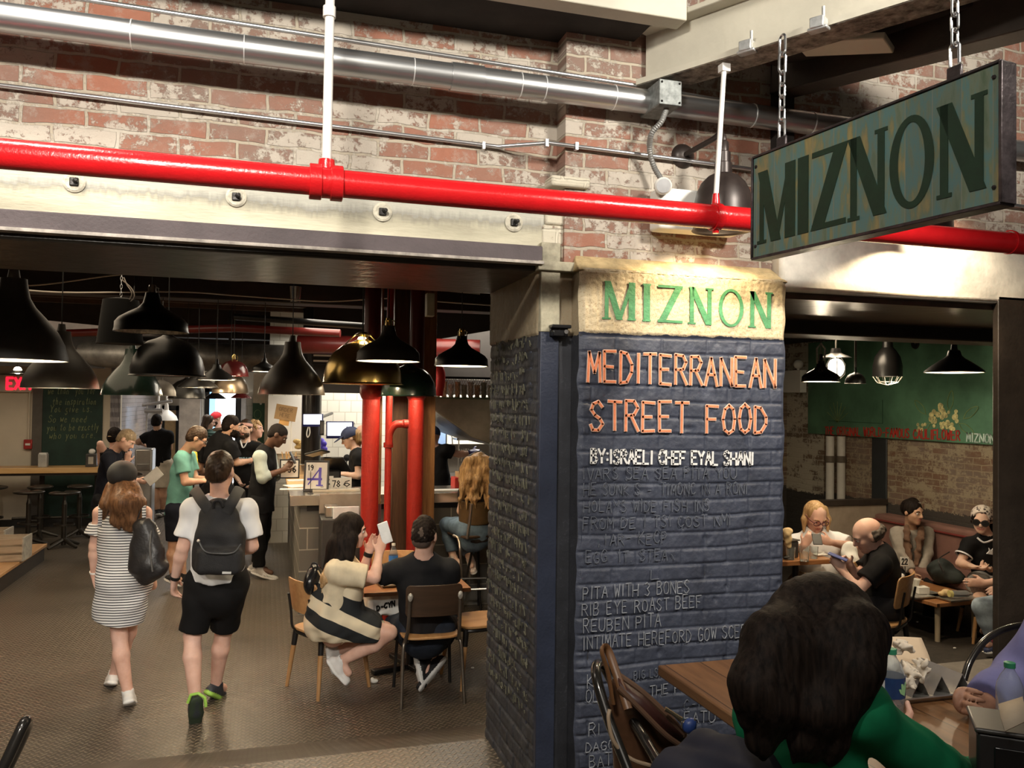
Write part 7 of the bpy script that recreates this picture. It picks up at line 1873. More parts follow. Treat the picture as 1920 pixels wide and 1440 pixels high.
b.add(vs, [(i, i+1, n+i+1, n+i) for i in range(n-1)]); o = b.build('folded_sheet', m_hold, t, smooth=False); sd = o.modifiers.new('s', 'SOLIDIFY'); sd.thickness = .0025
b = MB(); b.mm((x, y1-.01, TC), (x+.246, y1-.005, TC+.05)); b.build('tent_shadow_strip', M('tent_shadow', (.02, .018, .016), .8), t)  # dark strip paints the shade inside the tents
# kraft paper rising at the back of the tray
g_ = [[W(1638, 1275, 2.76), W(1690, 1270, 2.76), W(1752, 1263, 2.76)], [W(1640, 1235, 2.86), W(1690, 1232, 2.86), W(1742, 1228, 2.86)], [W(1648, 1203, 2.94), W(1690, 1202, 2.94), W(1731, 1204, 2.94)], [W(1650, 1192, 3.0), W(1690, 1190, 3.0), W(1727, 1193, 3.0)], [W(1651, 1198, 3.04), W(1690, 1197, 3.04), W(1726, 1199, 3.04)]]
b = MB(); b.add([p for r_ in g_ for p in r_], [(i*3+j, i*3+j+1, i*3+j+4, i*3+j+3) for i in range(4) for j in range(2)])
o = b.build('kraft_paper', M('kraft_paper_sheet', (.46, .36, .26), .65, var=.08)); o.modifiers.new('sub', 'SUBSURF').levels = 2; o.modifiers['sub'].render_levels = 2; o.modifiers.new('s', 'SOLIDIFY').thickness = .002
tag(o, 'brown kraft paper sheet curling up behind the tray', 'paper')
m_nap = M('napkin_cream', (.55, .49, .41), .85, var=.1, vs=30)
def crumple(name, label, c, r, seed, mat, cat='napkin'):
    rr = random.Random(seed); B = Body(.005)
    for i in range(11):
        d = Vector((rr.uniform(-1, 1), rr.uniform(-1, 1), rr.uniform(-.7, 1)))*r*.75
        ax = basis(Vector((rr.uniform(-1, 1), rr.uniform(-1, 1), rr.uniform(-1, 1))))
        B.ell(c+d, (r*rr.uniform(.4, .7), r*rr.uniform(.3, .6), r*.16), ax, .006)
    B.disp = wrinkle(.0025, 130, seed); return tag(B.build(name, mat, smooth=1), label, cat)
crumple('crumpled_napkin', 'crumpled cream napkin highest on the tray, against the kraft paper', W(1693, 1222, 2.72), .034, 3, m_nap)
crumple('crumpled_napkin', 'crumpled cream napkin draped on the first tent of the steel stand', W(1718, 1254, 2.62), .036, 5, m_nap)
crumple('crumpled_napkin', 'crumpled cream napkin behind the shoulder of the water bottle', W(1706, 1283, 2.58), .024, 6, m_nap)
B = Body(.005).cone(W(1640, 1226, 2.60), W(1668, 1248, 2.58), .020, .034, .01).ell(W(1648, 1240, 2.6), (.03, .03, .03), None, .01); B.disp = wrinkle(.003, 90, 2)
tag(B.build('wrapped_pita', M('wrap_pale', (.62, .53, .40), .7, var=.12)), 'pale wrapped pita between the long dark hair and the water bottle', 'food')
p = W(1670, 1346, 2.47); p.z = TT
hb = W(1671, 1217, dep(p)).z-TT
lab_m = bpy.data.materials.new('bottle_label'); nt, nd, lk = _nt(lab_m); tc = node(nt, 'ShaderNodeTexCoord'); sp3 = node(nt, 'ShaderNodeSeparateXYZ', {0: tc.outputs['Object']})
nz = node(nt, 'ShaderNodeTexNoise', {'Vector': tc.outputs['Object'], 'Scale': 40.0}); lk.new(mix_(nt, nz.outputs[0], (.010, .022, .085, 1), (.02, .06, .17, 1)), nd['Principled BSDF'].inputs[0]); nd['Principled BSDF'].inputs['Roughness'].default_value = .3
tb_ = bottle('water_bottle', 'clear water bottle with a green cap and dark blue label held on the near table', p, .0395, hb, M('green_cap', (.03, .20, .11), .4), lab_m, (.34, .63))
# green leaf mark and white side panel on the label
rt, aw = cv(1, 0, 0), cv(0, 1, 0)
b = MB()
for (du, dz, an, L_) in ((.020, .47, .3, .034), (.027, .50, -.3, .026), (.014, .44, .7, .022)):
    a_ = math.asin(min(.99, du/.0395)); q = p+rt*(math.sin(a_)*.0405)-aw*(math.cos(a_)*.0405)+UP*(hb*dz)
    x_ = (rt*math.cos(a_)+aw*math.sin(a_)).normalized(); pts = [(0, -L_*.6), (L_*.26, -L_*.1), (L_*.12, L_*.5), (-L_*.1, L_*.6), (-L_*.24, 0)]
    ca, sa = math.cos(an), math.sin(an); b.prism([(c_*ca-s_*sa, c_*sa+s_*ca) for c_, s_ in pts], q, x_, UP, (rt*math.sin(a_)-aw*math.cos(a_)), .0008)
b.build('leaf_mark', M('leaf_green', (.30, .55, .28), .5), tb_, smooth=False)
b = MB()
for a_ in (-1.35, -1.15, -.95):
    q = p+rt*(math.sin(a_)*.0404)-aw*(math.cos(a_)*.0404)+UP*(hb*.37); x_ = (rt*math.cos(a_)+aw*math.sin(a_)); b.prism([(-.005, 0), (.005, 0), (.005, hb*.22), (-.005, hb*.22)], q, x_, UP, (rt*math.sin(a_)-aw*math.cos(a_)), .0008)
b.build('white_panel', M('panel_white', (.5, .52, .55), .5), tb_, smooth=False)
p = W(1893, 1330, 2.38); p.z = TT
bottle('water_bottle', 'empty clear water bottle standing by the lilac sleeve', p, .036, W(1893, 1243, dep(p)).z-TT, M('green_cap', (.03, .20, .11), .4), None)
# napkin dispenser at the corner
p = W(1878, 1440, 1.94); zt = W(1878, 1378, 1.9).z
t = thing('napkin_dispenser', 'black table napkin dispenser with a napkin sticking out, at the frame corner', 'dispenser', (p.x, p.y, TT))
ax_ = (cv(.92, -.38, 0), cv(.38, .92, 0), UP)
c = Vector((p.x+.035, p.y, (zt+TT)/2)); MB().box(c, (.17, .15, zt-TT), ax=ax_).build('case', M('near_black', (.018, .017, .018), .3), t, bev=.008)
MB().box(c+UP*((zt-TT)/2+.005), (.18, .16, .012), ax=ax_).build('lid', M('near_black_lid', (.04, .037, .035), .35), t, bev=.005)
MB().box(c-ax_[1]*.076+UP*.0, (.10, .006, (zt-TT)*.7), ax=ax_).build('face_plate', M('face_black', (.008, .008, .009), .15), t, bev=.003)
MB().box(c-ax_[1]*.080+ax_[0]*-.01-UP*.02, (.018, .003, .009), ax=ax_).build('badge', M('badge_grey', (.2, .2, .21), .4), t, bev=.003)
MB().sphere(c-ax_[1]*.078+ax_[0]*.072+UP*.03, .005, 8).build('rivet', m_sil, t)
g_ = [[W(1872, 1322, 1.94), W(1918, 1308, 1.94)], [W(1876, 1345, 1.90), W(1922, 1328, 1.90)], [W(1884, 1372, 1.86), W(1930, 1350, 1.88)]]
b = MB(); b.add([q_ for r_ in g_ for q_ in r_], [(0, 1, 3, 2), (2, 3, 5, 4)]); o = b.build('napkin', M('napkin_tan', (.42, .35, .27), .85), t); o.modifiers.new('s', 'SOLIDIFY').thickness = .003
# black hoop chairs
m_hoop = M('black_hoop', (.022, .020, .018), .22, .4, coat=.4)
def hoop_chair(label, pts, seat_c, r=.0125, rz=0):
    t = thing('hoop_chair', label, 'chair', (seat_c[0], seat_c[1], UPF), 'black hoop-backed chairs')
    P_ = [W(*q) for q in pts]; MB().tube(smooth_path(P_, 8), r, 12).build('back_hoop', m_hoop, t)
    c = Vector((seat_c[0], seat_c[1], UPF+.45)); MB().lathe([(0, -.012), (.19, -.012), (.20, 0), (.19, .012), (0, .014)], c, 32).build('seat', m_hoop, t)
    for k in range(4):
        a = rz+math.pi/4+k*math.pi/2; MB().tube([c+Vector((math.cos(a)*.15, math.sin(a)*.15, 0)), Vector((c.x+math.cos(a)*.24, c.y+math.sin(a)*.24, UPF))], .013, 10).build('leg', m_hoop, t)
    for q in (P_[0], P_[-1]):
        MB().tube([q, Vector((lerp(c, q, .6).x, lerp(c, q, .6).y, c.z))], r, 10).build('back_post', m_hoop, t)
    return t
s1_ = W(1290, 1440, 1.75)
hoop_chair('black hoop-backed chair with the brown handbag, drawn up to the near table', ((1182, 1455, 2.02), (1140, 1345, 2.10), (1119, 1272, 2.16), (1120, 1246, 2.22), (1136, 1256, 2.26), (1168, 1322, 2.20), (1206, 1382, 2.08), (1246, 1450, 1.96)), (1.17, 1.62), .0135)
hoop_chair('black hoop-backed chair behind the lilac sleeve', ((1806, 1278, 2.86), (1820, 1238, 2.9), (1848, 1200, 2.95), (1890, 1178, 3.0), (1940, 1174, 3.0), (1990, 1200, 2.95), (2015, 1270, 2.9)), (2.62, 2.28), .012)
t = hoop_chair('black hoop-backed chair cut by the frame corner across the hall floor', ((-30, 1500, 1.86), (5, 1440, 1.88), (28, 1392, 1.9), (44, 1358, 1.92), (50, 1352, 1.95), (48, 1370, 2.0), (20, 1430, 2.06), (-20, 1510, 2.1)), (-1.02, 1.25), .0125)
# brown handbag on the chair
m_lea = M('brown_leather', (.075, .035, .018), .35, var=.25, vs=9, bump=.15, bs=60)
m_lea2 = M('oxblood_lining', (.040, .012, .010), .45)
o = thing('handbag', 'open brown leather handbag hung on the hoop chair by the brick pillar', 'bag', W(1200, 1440, 2.1))
ol = [(1152, 1268), (1205, 1305), (1262, 1352), (1286, 1378), (1276, 1402), (1250, 1450), (1160, 1450), (1146, 1340)]
cx_, cy_ = 1205, 1375
B = Body(.007)
for f_ in (0, 1):
    for i in range(len(ol)):
        a_, b2 = ol[i], ol[(i+1) % len(ol)]
        B.cone(W(a_[0]*.86+cx_*.14, a_[1]*.86+cy_*.14, 2.17+.05*f_), W(b2[0]*.86+cx_*.14, b2[1]*.86+cy_*.14, 2.17+.05*f_), .016, .016, .02)
B.cone(W(1180, 1330, 2.19), W(1210, 1450, 2.19), .05, .07, .03); B.cone(W(1180, 1330, 2.19), W(1240, 1390, 2.19), .045, .04, .03)
B.build('body', m_lea, o)
MB().tube(smooth_path([W(1155, 1262, 2.15), W(1205, 1298, 2.13), W(1255, 1345, 2.12), W(1284, 1378, 2.12)], 6), .008, 8).build('rim', M('rim_leather', (.10, .055, .035), .3), o)
MB().tube(smooth_path([W(1160, 1290, 2.10), W(1200, 1330, 2.09), W(1245, 1375, 2.09), W(1276, 1398, 2.10)], 6), .007, 8).build('rim', MATS['rim_leather'], o)
b = MB(); q_ = [W(1158, 1272, 2.13), W(1205, 1305, 2.115), W(1280, 1380, 2.11), W(1270, 1395, 2.10), W(1200, 1330, 2.095), W(1162, 1290, 2.105)]; b.add(q_, [(0, 1, 4, 5), (1, 2, 3, 4)]); so_ = b.build('lining', m_lea2, o); so_.modifiers.new('s', 'SOLIDIFY').thickness = .004
MB().tube(smooth_path([W(1150, 1320, 2.12), W(1140, 1262, 2.13), W(1129, 1225, 2.14), W(1131, 1213, 2.16), W(1141, 1222, 2.17), W(1160, 1275, 2.13), W(1178, 1330, 2.08)], 6), .011, 8, flat=.45).build('handle', M('handle_leather', (.13, .06, .025), .4), o)
MB().tube(smooth_path([W(1143, 1330, 2.07), W(1141, 1350, 2.06), W(1152, 1392, 2.05), W(1185, 1424, 2.05), W(1245, 1442, 2.05)], 6), .005, 8).build('thin_strap', M('pale_strap', (.30, .22, .15), .4), o)
m_gold = M('pale_gold', (.75, .66, .45), .2, .95)
MB().tube([W(1247, 1329, 2.09), W(1262, 1338, 2.09), W(1277, 1349, 2.09)], [.006, .005, .007], 8).build('zip_pull', m_gold, o)
b = MB(); b.tube(arc(W(1279, 1351, 2.09), .006, 0, 6.283, 12), .0015, 6, caps=False); b.build('zip_ring', m_gold, o)
B = Body(.005).ell(W(1292, 1362, 2.09), (.018, .016, .020), None, .01).ell(W(1299, 1355, 2.09), (.010, .01, .012), None, .01); B.build('blue_charm', M('charm_blue', (.02, .045, .17), .4), o)
MB().tube([W(1279, 1353, 2.085), W(1278, 1365, 2.085)], .002, 6).build('chain_drop', m_gold, o); MB().tube([W(1303, 1347, 2.085), W(1300, 1361, 2.085)], .002, 6).build('chain_drop', m_gold, o)
B = Body(.010); pts = [W(1276, 1432, 2.0), W(1320, 1418, 2.0), W(1370, 1432, 1.95), W(1430, 1456, 1.9)]
B.path(pts, [.05, .055, .06, .06], .04); B.cone(W(1290, 1475, 1.95), W(1400, 1495, 1.9), .08, .08, .04); B.disp = wrinkle(.007, 28, 5)
tag(B.build('navy_jacket', M('navy_cloth', (.012, .013, .026), .85, var=.2)), 'navy jacket bunched beside the open brown handbag', 'jacket')

# ------------------------------------------------------------------ clothes
def cloth(n, c, r=.85, **kw): return M('cloth_'+n, c, r, var=kw.pop('var', .12), vs=12, spec=.25, **kw)
K_BLK = cloth('black', (.0065, .006, .0065)); K_NAVY = cloth('navy', (.008, .009, .016)); K_WHT = cloth('white', (.80, .80, .82), var=.03)
K_TEAL = cloth('teal', (.135, .32, .27)); K_KHAKI = cloth('khaki', (.30, .24, .15)); K_SAND = cloth('sand', (.62, .54, .42)); K_GREY = cloth('greyknit', (.30, .265, .225))
K_SAGE = cloth('sage', (.42, .46, .41)); K_CHAR = cloth('charcoal', (.014, .014, .016)); K_DEN = cloth('denim', (.13, .19, .26), var=.35); K_DEN2 = cloth('pale_denim', (.32, .39, .46), var=.3)
K_GRN = cloth('green', (.004, .145, .062)); K_LILAC = cloth('lilac', (.125, .125, .275)); K_BRN = cloth('brown', (.085, .055, .030)); K_CREAM = cloth('cream', (.70, .60, .43))
S_WHT = M('shoe_white', (.74, .72, .70), .6, var=.05); S_SOLE = M('sole_white', (.80, .79, .77), .6, var=.05); S_DRK = M('shoe_dark', (.03, .035, .045), .6); S_LIME = M('sole_lime', (.35, .62, .10), .5); S_BLK = M('shoe_black', (.014, .014, .015), .6); S_GREY = M('shoe_grey', (.50, .49, .47), .7); S_DSOLE = M('sole_dark', (.03, .045, .025), .7)
H_BRN = hair_mat('hair_brown', (.022, .013, .008), (.060, .035, .020)); H_BLK = hair_mat('hair_black', (.006, .0045, .004), (.022, .015, .012), .6, spec=.07); H_AUB = hair_mat('hair_auburn', (.075, .034, .016), (.23, .115, .055)); H_GRY = hair_mat('hair_grey', (.20, .14, .08), (.42, .32, .21))
H_BLO = hair_mat('hair_blonde', (.30, .17, .07), (.66, .45, .24)); H_HON = hair_mat('hair_honey', (.16, .085, .035), (.46, .29, .13)); H_GB = hair_mat('hair_greybrown', (.045, .036, .030), (.16, .13, .11)); H_AFR = hair_mat('hair_cropped', (.009, .006, .005), (.017, .012, .010), .9)
def locks(p, paths, mat, name='hair', k=.02, h=.008, amp=.006, fr=110, cap_r=None, extra=None):
    "long hair: a cap over the skull and tapering locks"
    c, r, u, f, s = hframe(p)
    def q(a, b, d): return c + r*(a*s) + f*(b*s) + u*(d*s)
    B = Body(h)
    if cap_r is not False:
        e = cap_r or 1.0
        B.ell(q(0, -.020, .032), (.088*s*e, .106*s*e, .094*s*e), (r, f, u), .02); B.ell(q(0, .095, -.045), (.066*s, .070*s, .100*s), (r, f, u), sub=True)
    for (pts, rs) in paths: B.path([W(a[0], a[1], a[2]+p.d) for a in pts], rs, k)
    if extra: extra(B, q)
    ph = random.Random(len(paths)).uniform(0, 6)
    def fn(X, Y, Z):
        a = X*RT.x+Y*RT.y; b = X*AW.x+Y*AW.y
        return amp*.5*(np.sin(fr*a+4*np.sin(9*Z+ph)+2*np.sin(31*b))+.6*np.sin(fr*1.9*a+5*np.sin(7*Z)+fr*.8*b))
    B.disp = fn
    return B.build(name, mat, p.root)

# -- the couple walking away
p1 = person('woman walking away in a striped cold-shoulder dress and black cap', 5.57, dict(hd=(230, 899), nk=(228, 950), sl=(188, 962), sr=(271, 962), el=(178, 1024, .0), wl=(177, 1078, .04), fl=(184, 1106, .06), er=(281, 1030, .08), wr=(284, 1082, .14), fr=(292, 1103, .2),
    hl=(214, 1078), hr=(250, 1078), kl=(224, 1192, .0), kr=(241, 1186, .16), al=(240, 1300, -.07), ar=(214, 1264, .28), tl=(246, 1308, .13), tr=(207, 1268, .50)), cv(.02, 1, -.05), 'pink', .93, .98, girth=.92)
m_str = stripe_mat('dress_stripes', (.030, .030, .040), (.74, .73, .72), 2, .0175, .36)
g = p1.g; U, R = p1.U, p1.R
B = Body(.007); bot = W(222, 1158, 5.56)
B.cone(p1.ub-U*.02, p1.ch, .130, .150, .03, wide=R, flat=.66, fa=True); B.cone(p1.ch, p1.waist, .150, .148, .04, wide=R, flat=.70); B.cone(p1.waist, p1.Hc-U*.02, .148, .185, .05, wide=R, flat=.72)
B.cone(p1.Hc-U*.02, W(220, 1163, 5.57), .180, .165, .03, wide=R, flat=.76, fb=True)
B.disp = wrinkle(.006, 16, 3); B.build('dress', m_str, p1.root)
for (c, u0, v0, u1, v1, u2, v2) in (('l', 188, 945, 178, 978, 168, 1000), ('r', 270, 948, 284, 968, 290, 986)):
    B = Body(.006); B.cone(lerp(g['s'+c], g['e'+c], .30), lerp(g['s'+c], g['e'+c], .62), .056, .082, .01, fa=True, fb=True); B.cone(lerp(g['s'+c], g['e'+c], .32), lerp(g['s'+c], g['e'+c], .7), .046, .070, sub=True); B.build('flared_sleeve', m_str, p1.root)
    MB().tube(smooth_path([W(u0, v0, 5.44), W(u0, v0+18, 5.42), W(u0+(-1 if c == 'l' else 1), v0+42, 5.44)], 4), .012, 8, flat=.4).build('strap', m_str, p1.root)
cap(p1, M('cap_black', (.018, .018, .020), .7, var=.15), True, False, tall=.0, low=-.028)
locks(p1, [(((230, 918, -.08), (232, 945, -.15), (236, 992, -.15)), [.062, .075, .018]), (((212, 915, -.05), (200, 945, -.11), (193, 972, -.10)), [.05, .045, .014]), (((248, 915, -.05), (260, 945, -.11), (262, 978, -.12)), [.05, .048, .016]), (((220, 940, -.14), (216, 975, -.15), (222, 990, -.15)), [.05, .035, .012]), (((246, 940, -.14), (250, 975, -.15), (246, 996, -.15)), [.05, .035, .012])], H_AUB, cap_r=False, amp=.005)
for c in 'lr': shoe(p1, c, S_WHT, S_SOLE)
band(p1, 'l', M('bracelet_white', (.8, .78, .75), .3), w=.012, r=.027, name='bracelet')
t = thing('tote_bag', 'black slouchy leather tote bag on the shoulder of the woman in stripes', 'bag', W(276, 1085, 5.42))
m_tote = M('tote_leather', (.022, .020, .020), .38, var=.25, vs=14, bump=.2, bs=70)
B = Body(.007); B.cone(W(270, 990, 5.40), W(278, 1062, 5.38), .075, .118, .04, wide=cv(1, 0, 0), flat=.55); B.ell(W(278, 1062, 5.38), (.125, .075, .075), (RT, AW, UP), .04); B.cone(W(256, 988, 5.40), W(288, 985, 5.42), .025, .020, .03); B.disp = wrinkle(.006, 26, 9); B.build('bag', m_tote, t)
MB().tube(smooth_path([W(252, 990, 5.40), W(262, 960, 5.42), W(268, 944, 5.48), W(272, 950, 5.55), W(270, 985, 5.46)], 6), .010, 8, flat=.5).build('strap', m_tote, t)
MB().tube(smooth_path([W(283, 995, 5.335), W(281, 1030, 5.30), W(286, 1072, 5.29)], 6), .006, 6).build('laced_seam', M('seam_grey', (.08, .075, .07), .5), t)

p2 = person('man walking away in a white shirt and black shorts with a backpack', 5.40, dict(hd=(413, 884), nk=(412, 938), sl=(362, 956), sr=(461, 956), el=(343, 1026, -.02), wl=(327, 1086, .06), fl=(324, 1130, .1), er=(473, 1024, .02), wr=(458, 1034, .26), fr=(440, 1035, .36),
    hl=(380, 1092), hr=(434, 1092), kl=(361, 1190, -.02), kr=(420, 1182, .16), al=(366, 1312, -.16), ar=(405, 1284, .24), tl=(364, 1358, -.10), tr=(428, 1294, .42)), cv(.05, 1, -.08), 'pink', 1.0, 1.06)
shirt(p2, K_WHT, sleeve=.72, hem=-.02, infl=.022, sr=.080)
pants(p2, K_BLK, 'shorts', .93, .018, flare=.004, top=.12)
short_hair(p2, H_BRN, back=-.066)
for c in 'lr': shoe(p2, c, S_DRK, S_LIME if c == 'r' else S_DSOLE)
q = MB().tube([W(352, 1318, 5.16), W(358, 1303, 5.16), W(372, 1300, 5.16), W(384, 1308, 5.17), W(386, 1325, 5.17)], .010, 8); q.build('heel_trim', S_LIME, p2.root)
band(p2, 'l', m_pblk, w=.022, name='watch'); 
t = thing('backpack', 'black backpack with two shoulder straps on the man in white', 'bag', W(410, 1080, 5.2))
m_bp = M('backpack_cloth', (.010, .0095, .0105), .75, var=.2, bump=.25, bs=160)
bU = (W(411, 950, 5.2)-W(411, 1075, 5.2)).normalized(); bc = W(411, 1018, 5.19)
B = Body(.007); B.rbox(W(411, 1030, 5.17), (.155, .085, .155), (RT, AW, UP), .07, .03); B.ell(W(411, 978, 5.19), (.125, .075, .15), (RT, AW, UP), .05); B.rbox(W(411, 1052, 5.09), (.135, .045, .085), (RT, AW, UP), .04, .02)
B.disp = wrinkle(.004, 20, 2); B.build('main_pocket', m_bp, t)
MB().box(W(425, 1074, 5.035), (.055, .004, .014), ax=(RT, AW, UP)).build('label', M('tag_pale', (.5, .5, .48), .6), t, bev=.001)
MB().tube(smooth_path([W(371, 1012, 5.06), W(385, 1034, 5.04), W(411, 1038, 5.03), W(438, 1036, 5.04), W(452, 1020, 5.06)], 6), .005, 6).build('zip', M('zip_dark', (.05, .05, .05), .4), t)
MB().sphere(W(372, 1014, 5.04), .010, 8).build('zip_pull', m_sil, t)
for (a_, b2, c_) in (((396, 962, 5.14), (378, 938, 5.16), (364, 918, 5.36)), ((424, 962, 5.14), (438, 936, 5.16), (450, 916, 5.36))):
    MB().tube(smooth_path([W(*a_), W(*b2), W(*c_), W(c_[0]-(-2 if a_[0] > 411 else 2), c_[1]+14, 5.5)], 8), .034, 10, flat=.28, ref=(0, 1, 0)).build('strap', M('strap_grey', (.022, .021, .021), .8), t)
MB().tube(smooth_path([W(400, 952, 5.12), W(402, 941, 5.11), W(412, 939, 5.11), W(418, 950, 5.12)], 6), .010, 8).build('grab_loop', m_bp, t)

# -- the queue
p3 = person('man in a teal shirt and glasses looking down in the queue', 9.0, dict(hd=(369, 822, -.02), nk=(346, 846), sr=(340, 860, -.16), sl=(354, 857, .17), er=(347, 904, -.20), wr=(378, 902, -.06), fr=(394, 898, .0), el=(366, 900, .18), wl=(392, 897, .12), fl=(404, 892, .08),
    hr=(330, 958, -.08), hl=(337, 958, .12), kr=(326, 1020, -.10), kl=(342, 1018, .12), ar=(325, 1080, -.10), al=(343, 1078, .12), tr=(345, 1090, -.08), tl=(362, 1088, .12)), cv(.80, .30, -.50), 'tan', 1.0, 1.05, brow=H_BRN, up=(.3, 0, 1))
shirt(p3, K_TEAL, sleeve=.62, hem=.05, infl=.020, sr=.075); pants(p3, K_NAVY, 'shorts', .92, .02); short_hair(p3, H_BRN); glasses(p3, m_pblk)
for c in 'lr': shoe(p3, c, S_BLK, S_SOLE)
tag(MB().box(W(394, 893, 8.9), (.075, .012, .15), ax=(cv(1, -.3, 0), cv(.3, .9, -.3), cv(0, .3, .9))).build('phone', m_pblk, bev=.004), 'dark phone in the hands of the man in teal', 'phone')
t = thing('snack_packet', 'bright yellow packets on a thin stand between the man in teal and the bearded man', 'packet', W(363, 872, 9.9))
q = W(363, 872, 9.95); MB().cyl((q.x, q.y+.03, 0), (q.x, q.y+.03, q.z+.15), .012, .012, 10).build('stand', m_frame, t)
B = Body(.01).rbox(W(363, 859, 9.9), (.045, .03, .085), None, .02); B.disp = wrinkle(.006, 50, 1); B.build('packet', M('packet_yellow', (.85, .60, .05), .4, var=.35, vs=30), t)

p4 = person('balding grey-haired man in a dark navy shirt reading a menu', 10.0, dict(hd=(237, 825, -.05), nk=(212, 845), sr=(202, 860, -.18), sl=(216, 855, .18), er=(222, 908, -.25), wr=(256, 900, -.15), fr=(276, 906, -.1), el=(232, 895, .2), wl=(238, 866, .12), fl=(240, 850, .1),
    hr=(192, 938, -.1), hl=(200, 938, .12), kr=(192, 992, -.1), kl=(200, 992, .1), ar=(188, 1045, -.1), al=(200, 1043, .1), tr=(206, 1052, -.08), tl=(216, 1050, .1)), cv(.80, .0, -.60), 'pink', 1.0, 1.05, brow=H_GRY, up=(.4, 0, 1))
shirt(p4, K_NAVY, sleeve=.6, infl=.02); pants(p4, K_CHAR, length=1.9); short_hair(p4, H_GRY, front=.02, top=.006)
for c in 'lr': shoe(p4, c, S_BLK, S_BLK)
tag(MB().box(W(288, 893, 9.85), (.21, .004, .13), ax=(cv(.75, 0, .66), cv(0, 1, .1), cv(-.66, 0, .75))).build('menu_sheet', M('grey_paper', (.45, .43, .40), .7)), 'grey menu sheet in the hand of the grey-haired man', 'paper')
p5 = person('person with dark hair raising an elbow behind the grey-haired man', 10.9, dict(hd=(216, 819), nk=(214, 842), sl=(198, 852, -.05), sr=(236, 852, .05), el=(188, 832, -.15), wl=(186, 858, -.05), er=(240, 890, .05), wr=(232, 875, .2), hl=(206, 928), hr=(226, 928), kl=(208, 980), kr=(226, 980), al=(208, 1030), ar=(226, 1030), tl=(208, 1036, .2), tr=(228, 1036, .2)), cv(.2, .95, 0), 'pink', .98, 1.0)
shirt(p5, K_CHAR, sleeve=.4); pants(p5, K_CHAR); short_hair(p5, H_BLK); cap_ = MB().tube(smooth_path([p5.hc+p5.hr*.08-p5.hf*.02, p5.hc-p5.hf*.112+UP*.01, p5.hc-p5.hr*.08-p5.hf*.02], 8), .012, 8, flat=.5).build('headband', M('band_tan', (.5, .36, .2), .6), p5.root)
p6 = person('man in a black T-shirt and white shorts seen from behind', 14.1, dict(hd=(294, 792), nk=(297, 810), sl=(275, 820), sr=(316, 817), el=(257, 829, -.05), wl=(269, 833, .15), er=(319, 841, .05), wr=(309, 852, .25), hl=(289, 870), hr=(308, 870), kl=(291, 916), kr=(306, 915), al=(296, 958, -.05), ar=(305, 955, .15), tl=(300, 962, .15), tr=(308, 956, .35)), cv(-.1, 1, -.1), 'tan', 1.05, 1.05, girth=1.08)
shirt(p6, K_BLK, sleeve=.6, infl=.025, sr=.08); pants(p6, K_SAND, 'shorts', .95, .03); short_hair(p6, H_BLK, top=.02, front=.03, back=-.07)
for c in 'lr': shoe(p6, c, S_BLK, S_SOLE)
q = W(301, 864, 13.85); MB().prism([(-.05, -.03), (.05, -.035), (.045, .0), (.03, .07), (.0, .02)], q, RT, UP, -AW, .01).build('dark_patch', K_BLK, p6.root)
p7 = person('bearded man in a black shirt turned toward the man in a headband', 10.3, dict(hd=(434, 799), nk=(416, 822), sl=(386, 836, .16), sr=(432, 838, -.14), el=(374, 878, .18), wl=(388, 895, .36), er=(444, 868, -.10), wr=(470, 864, .12), fr=(482, 862, .2), hl=(394, 922, .10), hr=(424, 923, -.05), kl=(398, 985, .1), kr=(424, 985, -.05), al=(398, 1038, .1), ar=(424, 1040, -.05), tl=(410, 1040, .3), tr=(436, 1044, .15)), cv(.86, .42, -.12), 'tan', 1.06, 1.05, girth=1.08, brow=H_BLK)
shirt(p7, K_BLK, sleeve=.7, infl=.03, sr=.085, hem=.1); pants(p7, K_BLK); short_hair(p7, H_BLK, top=.018); beard(p7, H_BLK, .015)
for c in 'lr': shoe(p7, c, S_BLK, S_BLK)
p8 = person('bearded man in a pink headband and black V-neck facing us', 11.0, dict(hd=(460, 805), nk=(461, 828), sr=(440, 840), sl=(484, 840), er=(436, 880, .02), wr=(448, 902, -.15), el=(490, 880, .02), wl=(476, 903, -.15), hr=(450, 925), hl=(475, 925), kr=(450, 980), kl=(475, 980), ar=(450, 1028), al=(475, 1028), tr=(448, 1036, -.2), tl=(478, 1036, -.2)), cv(-.08, -1, .0), 'light', 1.0, 1.05, brow=H_BRN)
shirt(p8, K_BLK, sleeve=.6, infl=.02, neck=.085); pants(p8, K_BLK); short_hair(p8, H_BRN, top=.014); beard(p8, H_BRN, .0)
c_, r_, u_, f_, s_ = hframe(p8)
MB().lathe([(.088, -.020), (.092, -.016), (.092, .016), (.088, .020)], c_+u_*.052-f_*.006, 32, axis=(u_*.97-f_*.2), close=True).build('headband', M('band_pink', (.72, .42, .36), .8), p8.root)
q = p8.ch-p8.U*.02+p8.F*.135; write('DEMC', q-RT*.11-UP*.02, RT, UP, -AW, .22, .07, .018, M('print_blue', (.35, .55, .65), .7), 'shirt_print', p8.root, 2, .06, t=.012)
MB().tube(smooth_path([p8.g['nk']-RT*.05+p8.F*.07+UP*.02, p8.g['nk']+p8.F*.10-UP*.075, p8.g['nk']+RT*.05+p8.F*.07+UP*.02], 6), .012, 8, flat=.6).build('undershirt_edge', K_WHT, p8.root)
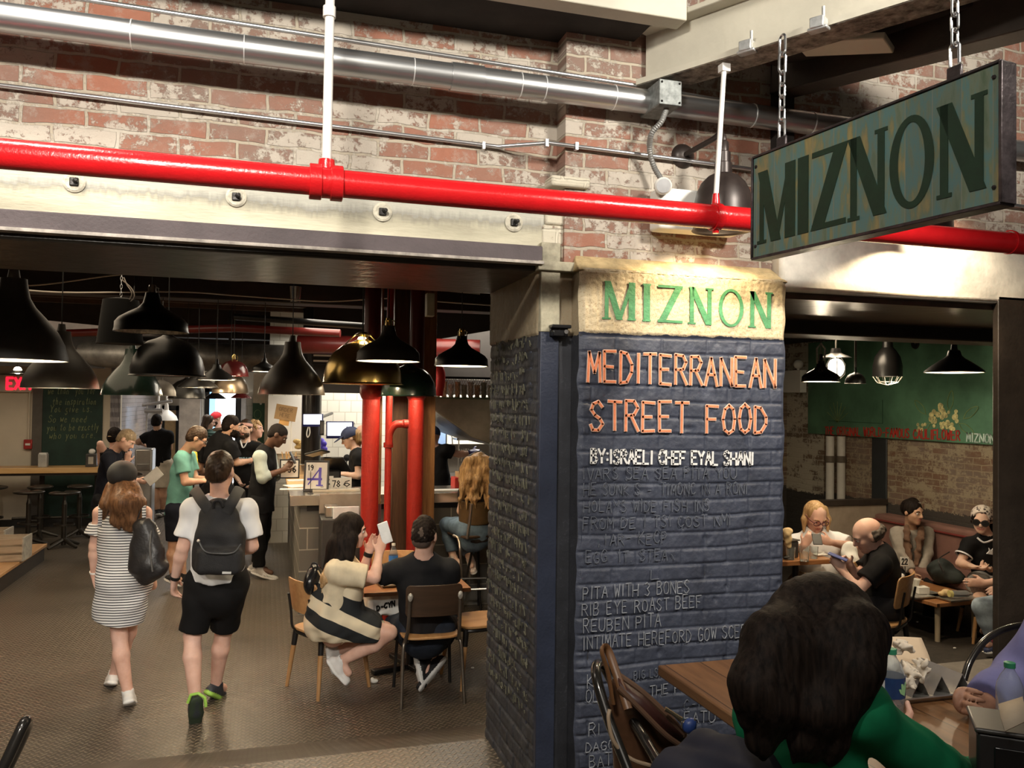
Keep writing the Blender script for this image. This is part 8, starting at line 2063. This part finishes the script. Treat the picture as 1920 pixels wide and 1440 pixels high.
p9 = person('dark-skinned man in a black vest and pale sleeves at the counter', 9.5, dict(hd=(521, 816, -.03), nk=(499, 841), sr=(487, 857, -.17), sl=(505, 853, .18), er=(492, 896, -.22), wr=(533, 880, -.08), fr=(552, 862, -.04), el=(516, 893, .2), wl=(540, 872, .10), fl=(554, 856, .08),
    hr=(484, 938, -.08), hl=(494, 938, .12), kr=(484, 1006, -.08), kl=(494, 1005, .10), ar=(486, 1066, -.08), al=(479, 1060, .10), tr=(523, 1079, -.06), tl=(511, 1072, .10)), cv(.82, .12, -.55), 'dark', 1.02, 1.06, up=(.35, 0, 1), brow=H_AFR, curl=.5)
shirt(p9, K_SAGE, sleeve=1.35, infl=.018, hem=.1); pants(p9, K_BLK, infl=.018); short_hair(p9, H_AFR, top=.0, amp=.001, side=-.001)
shirt(p9, K_BLK, 'vest', sleeve=0, infl=.035, hem=.12, low=1.05)
nk = p9.g['nk']; MB().lathe([(.062, .0), (.058, .035), (.062, .038), (.068, .0)], nk-UP*.005, 28, axis=(.3, -.05, 1), close=True).build('collar', K_WHT, p9.root)
for c in 'lr': shoe(p9, c, S_GREY, S_SOLE)
q = W(497, 1078, 9.355); write('N', q-RT*.022-UP*.015, RT, UP, -AW, .04, .032, .009, K_WHT, 'shoe_letter', p9.root, 1, 0, t=.004)
tag(MB().box(W(549, 858, 9.45), (.012, .075, .15), ax=(cv(.9, 0, .4), cv(0, 1, 0), cv(-.4, 0, .9))).build('phone', m_pblk, bev=.004), 'phone held up by the man in the black vest', 'phone')
p10 = person('fair-haired person between the headband man and the man in a vest', 11.3, dict(hd=(479, 805), nk=(474, 826), sr=(468, 838, -.15), sl=(482, 836, .15), er=(470, 875, -.15), wr=(486, 890, 0), el=(486, 875, .15), wl=(496, 888, .15), hr=(470, 915, -.1), hl=(476, 915, .1), kr=(470, 968, -.1), kl=(476, 968, .1), ar=(470, 1014, -.1), al=(476, 1014, .1)), cv(.9, -.1, 0), 'pink', .95, 1.0)
shirt(p10, K_BRN); pants(p10, K_CHAR); short_hair(p10, H_BLO, top=.016, amp=.006)
p11 = person('person in a bright red cap by the bright window', 15.6, dict(hd=(405, 785), nk=(410, 802), sl=(424, 812), sr=(398, 812), el=(428, 840), er=(396, 840), hl=(418, 868), hr=(402, 868), kl=(418, 915), kr=(402, 915), al=(418, 955), ar=(402, 955)), cv(-.6, -.5, -.3), 'pink', 1.0, 1.0)
shirt(p11, K_BRN); pants(p11, K_CHAR); cap(p11, M('cap_red', (.65, .02, .03), .7), True); beard(p11, H_BRN)
p12 = person('long-haired woman leaning to the person in the red cap', 15.2, dict(hd=(392, 791), nk=(390, 808), sl=(378, 818, .1), sr=(402, 816, -.1), el=(376, 848), er=(410, 840), hl=(382, 872), hr=(398, 872), kl=(382, 920), kr=(398, 920), al=(382, 960), ar=(398, 960)), cv(.8, .2, -.2), 'pink', .95, 1.0)
shirt(p12, stripe_mat('dark_green_stripe', (.012, .04, .030), (.10, .18, .15), 2, .05, .7)); pants(p12, K_CHAR); locks(p12, [(((388, 785, -.05), (383, 800, -.1), (384, 818, -.1)), [.08, .06, .03])], H_BRN)

# -- kitchen staff
p13 = person('cashier in a dark blue cap and black T-shirt at the till', 9.7, dict(hd=(657, 821), nk=(669, 845), sl=(672, 857, -.16), sr=(668, 855, .18), el=(672, 893, -.22), wl=(647, 889, -.12), fl=(636, 884, -.1), er=(660, 890, .15), wr=(645, 882, .1), fr=(636, 876, .1), hl=(676, 930, -.1), hr=(674, 930, .12), kl=(674, 990, -.1), kr=(672, 990, .1), al=(676, 1045, -.1), ar=(674, 1045, .1)), cv(-.90, -.20, -.38), 'light', .95, 1.0, up=(-.2, 0, 1), brow=H_HON)
shirt(p13, K_BLK, sleeve=.5); pants(p13, K_BLK); cap(p13, M('cap_navy', (.022, .030, .075), .7)); locks(p13, [(((668, 815, 0), (672, 826, 0), (674, 836, .02)), [.06, .045, .015])], H_HON, cap_r=.95)
p14 = person('bald man in black half hidden by the red column', 10.4, dict(hd=(681, 814), nk=(690, 838), sl=(694, 850, -.16), sr=(692, 848, .18), el=(694, 886, -.2), wl=(686, 900, -.1), er=(690, 886, .2), wr=(684, 898, .1), hl=(694, 920, -.1), hr=(694, 920, .1), kl=(694, 975, -.1), kr=(694, 975, .1), al=(694, 1025), ar=(694, 1025, .1)), cv(-.9, -.2, -.2), 'pink', 1.0, 1.02)
shirt(p14, K_BLK); pants(p14, K_BLK)
p15 = person('cook in black reaching over the range with a gloved hand', 10.3, dict(hd=(812, 818), nk=(815, 840), sl=(797, 848, .05), sr=(836, 845, -.05), el=(790, 880, .1), wl=(800, 895, .3), er=(860, 852, .0), wr=(884, 849, .08), fr=(893, 849, .12), hl=(804, 915), hr=(828, 915), kl=(804, 975), kr=(828, 975), al=(804, 1030), ar=(828, 1030)), cv(.15, .95, -.2), 'pink', 1.03, 1.0, girth=1.05)
shirt(p15, K_BLK, sleeve=.55, sr=.085, infl=.025); pants(p15, K_BLK); cap(p15, M('cap_patterned', (.03, .05, .12), .7, var=.8, vs=60), False)
q = p15.g['wr']; B = Body(.006); d_ = (p15.g['fr']-q).normalized(); B.cone(q-d_*.03, q+d_*.07, .036, .042, .02); hand(B, q, d_, UP, 1.12, .4, False); B.build('glove', M('glove_ink', (.03, .025, .10), .4), p15.root)

# -- woman on the bar stool
p16 = person('woman with long curly fair hair on a bar stool at the counter', 7.8, dict(hd=(897, 872), nk=(894, 908), sl=(872, 925, -.02), sr=(920, 925, .08), el=(864, 958, .02), wl=(876, 950, .24), er=(930, 960, .1), wr=(912, 955, .3), hl=(876, 992, .0), hr=(906, 992, .08), kl=(838, 984, .28), kr=(866, 996, .40), al=(850, 1046, .20), ar=(882, 1050, .20), tl=(868, 1062, .10), tr=(886, 1068, .04)), cv(-.35, .93, -.15), 'light', .95, 1.0)
shirt(p16, cloth('dark_brown_top', (.035, .026, .022)), sleeve=.45, hem=.10); pants(p16, K_DEN, length=1.82, infl=.018)
g = p16.g; B = Body(.007); B.cone(p16.waist-p16.U*.08, p16.ch, .160, .172, .03, wide=p16.R, flat=.8, fa=True, fb=True); B.build('brown_panel', cloth('tan_panel', (.11, .065, .028)), p16.root)
rr = random.Random(9); pa_ = []
for i in range(16):
    u0 = 876+i*2.7; ph_ = rr.uniform(0, 6); n_ = rr.choice((5, 6, 6)); sp_u = (i-7.5)*1.5
    pa_.append(([(u0+sp_u*min(1, k*.5)+2.6*math.sin(ph_+k*1.9), 862+k*18.5, -.06-.035*math.sin(k*1.3+ph_)-.04*min(k, 2)*.5) for k in range(n_)], [.034, .030, .026, .022, .015, .006][6-n_:]))
locks(p16, pa_, H_HON, amp=.006, fr=90)
MB().tube(smooth_path([p16.hc+p16.hr*.10+UP*.085, p16.hc+UP*.128-p16.hf*.02, p16.hc-p16.hr*.10+UP*.085], 8), .007, 8).build('hair_band', m_pblk, p16.root)
for c in 'lr': shoe(p16, c, M('sandal_pale', (.55, .45, .40), .5), S_SOLE)
sc = (g['hl']+g['hr'])/2
t = thing('bar_chair', 'tall bar chair with a bent steel frame under the curly-haired woman', 'stool', (sc.x, sc.y, 0))
zs = W(885, 1004, 7.8).z
b = MB(); b.box((sc.x, sc.y+.06, zs), (.38, .36, .025), rz=.3); b.build('seat', m_dkply, t, bev=.008)
for (u, v, du) in ((858, 1152, 8), (902, 1150, -4)): 
    q = atZ(u, v, 0); MB().tube(smooth_path([q, lerp(q, Vector((sc.x, sc.y, zs)), .9), Vector((sc.x+(q.x-sc.x)*.5, sc.y+(q.y-sc.y)*.2, zs-.02))], 4), .012, 8).build('leg', m_frame, t)
    q2 = Vector((q.x+.05, q.y+.30, 0)); MB().tube([q2, Vector((lerp(q2, sc, .25).x, lerp(q2, sc, .25).y, zs-.02))], .012, 8).build('leg', m_frame, t)
q0 = atZ(868, 1150, 0); MB().tube(smooth_path([q0, W(864, 1050, 7.45), W(860, 1012, 7.48), W(850, 1004, 7.52)], 6), .013, 10).build('bent_leg', M('satin_steel', (.45, .42, .38), .3, .9), t)
MB().tube(smooth_path([W(876, 1010, 7.52), W(881, 975, 7.50), W(884, 945, 7.48)], 6), .014, 10).build('back_post', M('satin_steel', (.45, .42, .38), .3, .9), t)
MB().tube([W(852, 1086, 7.48), W(912, 1084, 7.48)], .010, 8).build('foot_bar', m_frame, t); MB().tube([W(866, 1106, 7.45), W(912, 1104, 7.45)], .010, 8).build('foot_bar', MATS['satin_steel'], t)

# -- the seated couple
p17 = person('seated woman with long black hair holding up a phone', 5.75, dict(hd=(658, 995), nk=(640, 1046), sr=(634, 1070, -.15), sl=(652, 1062, .18), el=(676, 1086, .16), wl=(692, 1034, .14), fl=(706, 1000, .14), er=(703, 1084, -.12), wr=(711, 1036, -.02), fr=(720, 1004, .02),
    hr=(622, 1168, -.10), hl=(634, 1164, .12), kr=(730, 1186, -.10), kl=(722, 1180, .16), ar=(638, 1240, -.08), al=(632, 1222, .16), tr=(664, 1276, -.10), tl=(640, 1262, .18)), cv(.95, .20, -.10), 'pink', .95, 1.0, thl=cv(-.7, -.2, .2), thr=cv(-.8, -.2, .2), curl=.25, brow=H_BLK)
m_poncho = bpy.data.materials.new('banded_cloth'); nt, nd, lk = _nt(m_poncho); tc = node(nt, 'ShaderNodeTexCoord'); sp3 = node(nt, 'ShaderNodeSeparateXYZ', {0: tc.outputs['Object']})
e_ = math_(nt, 'ADD', sp3.outputs[2], math_(nt, 'MULTIPLY', sp3.outputs[0], .45)); z0_ = .64
k1 = math_(nt, 'LESS_THAN', e_, .725); k2 = math_(nt, 'GREATER_THAN', e_, .625); k3 = math_(nt, 'LESS_THAN', e_, .54); k4 = math_(nt, 'GREATER_THAN', e_, .45)
kk = math_(nt, 'MAXIMUM', math_(nt, 'MULTIPLY', k1, k2), math_(nt, 'MULTIPLY', k3, k4))
lk.new(mix_(nt, kk, (.70, .60, .43, 1), (.014, .016, .018, 1)), nd['Principled BSDF'].inputs[0]); nd['Principled BSDF'].inputs['Roughness'].default_value = .9
shirt(p17, K_CREAM, 'top', sleeve=.75, infl=.034, sr=.085, hem=.06, wr=.005)
g = p17.g; B = Body(.007)
B.cone(p17.waist+p17.U*.05, p17.Hc, .185, .215, .04, wide=p17.F, flat=.95); B.cone(g['hr'], lerp(g['hr'], g['kr'], .62), .135, .115, .05); B.cone(g['hl'], lerp(g['hl'], g['kl'], .62), .135, .115, .05); B.cone(p17.Hc+UP*.05, p17.Hc-UP*.07-p17.F*.0, .18, .17, .04, fb=True); B.cut(W(640, 1203, 5.6), (0, 0, -1)); B.disp = wrinkle(.008, 24, 6)
ob = B.build('skirt', m_poncho, p17.root)
locks(p17, [(((655, 985, -.02), (640, 1020, -.08), (630, 1060, -.12)), [.09, .08, .05]), (((645, 990, 0), (628, 1030, -.08), (612, 1075, -.10)), [.07, .06, .03]), (((650, 1010, -.08), (640, 1050, -.15), (632, 1085, -.16)), [.06, .04, .018]), (((660, 1010, -.10), (655, 1045, -.14), (650, 1075, -.16)), [.045, .028, .010])], H_BLK, amp=.004)
B = Body(.007); B.path([W(618, 1062, 5.62), W(610, 1085, 5.6), W(603, 1100, 5.6)], [.032, .034, .012], .02); B.path([W(628, 1070, 5.6), W(620, 1095, 5.58)], [.026, .010], .02); B.build('blonde_tips', H_BLO, p17.root)
band(p17, 'l', m_pblk, w=.03, r=.028, name='watch')
for c in 'lr': shoe(p17, c, S_WHT, S_SOLE)
tag(MB().box(W(722, 999, 5.76), (.075, .010, .15), ax=(cv(.85, .4, .3), cv(-.4, .9, 0), cv(-.3, 0, .95))).build('phone', M('phone_white', (.75, .78, .82), .25), bev=.005), 'white phone held up by the seated woman', 'phone')
t = thing('small_backpack', 'small black backpack hung on the chair of the seated woman', 'bag', W(588, 1112, 5.75))
B = Body(.007).ell(W(590, 1088, 5.75), (.065, .085, .11), (RT, AW, UP), .03).ell(W(582, 1095, 5.7), (.045, .06, .07), (RT, AW, UP), .03); B.build('pack', M('glossy_black_leather', (.010, .010, .011), .22), t)
MB().tube(smooth_path([W(596, 1070, 5.66), W(603, 1085, 5.62), W(604, 1112, 5.62)], 6), .005, 6).build('pale_trim', M('trim_tan', (.45, .34, .2), .5), t); MB().tube(smooth_path([W(582, 1068, 5.72), W(586, 1056, 5.72), W(594, 1058, 5.72), W(596, 1070, 5.72)], 6), .006, 6).build('loop', m_pblk, t)
p18 = person('seated man in a black T-shirt resting his arm on the next chair', 5.72, dict(hd=(796, 1006), nk=(794, 1048), sl=(742, 1070, .0), sr=(840, 1068, .04), el=(676, 1092, .10), wl=(622, 1109, .16), fl=(600, 1120, .16), er=(850, 1112, .12), wr=(830, 1118, .38), fr=(812, 1112, .46), hl=(768, 1176, .10), hr=(824, 1176, .10), kl=(742, 1172, .48), kr=(846, 1172, .50), al=(812, 1238, .30), ar=(798, 1240, .26), tl=(774, 1286, .12), tr=(806, 1288, .14)), cv(.22, .95, -.12), 'pink', 1.0, 1.06, thl=cv(.2, .2, 1), curl=.7)
shirt(p18, K_CHAR, sleeve=.42, infl=.022, sr=.080, hem=.06); pants(p18, cloth('dark_denim', (.022, .028, .042), var=.3), 'trousers', 1.45, .020)
short_hair(p18, H_BLK, top=.022, front=.01, back=-.03, amp=.0025); 
short_hair(p18, M('shaved_hair', (.085, .060, .048), .8, var=.2, vs=40), name='shaved_sides', top=-.004, side=-.0015, amp=.0005, back=-.07)
band(p18, 'l', M('watch_brown', (.04, .02, .012), .4), w=.028, r=.029, name='watch')
for c in 'lr': shoe(p18, c, S_BLK, S_SOLE, sock=K_BLK)

# -- dining room
p19 = person('woman with fair hair and glasses in a white top looking at her phone', 7.5, dict(hd=(1529, 968, -.05), nk=(1531, 1002), sr=(1494, 1018), sl=(1570, 1016), el=(1600, 1026, -.10), wl=(1555, 1016, -.32), fl=(1536, 1010, -.34), er=(1482, 1036, -.06), wr=(1508, 1022, -.28), fr=(1521, 1002, -.30), hr=(1508, 1092), hl=(1552, 1092), kr=(1484, 1106, -.42), kl=(1535, 1100, -.42), ar=(1494, 1190, -.40), al=(1538, 1190, -.40), tr=(1492, 1206, -.6), tl=(1540, 1206, -.6)), cv(.12, -.88, -.48), 'pink', 1.0, 1.12, girth=1.12, brow=H_HON, curl=.5, thl=UP, thr=UP)
shirt(p19, K_WHT, sleeve=.62, infl=.03, sr=.09, belly=.03); pants(p19, K_KHAKI, infl=.02); glasses(p19, M('glasses_red', (.10, .02, .03), .3))
locks(p19, [(((1515, 955, -.02), (1508, 974, -.04), (1507, 996, -.05)), [.036, .028, .012]), (((1545, 955, -.02), (1552, 974, -.04), (1552, 996, -.05)), [.036, .028, .012])], H_BLO, amp=.0015, cap_r=.94)
tag(MB().box(W(1532, 1011, 7.08), (.080, .010, .10), ax=(cv(1, .0, 0), cv(0, .85, -.5), cv(0, .5, .85))).build('phone', m_pblk, bev=.004), 'black phone held by the woman in white', 'phone')
p20 = person('balding man in a black polo bent over his phone, in profile', 6.3, dict(hd=(1627, 1003), nk=(1652, 1036), sl=(1652, 1060, -.16), sr=(1640, 1050, .20), el=(1608, 1108, -.18), wl=(1580, 1070, -.10), fl=(1562, 1046, -.06), er=(1606, 1080, .18), wr=(1594, 1060, .10), fr=(1572, 1042, .06), hl=(1662, 1140, -.10), hr=(1655, 1135, .14), kl=(1592, 1150, -.10), kr=(1586, 1142, .18), al=(1598, 1240, -.08), ar=(1592, 1230, .16), tl=(1568, 1256, -.06), tr=(1560, 1246, .2)), cv(-.86, .18, -.46), 'pink', 1.0, 1.10, up=(-.3, 0, 1), brow=H_GB, thl=cv(0, .3, 1), thr=cv(0, -.3, 1))
shirt(p20, K_BLK, 'polo_shirt', sleeve=.6, infl=.022, sr=.08); pants(p20, K_CHAR)
c_, r_, u_, f_, s_ = hframe(p20); q = lambda a, b, d: c_+r_*(a*s_)+f_*(b*s_)+u_*(d*s_)
B = Body(.006); B.ell(q(0, -.035, .000), (.084*s_, .090*s_, .062*s_), (r_, f_, u_), .02); B.ell(q(0, .075, 0), (.09*s_, .075*s_, .10*s_), (r_, f_, u_), sub=True); B.ell(q(0, -.01, .09), (.070*s_, .085*s_, .060*s_), (r_, f_, u_), sub=True); B.disp = wrinkle(.004, 80, 3); B.build('hair', H_GB, p20.root)
MB().lathe([(.062, 0), (.066, .03), (.072, .028), (.070, -.004)], p20.g['nk']-UP*.008, 28, axis=(-.25, .05, 1), close=True).build('collar', K_BLK, p20.root)
for c in 'lr': shoe(p20, c, S_BLK, S_SOLE)
tag(MB().box(W(1571, 1044, 6.22), (.075, .14, .010), ax=(cv(.5, .85, 0), cv(-.8, .45, .3), cv(.2, -.1, 1))).build('phone', M('phone_blue', (.10, .12, .30), .3), bev=.003), 'phone with a bluish case in the hands of the man in a black polo', 'phone')
p21 = person('smiling woman in a grey cardigan and scarf leaning on her knees', 8.6, dict(hd=(1711, 960, -.1), nk=(1707, 994), sr=(1684, 1000), sl=(1736, 1000), er=(1690, 1038, -.14), wr=(1712, 1076, -.34), fr=(1720, 1086, -.38), el=(1737, 1038, -.14), wl=(1729, 1078, -.34), fl=(1722, 1088, -.36), hr=(1692, 1078), hl=(1730, 1078), kr=(1686, 1094, -.48), kl=(1748, 1094, -.48), ar=(1694, 1180, -.44), al=(1740, 1180, -.44), tr=(1692, 1192, -.64), tl=(1742, 1192, -.64)), cv(.42, -.90, -.12), 'tan', .98, 1.06, brow=H_BLK)
shirt(p21, K_GREY, 'cardigan', sleeve=1.85, infl=.022, wr=.006, hem=.08); pants(p21, K_BLK); locks(p21, [(((1711, 945, .05), (1712, 960, .12), (1712, 975, .12)), [.07, .06, .03])], H_BLK, amp=.002)
B = Body(.007); B.path([W(1700, 988, 8.48), W(1700, 1012, 8.42), W(1708, 1056, 8.36)], [.024, .032, .028], .015); B.path([W(1728, 990, 8.48), W(1725, 1012, 8.42), W(1719, 1056, 8.36)], [.024, .032, .028], .015); B.disp = wrinkle(.006, 60, 2); B.build('scarf', cloth('scarf', (.15, .085, .055), var=.35), p21.root)
MB().tube(arc(p21.g['wl'], .034, 0, 6.283, 16, RT, AW), .007, 8, caps=False).build('red_bangle', M('bangle_red', (.45, .04, .03), .3), p21.root); MB().box(p21.hc+p21.hu*.105+p21.hf*.05-p21.hr*.02, (.04, .006, .012), ax=(p21.hr, p21.hf, p21.hu)).build('hair_clip', m_whs, p21.root)
for c in 'lr': shoe(p21, c, S_BLK, S_SOLE)
p22 = person('woman in sunglasses and a spotted headscarf beside the dark post', 7.8, dict(hd=(1841, 974, -.05), nk=(1851, 1006), sr=(1818, 1020), sl=(1884, 1018), er=(1800, 1056, -.05), wr=(1822, 1062, -.26), fr=(1840, 1066, -.30), el=(1898, 1062, -.05), wl=(1856, 1068, -.24), fl=(1838, 1060, -.28), hr=(1838, 1094), hl=(1878, 1094), kr=(1832, 1096, -.42), kl=(1862, 1112, -.36), ar=(1850, 1172, -.44), al=(1862, 1184, -.30), tr=(1838, 1192, -.56), tl=(1850, 1200, -.46)), cv(-.55, -.80, -.22), 'light', .96, 1.04, brow=H_BLK, up=(.1, 0, 1))
shirt(p22, K_BLK, sleeve=.62, infl=.02); pants(p22, cloth('grey_skirt', (.22, .21, .20)), 'skirt', .70, .03); glasses(p22, m_brn, m_pblk, .028)
pants(p22, M('sheer_black', (.10, .055, .040), .6, var=.4, vs=90), 'tights', 1.95, .003, wr=0)
locks(p22, [(((1826, 968, -.06), (1822, 978, -.05)), [.022, .015]), (((1856, 970, .05), (1868, 1000, .0), (1872, 1040, -.05)), [.06, .05, .02])], H_BLK, amp=.003, cap_r=.97)
c_, r_, u_, f_, s_ = hframe(p22); B = Body(.006); B.ell(c_+u_*.034*s_-f_*.012, (.092*s_, .110*s_, .096*s_), (r_, f_, u_), .02); B.ell(c_+u_*.0+f_*.14, (.11, .10, .13), (r_, f_, u_), sub=True); B.cut(c_+u_*.01-f_*.02, (f_*.2-u_)); B.ell(c_-f_*.10-u_*.02, (.035, .03, .035), (r_, f_, u_), .02)
m_leo = bpy.data.materials.new('spotted_scarf'); nt, nd, lk = _nt(m_leo); tc = node(nt, 'ShaderNodeTexCoord'); vo = node(nt, 'ShaderNodeTexVoronoi', {'Vector': tc.outputs['Object'], 'Scale': 32.0}); lk.new(ramp_(nt, vo.outputs[0], .30, .42, (.05, .03, .03, 1), (.60, .52, .46, 1)), nd['Principled BSDF'].inputs[0])
B.build('headscarf', m_leo, p22.root)
MB().tube(smooth_path([W(1832, 1008, 7.63), W(1845, 1017, 7.60), W(1862, 1012, 7.63)], 6), .008, 8).build('collar_trim', K_WHT, p22.root); q = W(1857, 1034, 7.60); MB().prism([(-.04, -.02), (.03, -.03), (.035, .0), (.02, .03), (0, .01), (-.02, .035), (-.015, .005)], q, RT, UP, -AW, .012).build('bird_print', K_WHT, p22.root)
e_ = lerp(p22.g['sr'], p22.g['er'], .60); MB().lathe([(.075, -.008), (.080, -.006), (.080, .006), (.075, .008)], e_, 24, axis=(p22.g['er']-p22.g['sr']), close=True).build('sleeve_trim', K_WHT, p22.root); band(p22, 'l', m_pblk, name='watch')
p23 = person('person in pale jeans mostly behind the dark steel post, one palm out', 6.9, dict(hd=(1935, 985), nk=(1932, 1020), sl=(1930, 1040, -.16), sr=(1926, 1036, .18), el=(1898, 1086, -.22), wl=(1846, 1094, -.20), fl=(1812, 1092, -.18), er=(1902, 1084, .14), wr=(1882, 1096, .16), hl=(1912, 1136, -.10), hr=(1912, 1134, .14), kl=(1842, 1138, -.10), kr=(1844, 1136, .16), al=(1866, 1204, -.10), ar=(1868, 1200, .14), tl=(1843, 1212, -.10), tr=(1848, 1206, .16)), cv(-.95, .1, -.1), 'pink', 1.0, 1.05, thl=cv(0, .3, 1), curl=.1)
shirt(p23, K_CHAR); pants(p23, K_DEN2, infl=.016); short_hair(p23, H_BRN)
for c in 'lr': shoe(p23, c, M('shoe_navy', (.03, .04, .10), .6), S_SOLE)
MB().tube([W(1860, 1198, 6.77), W(1868, 1206, 6.76)], .02, 8).build('pink_laces', M('lace_pink', (.6, .10, .16), .6), p23.root)

# -- the near table
p24 = person('woman with very long black hair and a green top at the near table', 1.92, dict(hd=(1548, 1186, .03), nk=(1530, 1300), sl=(1425, 1352, .14), sr=(1610, 1334, -.10), er=(1742, 1436, -.02), wr=(1836, 1462, .20), fr=(1860, 1462, .28), el=(1560, 1450, .36), wl=(1694, 1382, .50), fl=(1664, 1340, .53), hl=(1440, 1720, .12), hr=(1560, 1735, -.10), kl=(1690, 1690, .45), kr=(1790, 1720, .2), al=(1690, 2000, .5), ar=(1790, 2050, .25)), cv(.62, .74, -.22), 'pink', .96, 1.02, h=.006, curl=.9, thl=UP)
shirt(p24, K_GRN, 'top', sleeve=1.92, infl=.016, wr=.004, h=.006, hem=.05, neck=.075); pants(p24, K_CHAR, h=.012)
pp = []
for (a, b) in (((1500, 1110), (1412, 1372)), ((1520, 1105), (1440, 1400)), ((1555, 1102), (1520, 1418)), ((1570, 1105), (1555, 1412)), ((1582, 1112), (1590, 1350)), ((1598, 1125), (1602, 1300)), ((1490, 1125), (1396, 1345))):
    m1 = (a[0]+(b[0]-a[0])*.30-12*(1550-a[0])/50, a[1]+(b[1]-a[1])*.35); m2 = (a[0]+(b[0]-a[0])*.75-6*(1550-a[0])/50, a[1]+(b[1]-a[1])*.72)
    pp.append(([(a[0], a[1]+35, .0), (m1[0], m1[1], -.09), (m2[0], m2[1], -.14), (b[0], b[1], -.13)], [.050, .058, .048, .016]))
pp.append(([(1588, 1135, .02), (1620, 1185, .02), (1618, 1230, -.02), (1604, 1268, -.06)], [.035, .032, .028, .014]))
pp.append(([(1500, 1130, .0), (1452, 1190, -.02), (1412, 1228, .0), (1392, 1262, .0), (1392, 1310, .0)], [.05, .045, .026, .016, .006]))
pp.append(([(1520, 1330, -.10), (1500, 1390, -.14), (1488, 1432, -.13)], [.03, .018, .004]))
pp.append(([(1560, 1330, -.10), (1568, 1390, -.14), (1560, 1434, -.13)], [.03, .018, .004]))
pp.append(([(1440, 1330, -.08), (1420, 1390, -.12), (1432, 1424, -.12)], [.03, .018, .004]))
locks(p24, pp, H_BLK, amp=.0022, fr=230, h=.005, cap_r=1.12, k=.03)
p25 = person('person in a lilac sleeve resting a curled hand on the near table', 2.70, dict(hd=(2040, 960, .1), nk=(2030, 1060, .1), sl=(1985, 1175, -.08), sr=(2070, 1120, .25), el=(1915, 1268, -.06), wl=(1842, 1324, -.18), fl=(1790, 1308, -.22), er=(2040, 1300, .25), wr=(1960, 1310, .2), hl=(2060, 1420, 0), hr=(2090, 1400, .25), kl=(1900, 1440, .0), kr=(1930, 1420, .25), al=(1930, 1700, 0), ar=(1950, 1650, .2)), cv(-.9, -.2, -.1), 'brown', 1.05, 1.05, h=.006, thl=cv(-.1, -.2, -1), curl=.75)
shirt(p25, K_LILAC, 'shirt', sleeve=1.86, infl=.030, wr=.006, h=.007); pants(p25, K_CHAR, h=.012); short_hair(p25, H_AFR)
MB().tube(arc(p25.g['wl']+cv(-.2, -.5, -.2)*.02, .045, 0, 6.283, 24, cv(.8, .2, .3), cv(.3, -.4, -.8)), .0018, 6, caps=False).build('wire_bangle', m_sil, p25.root)
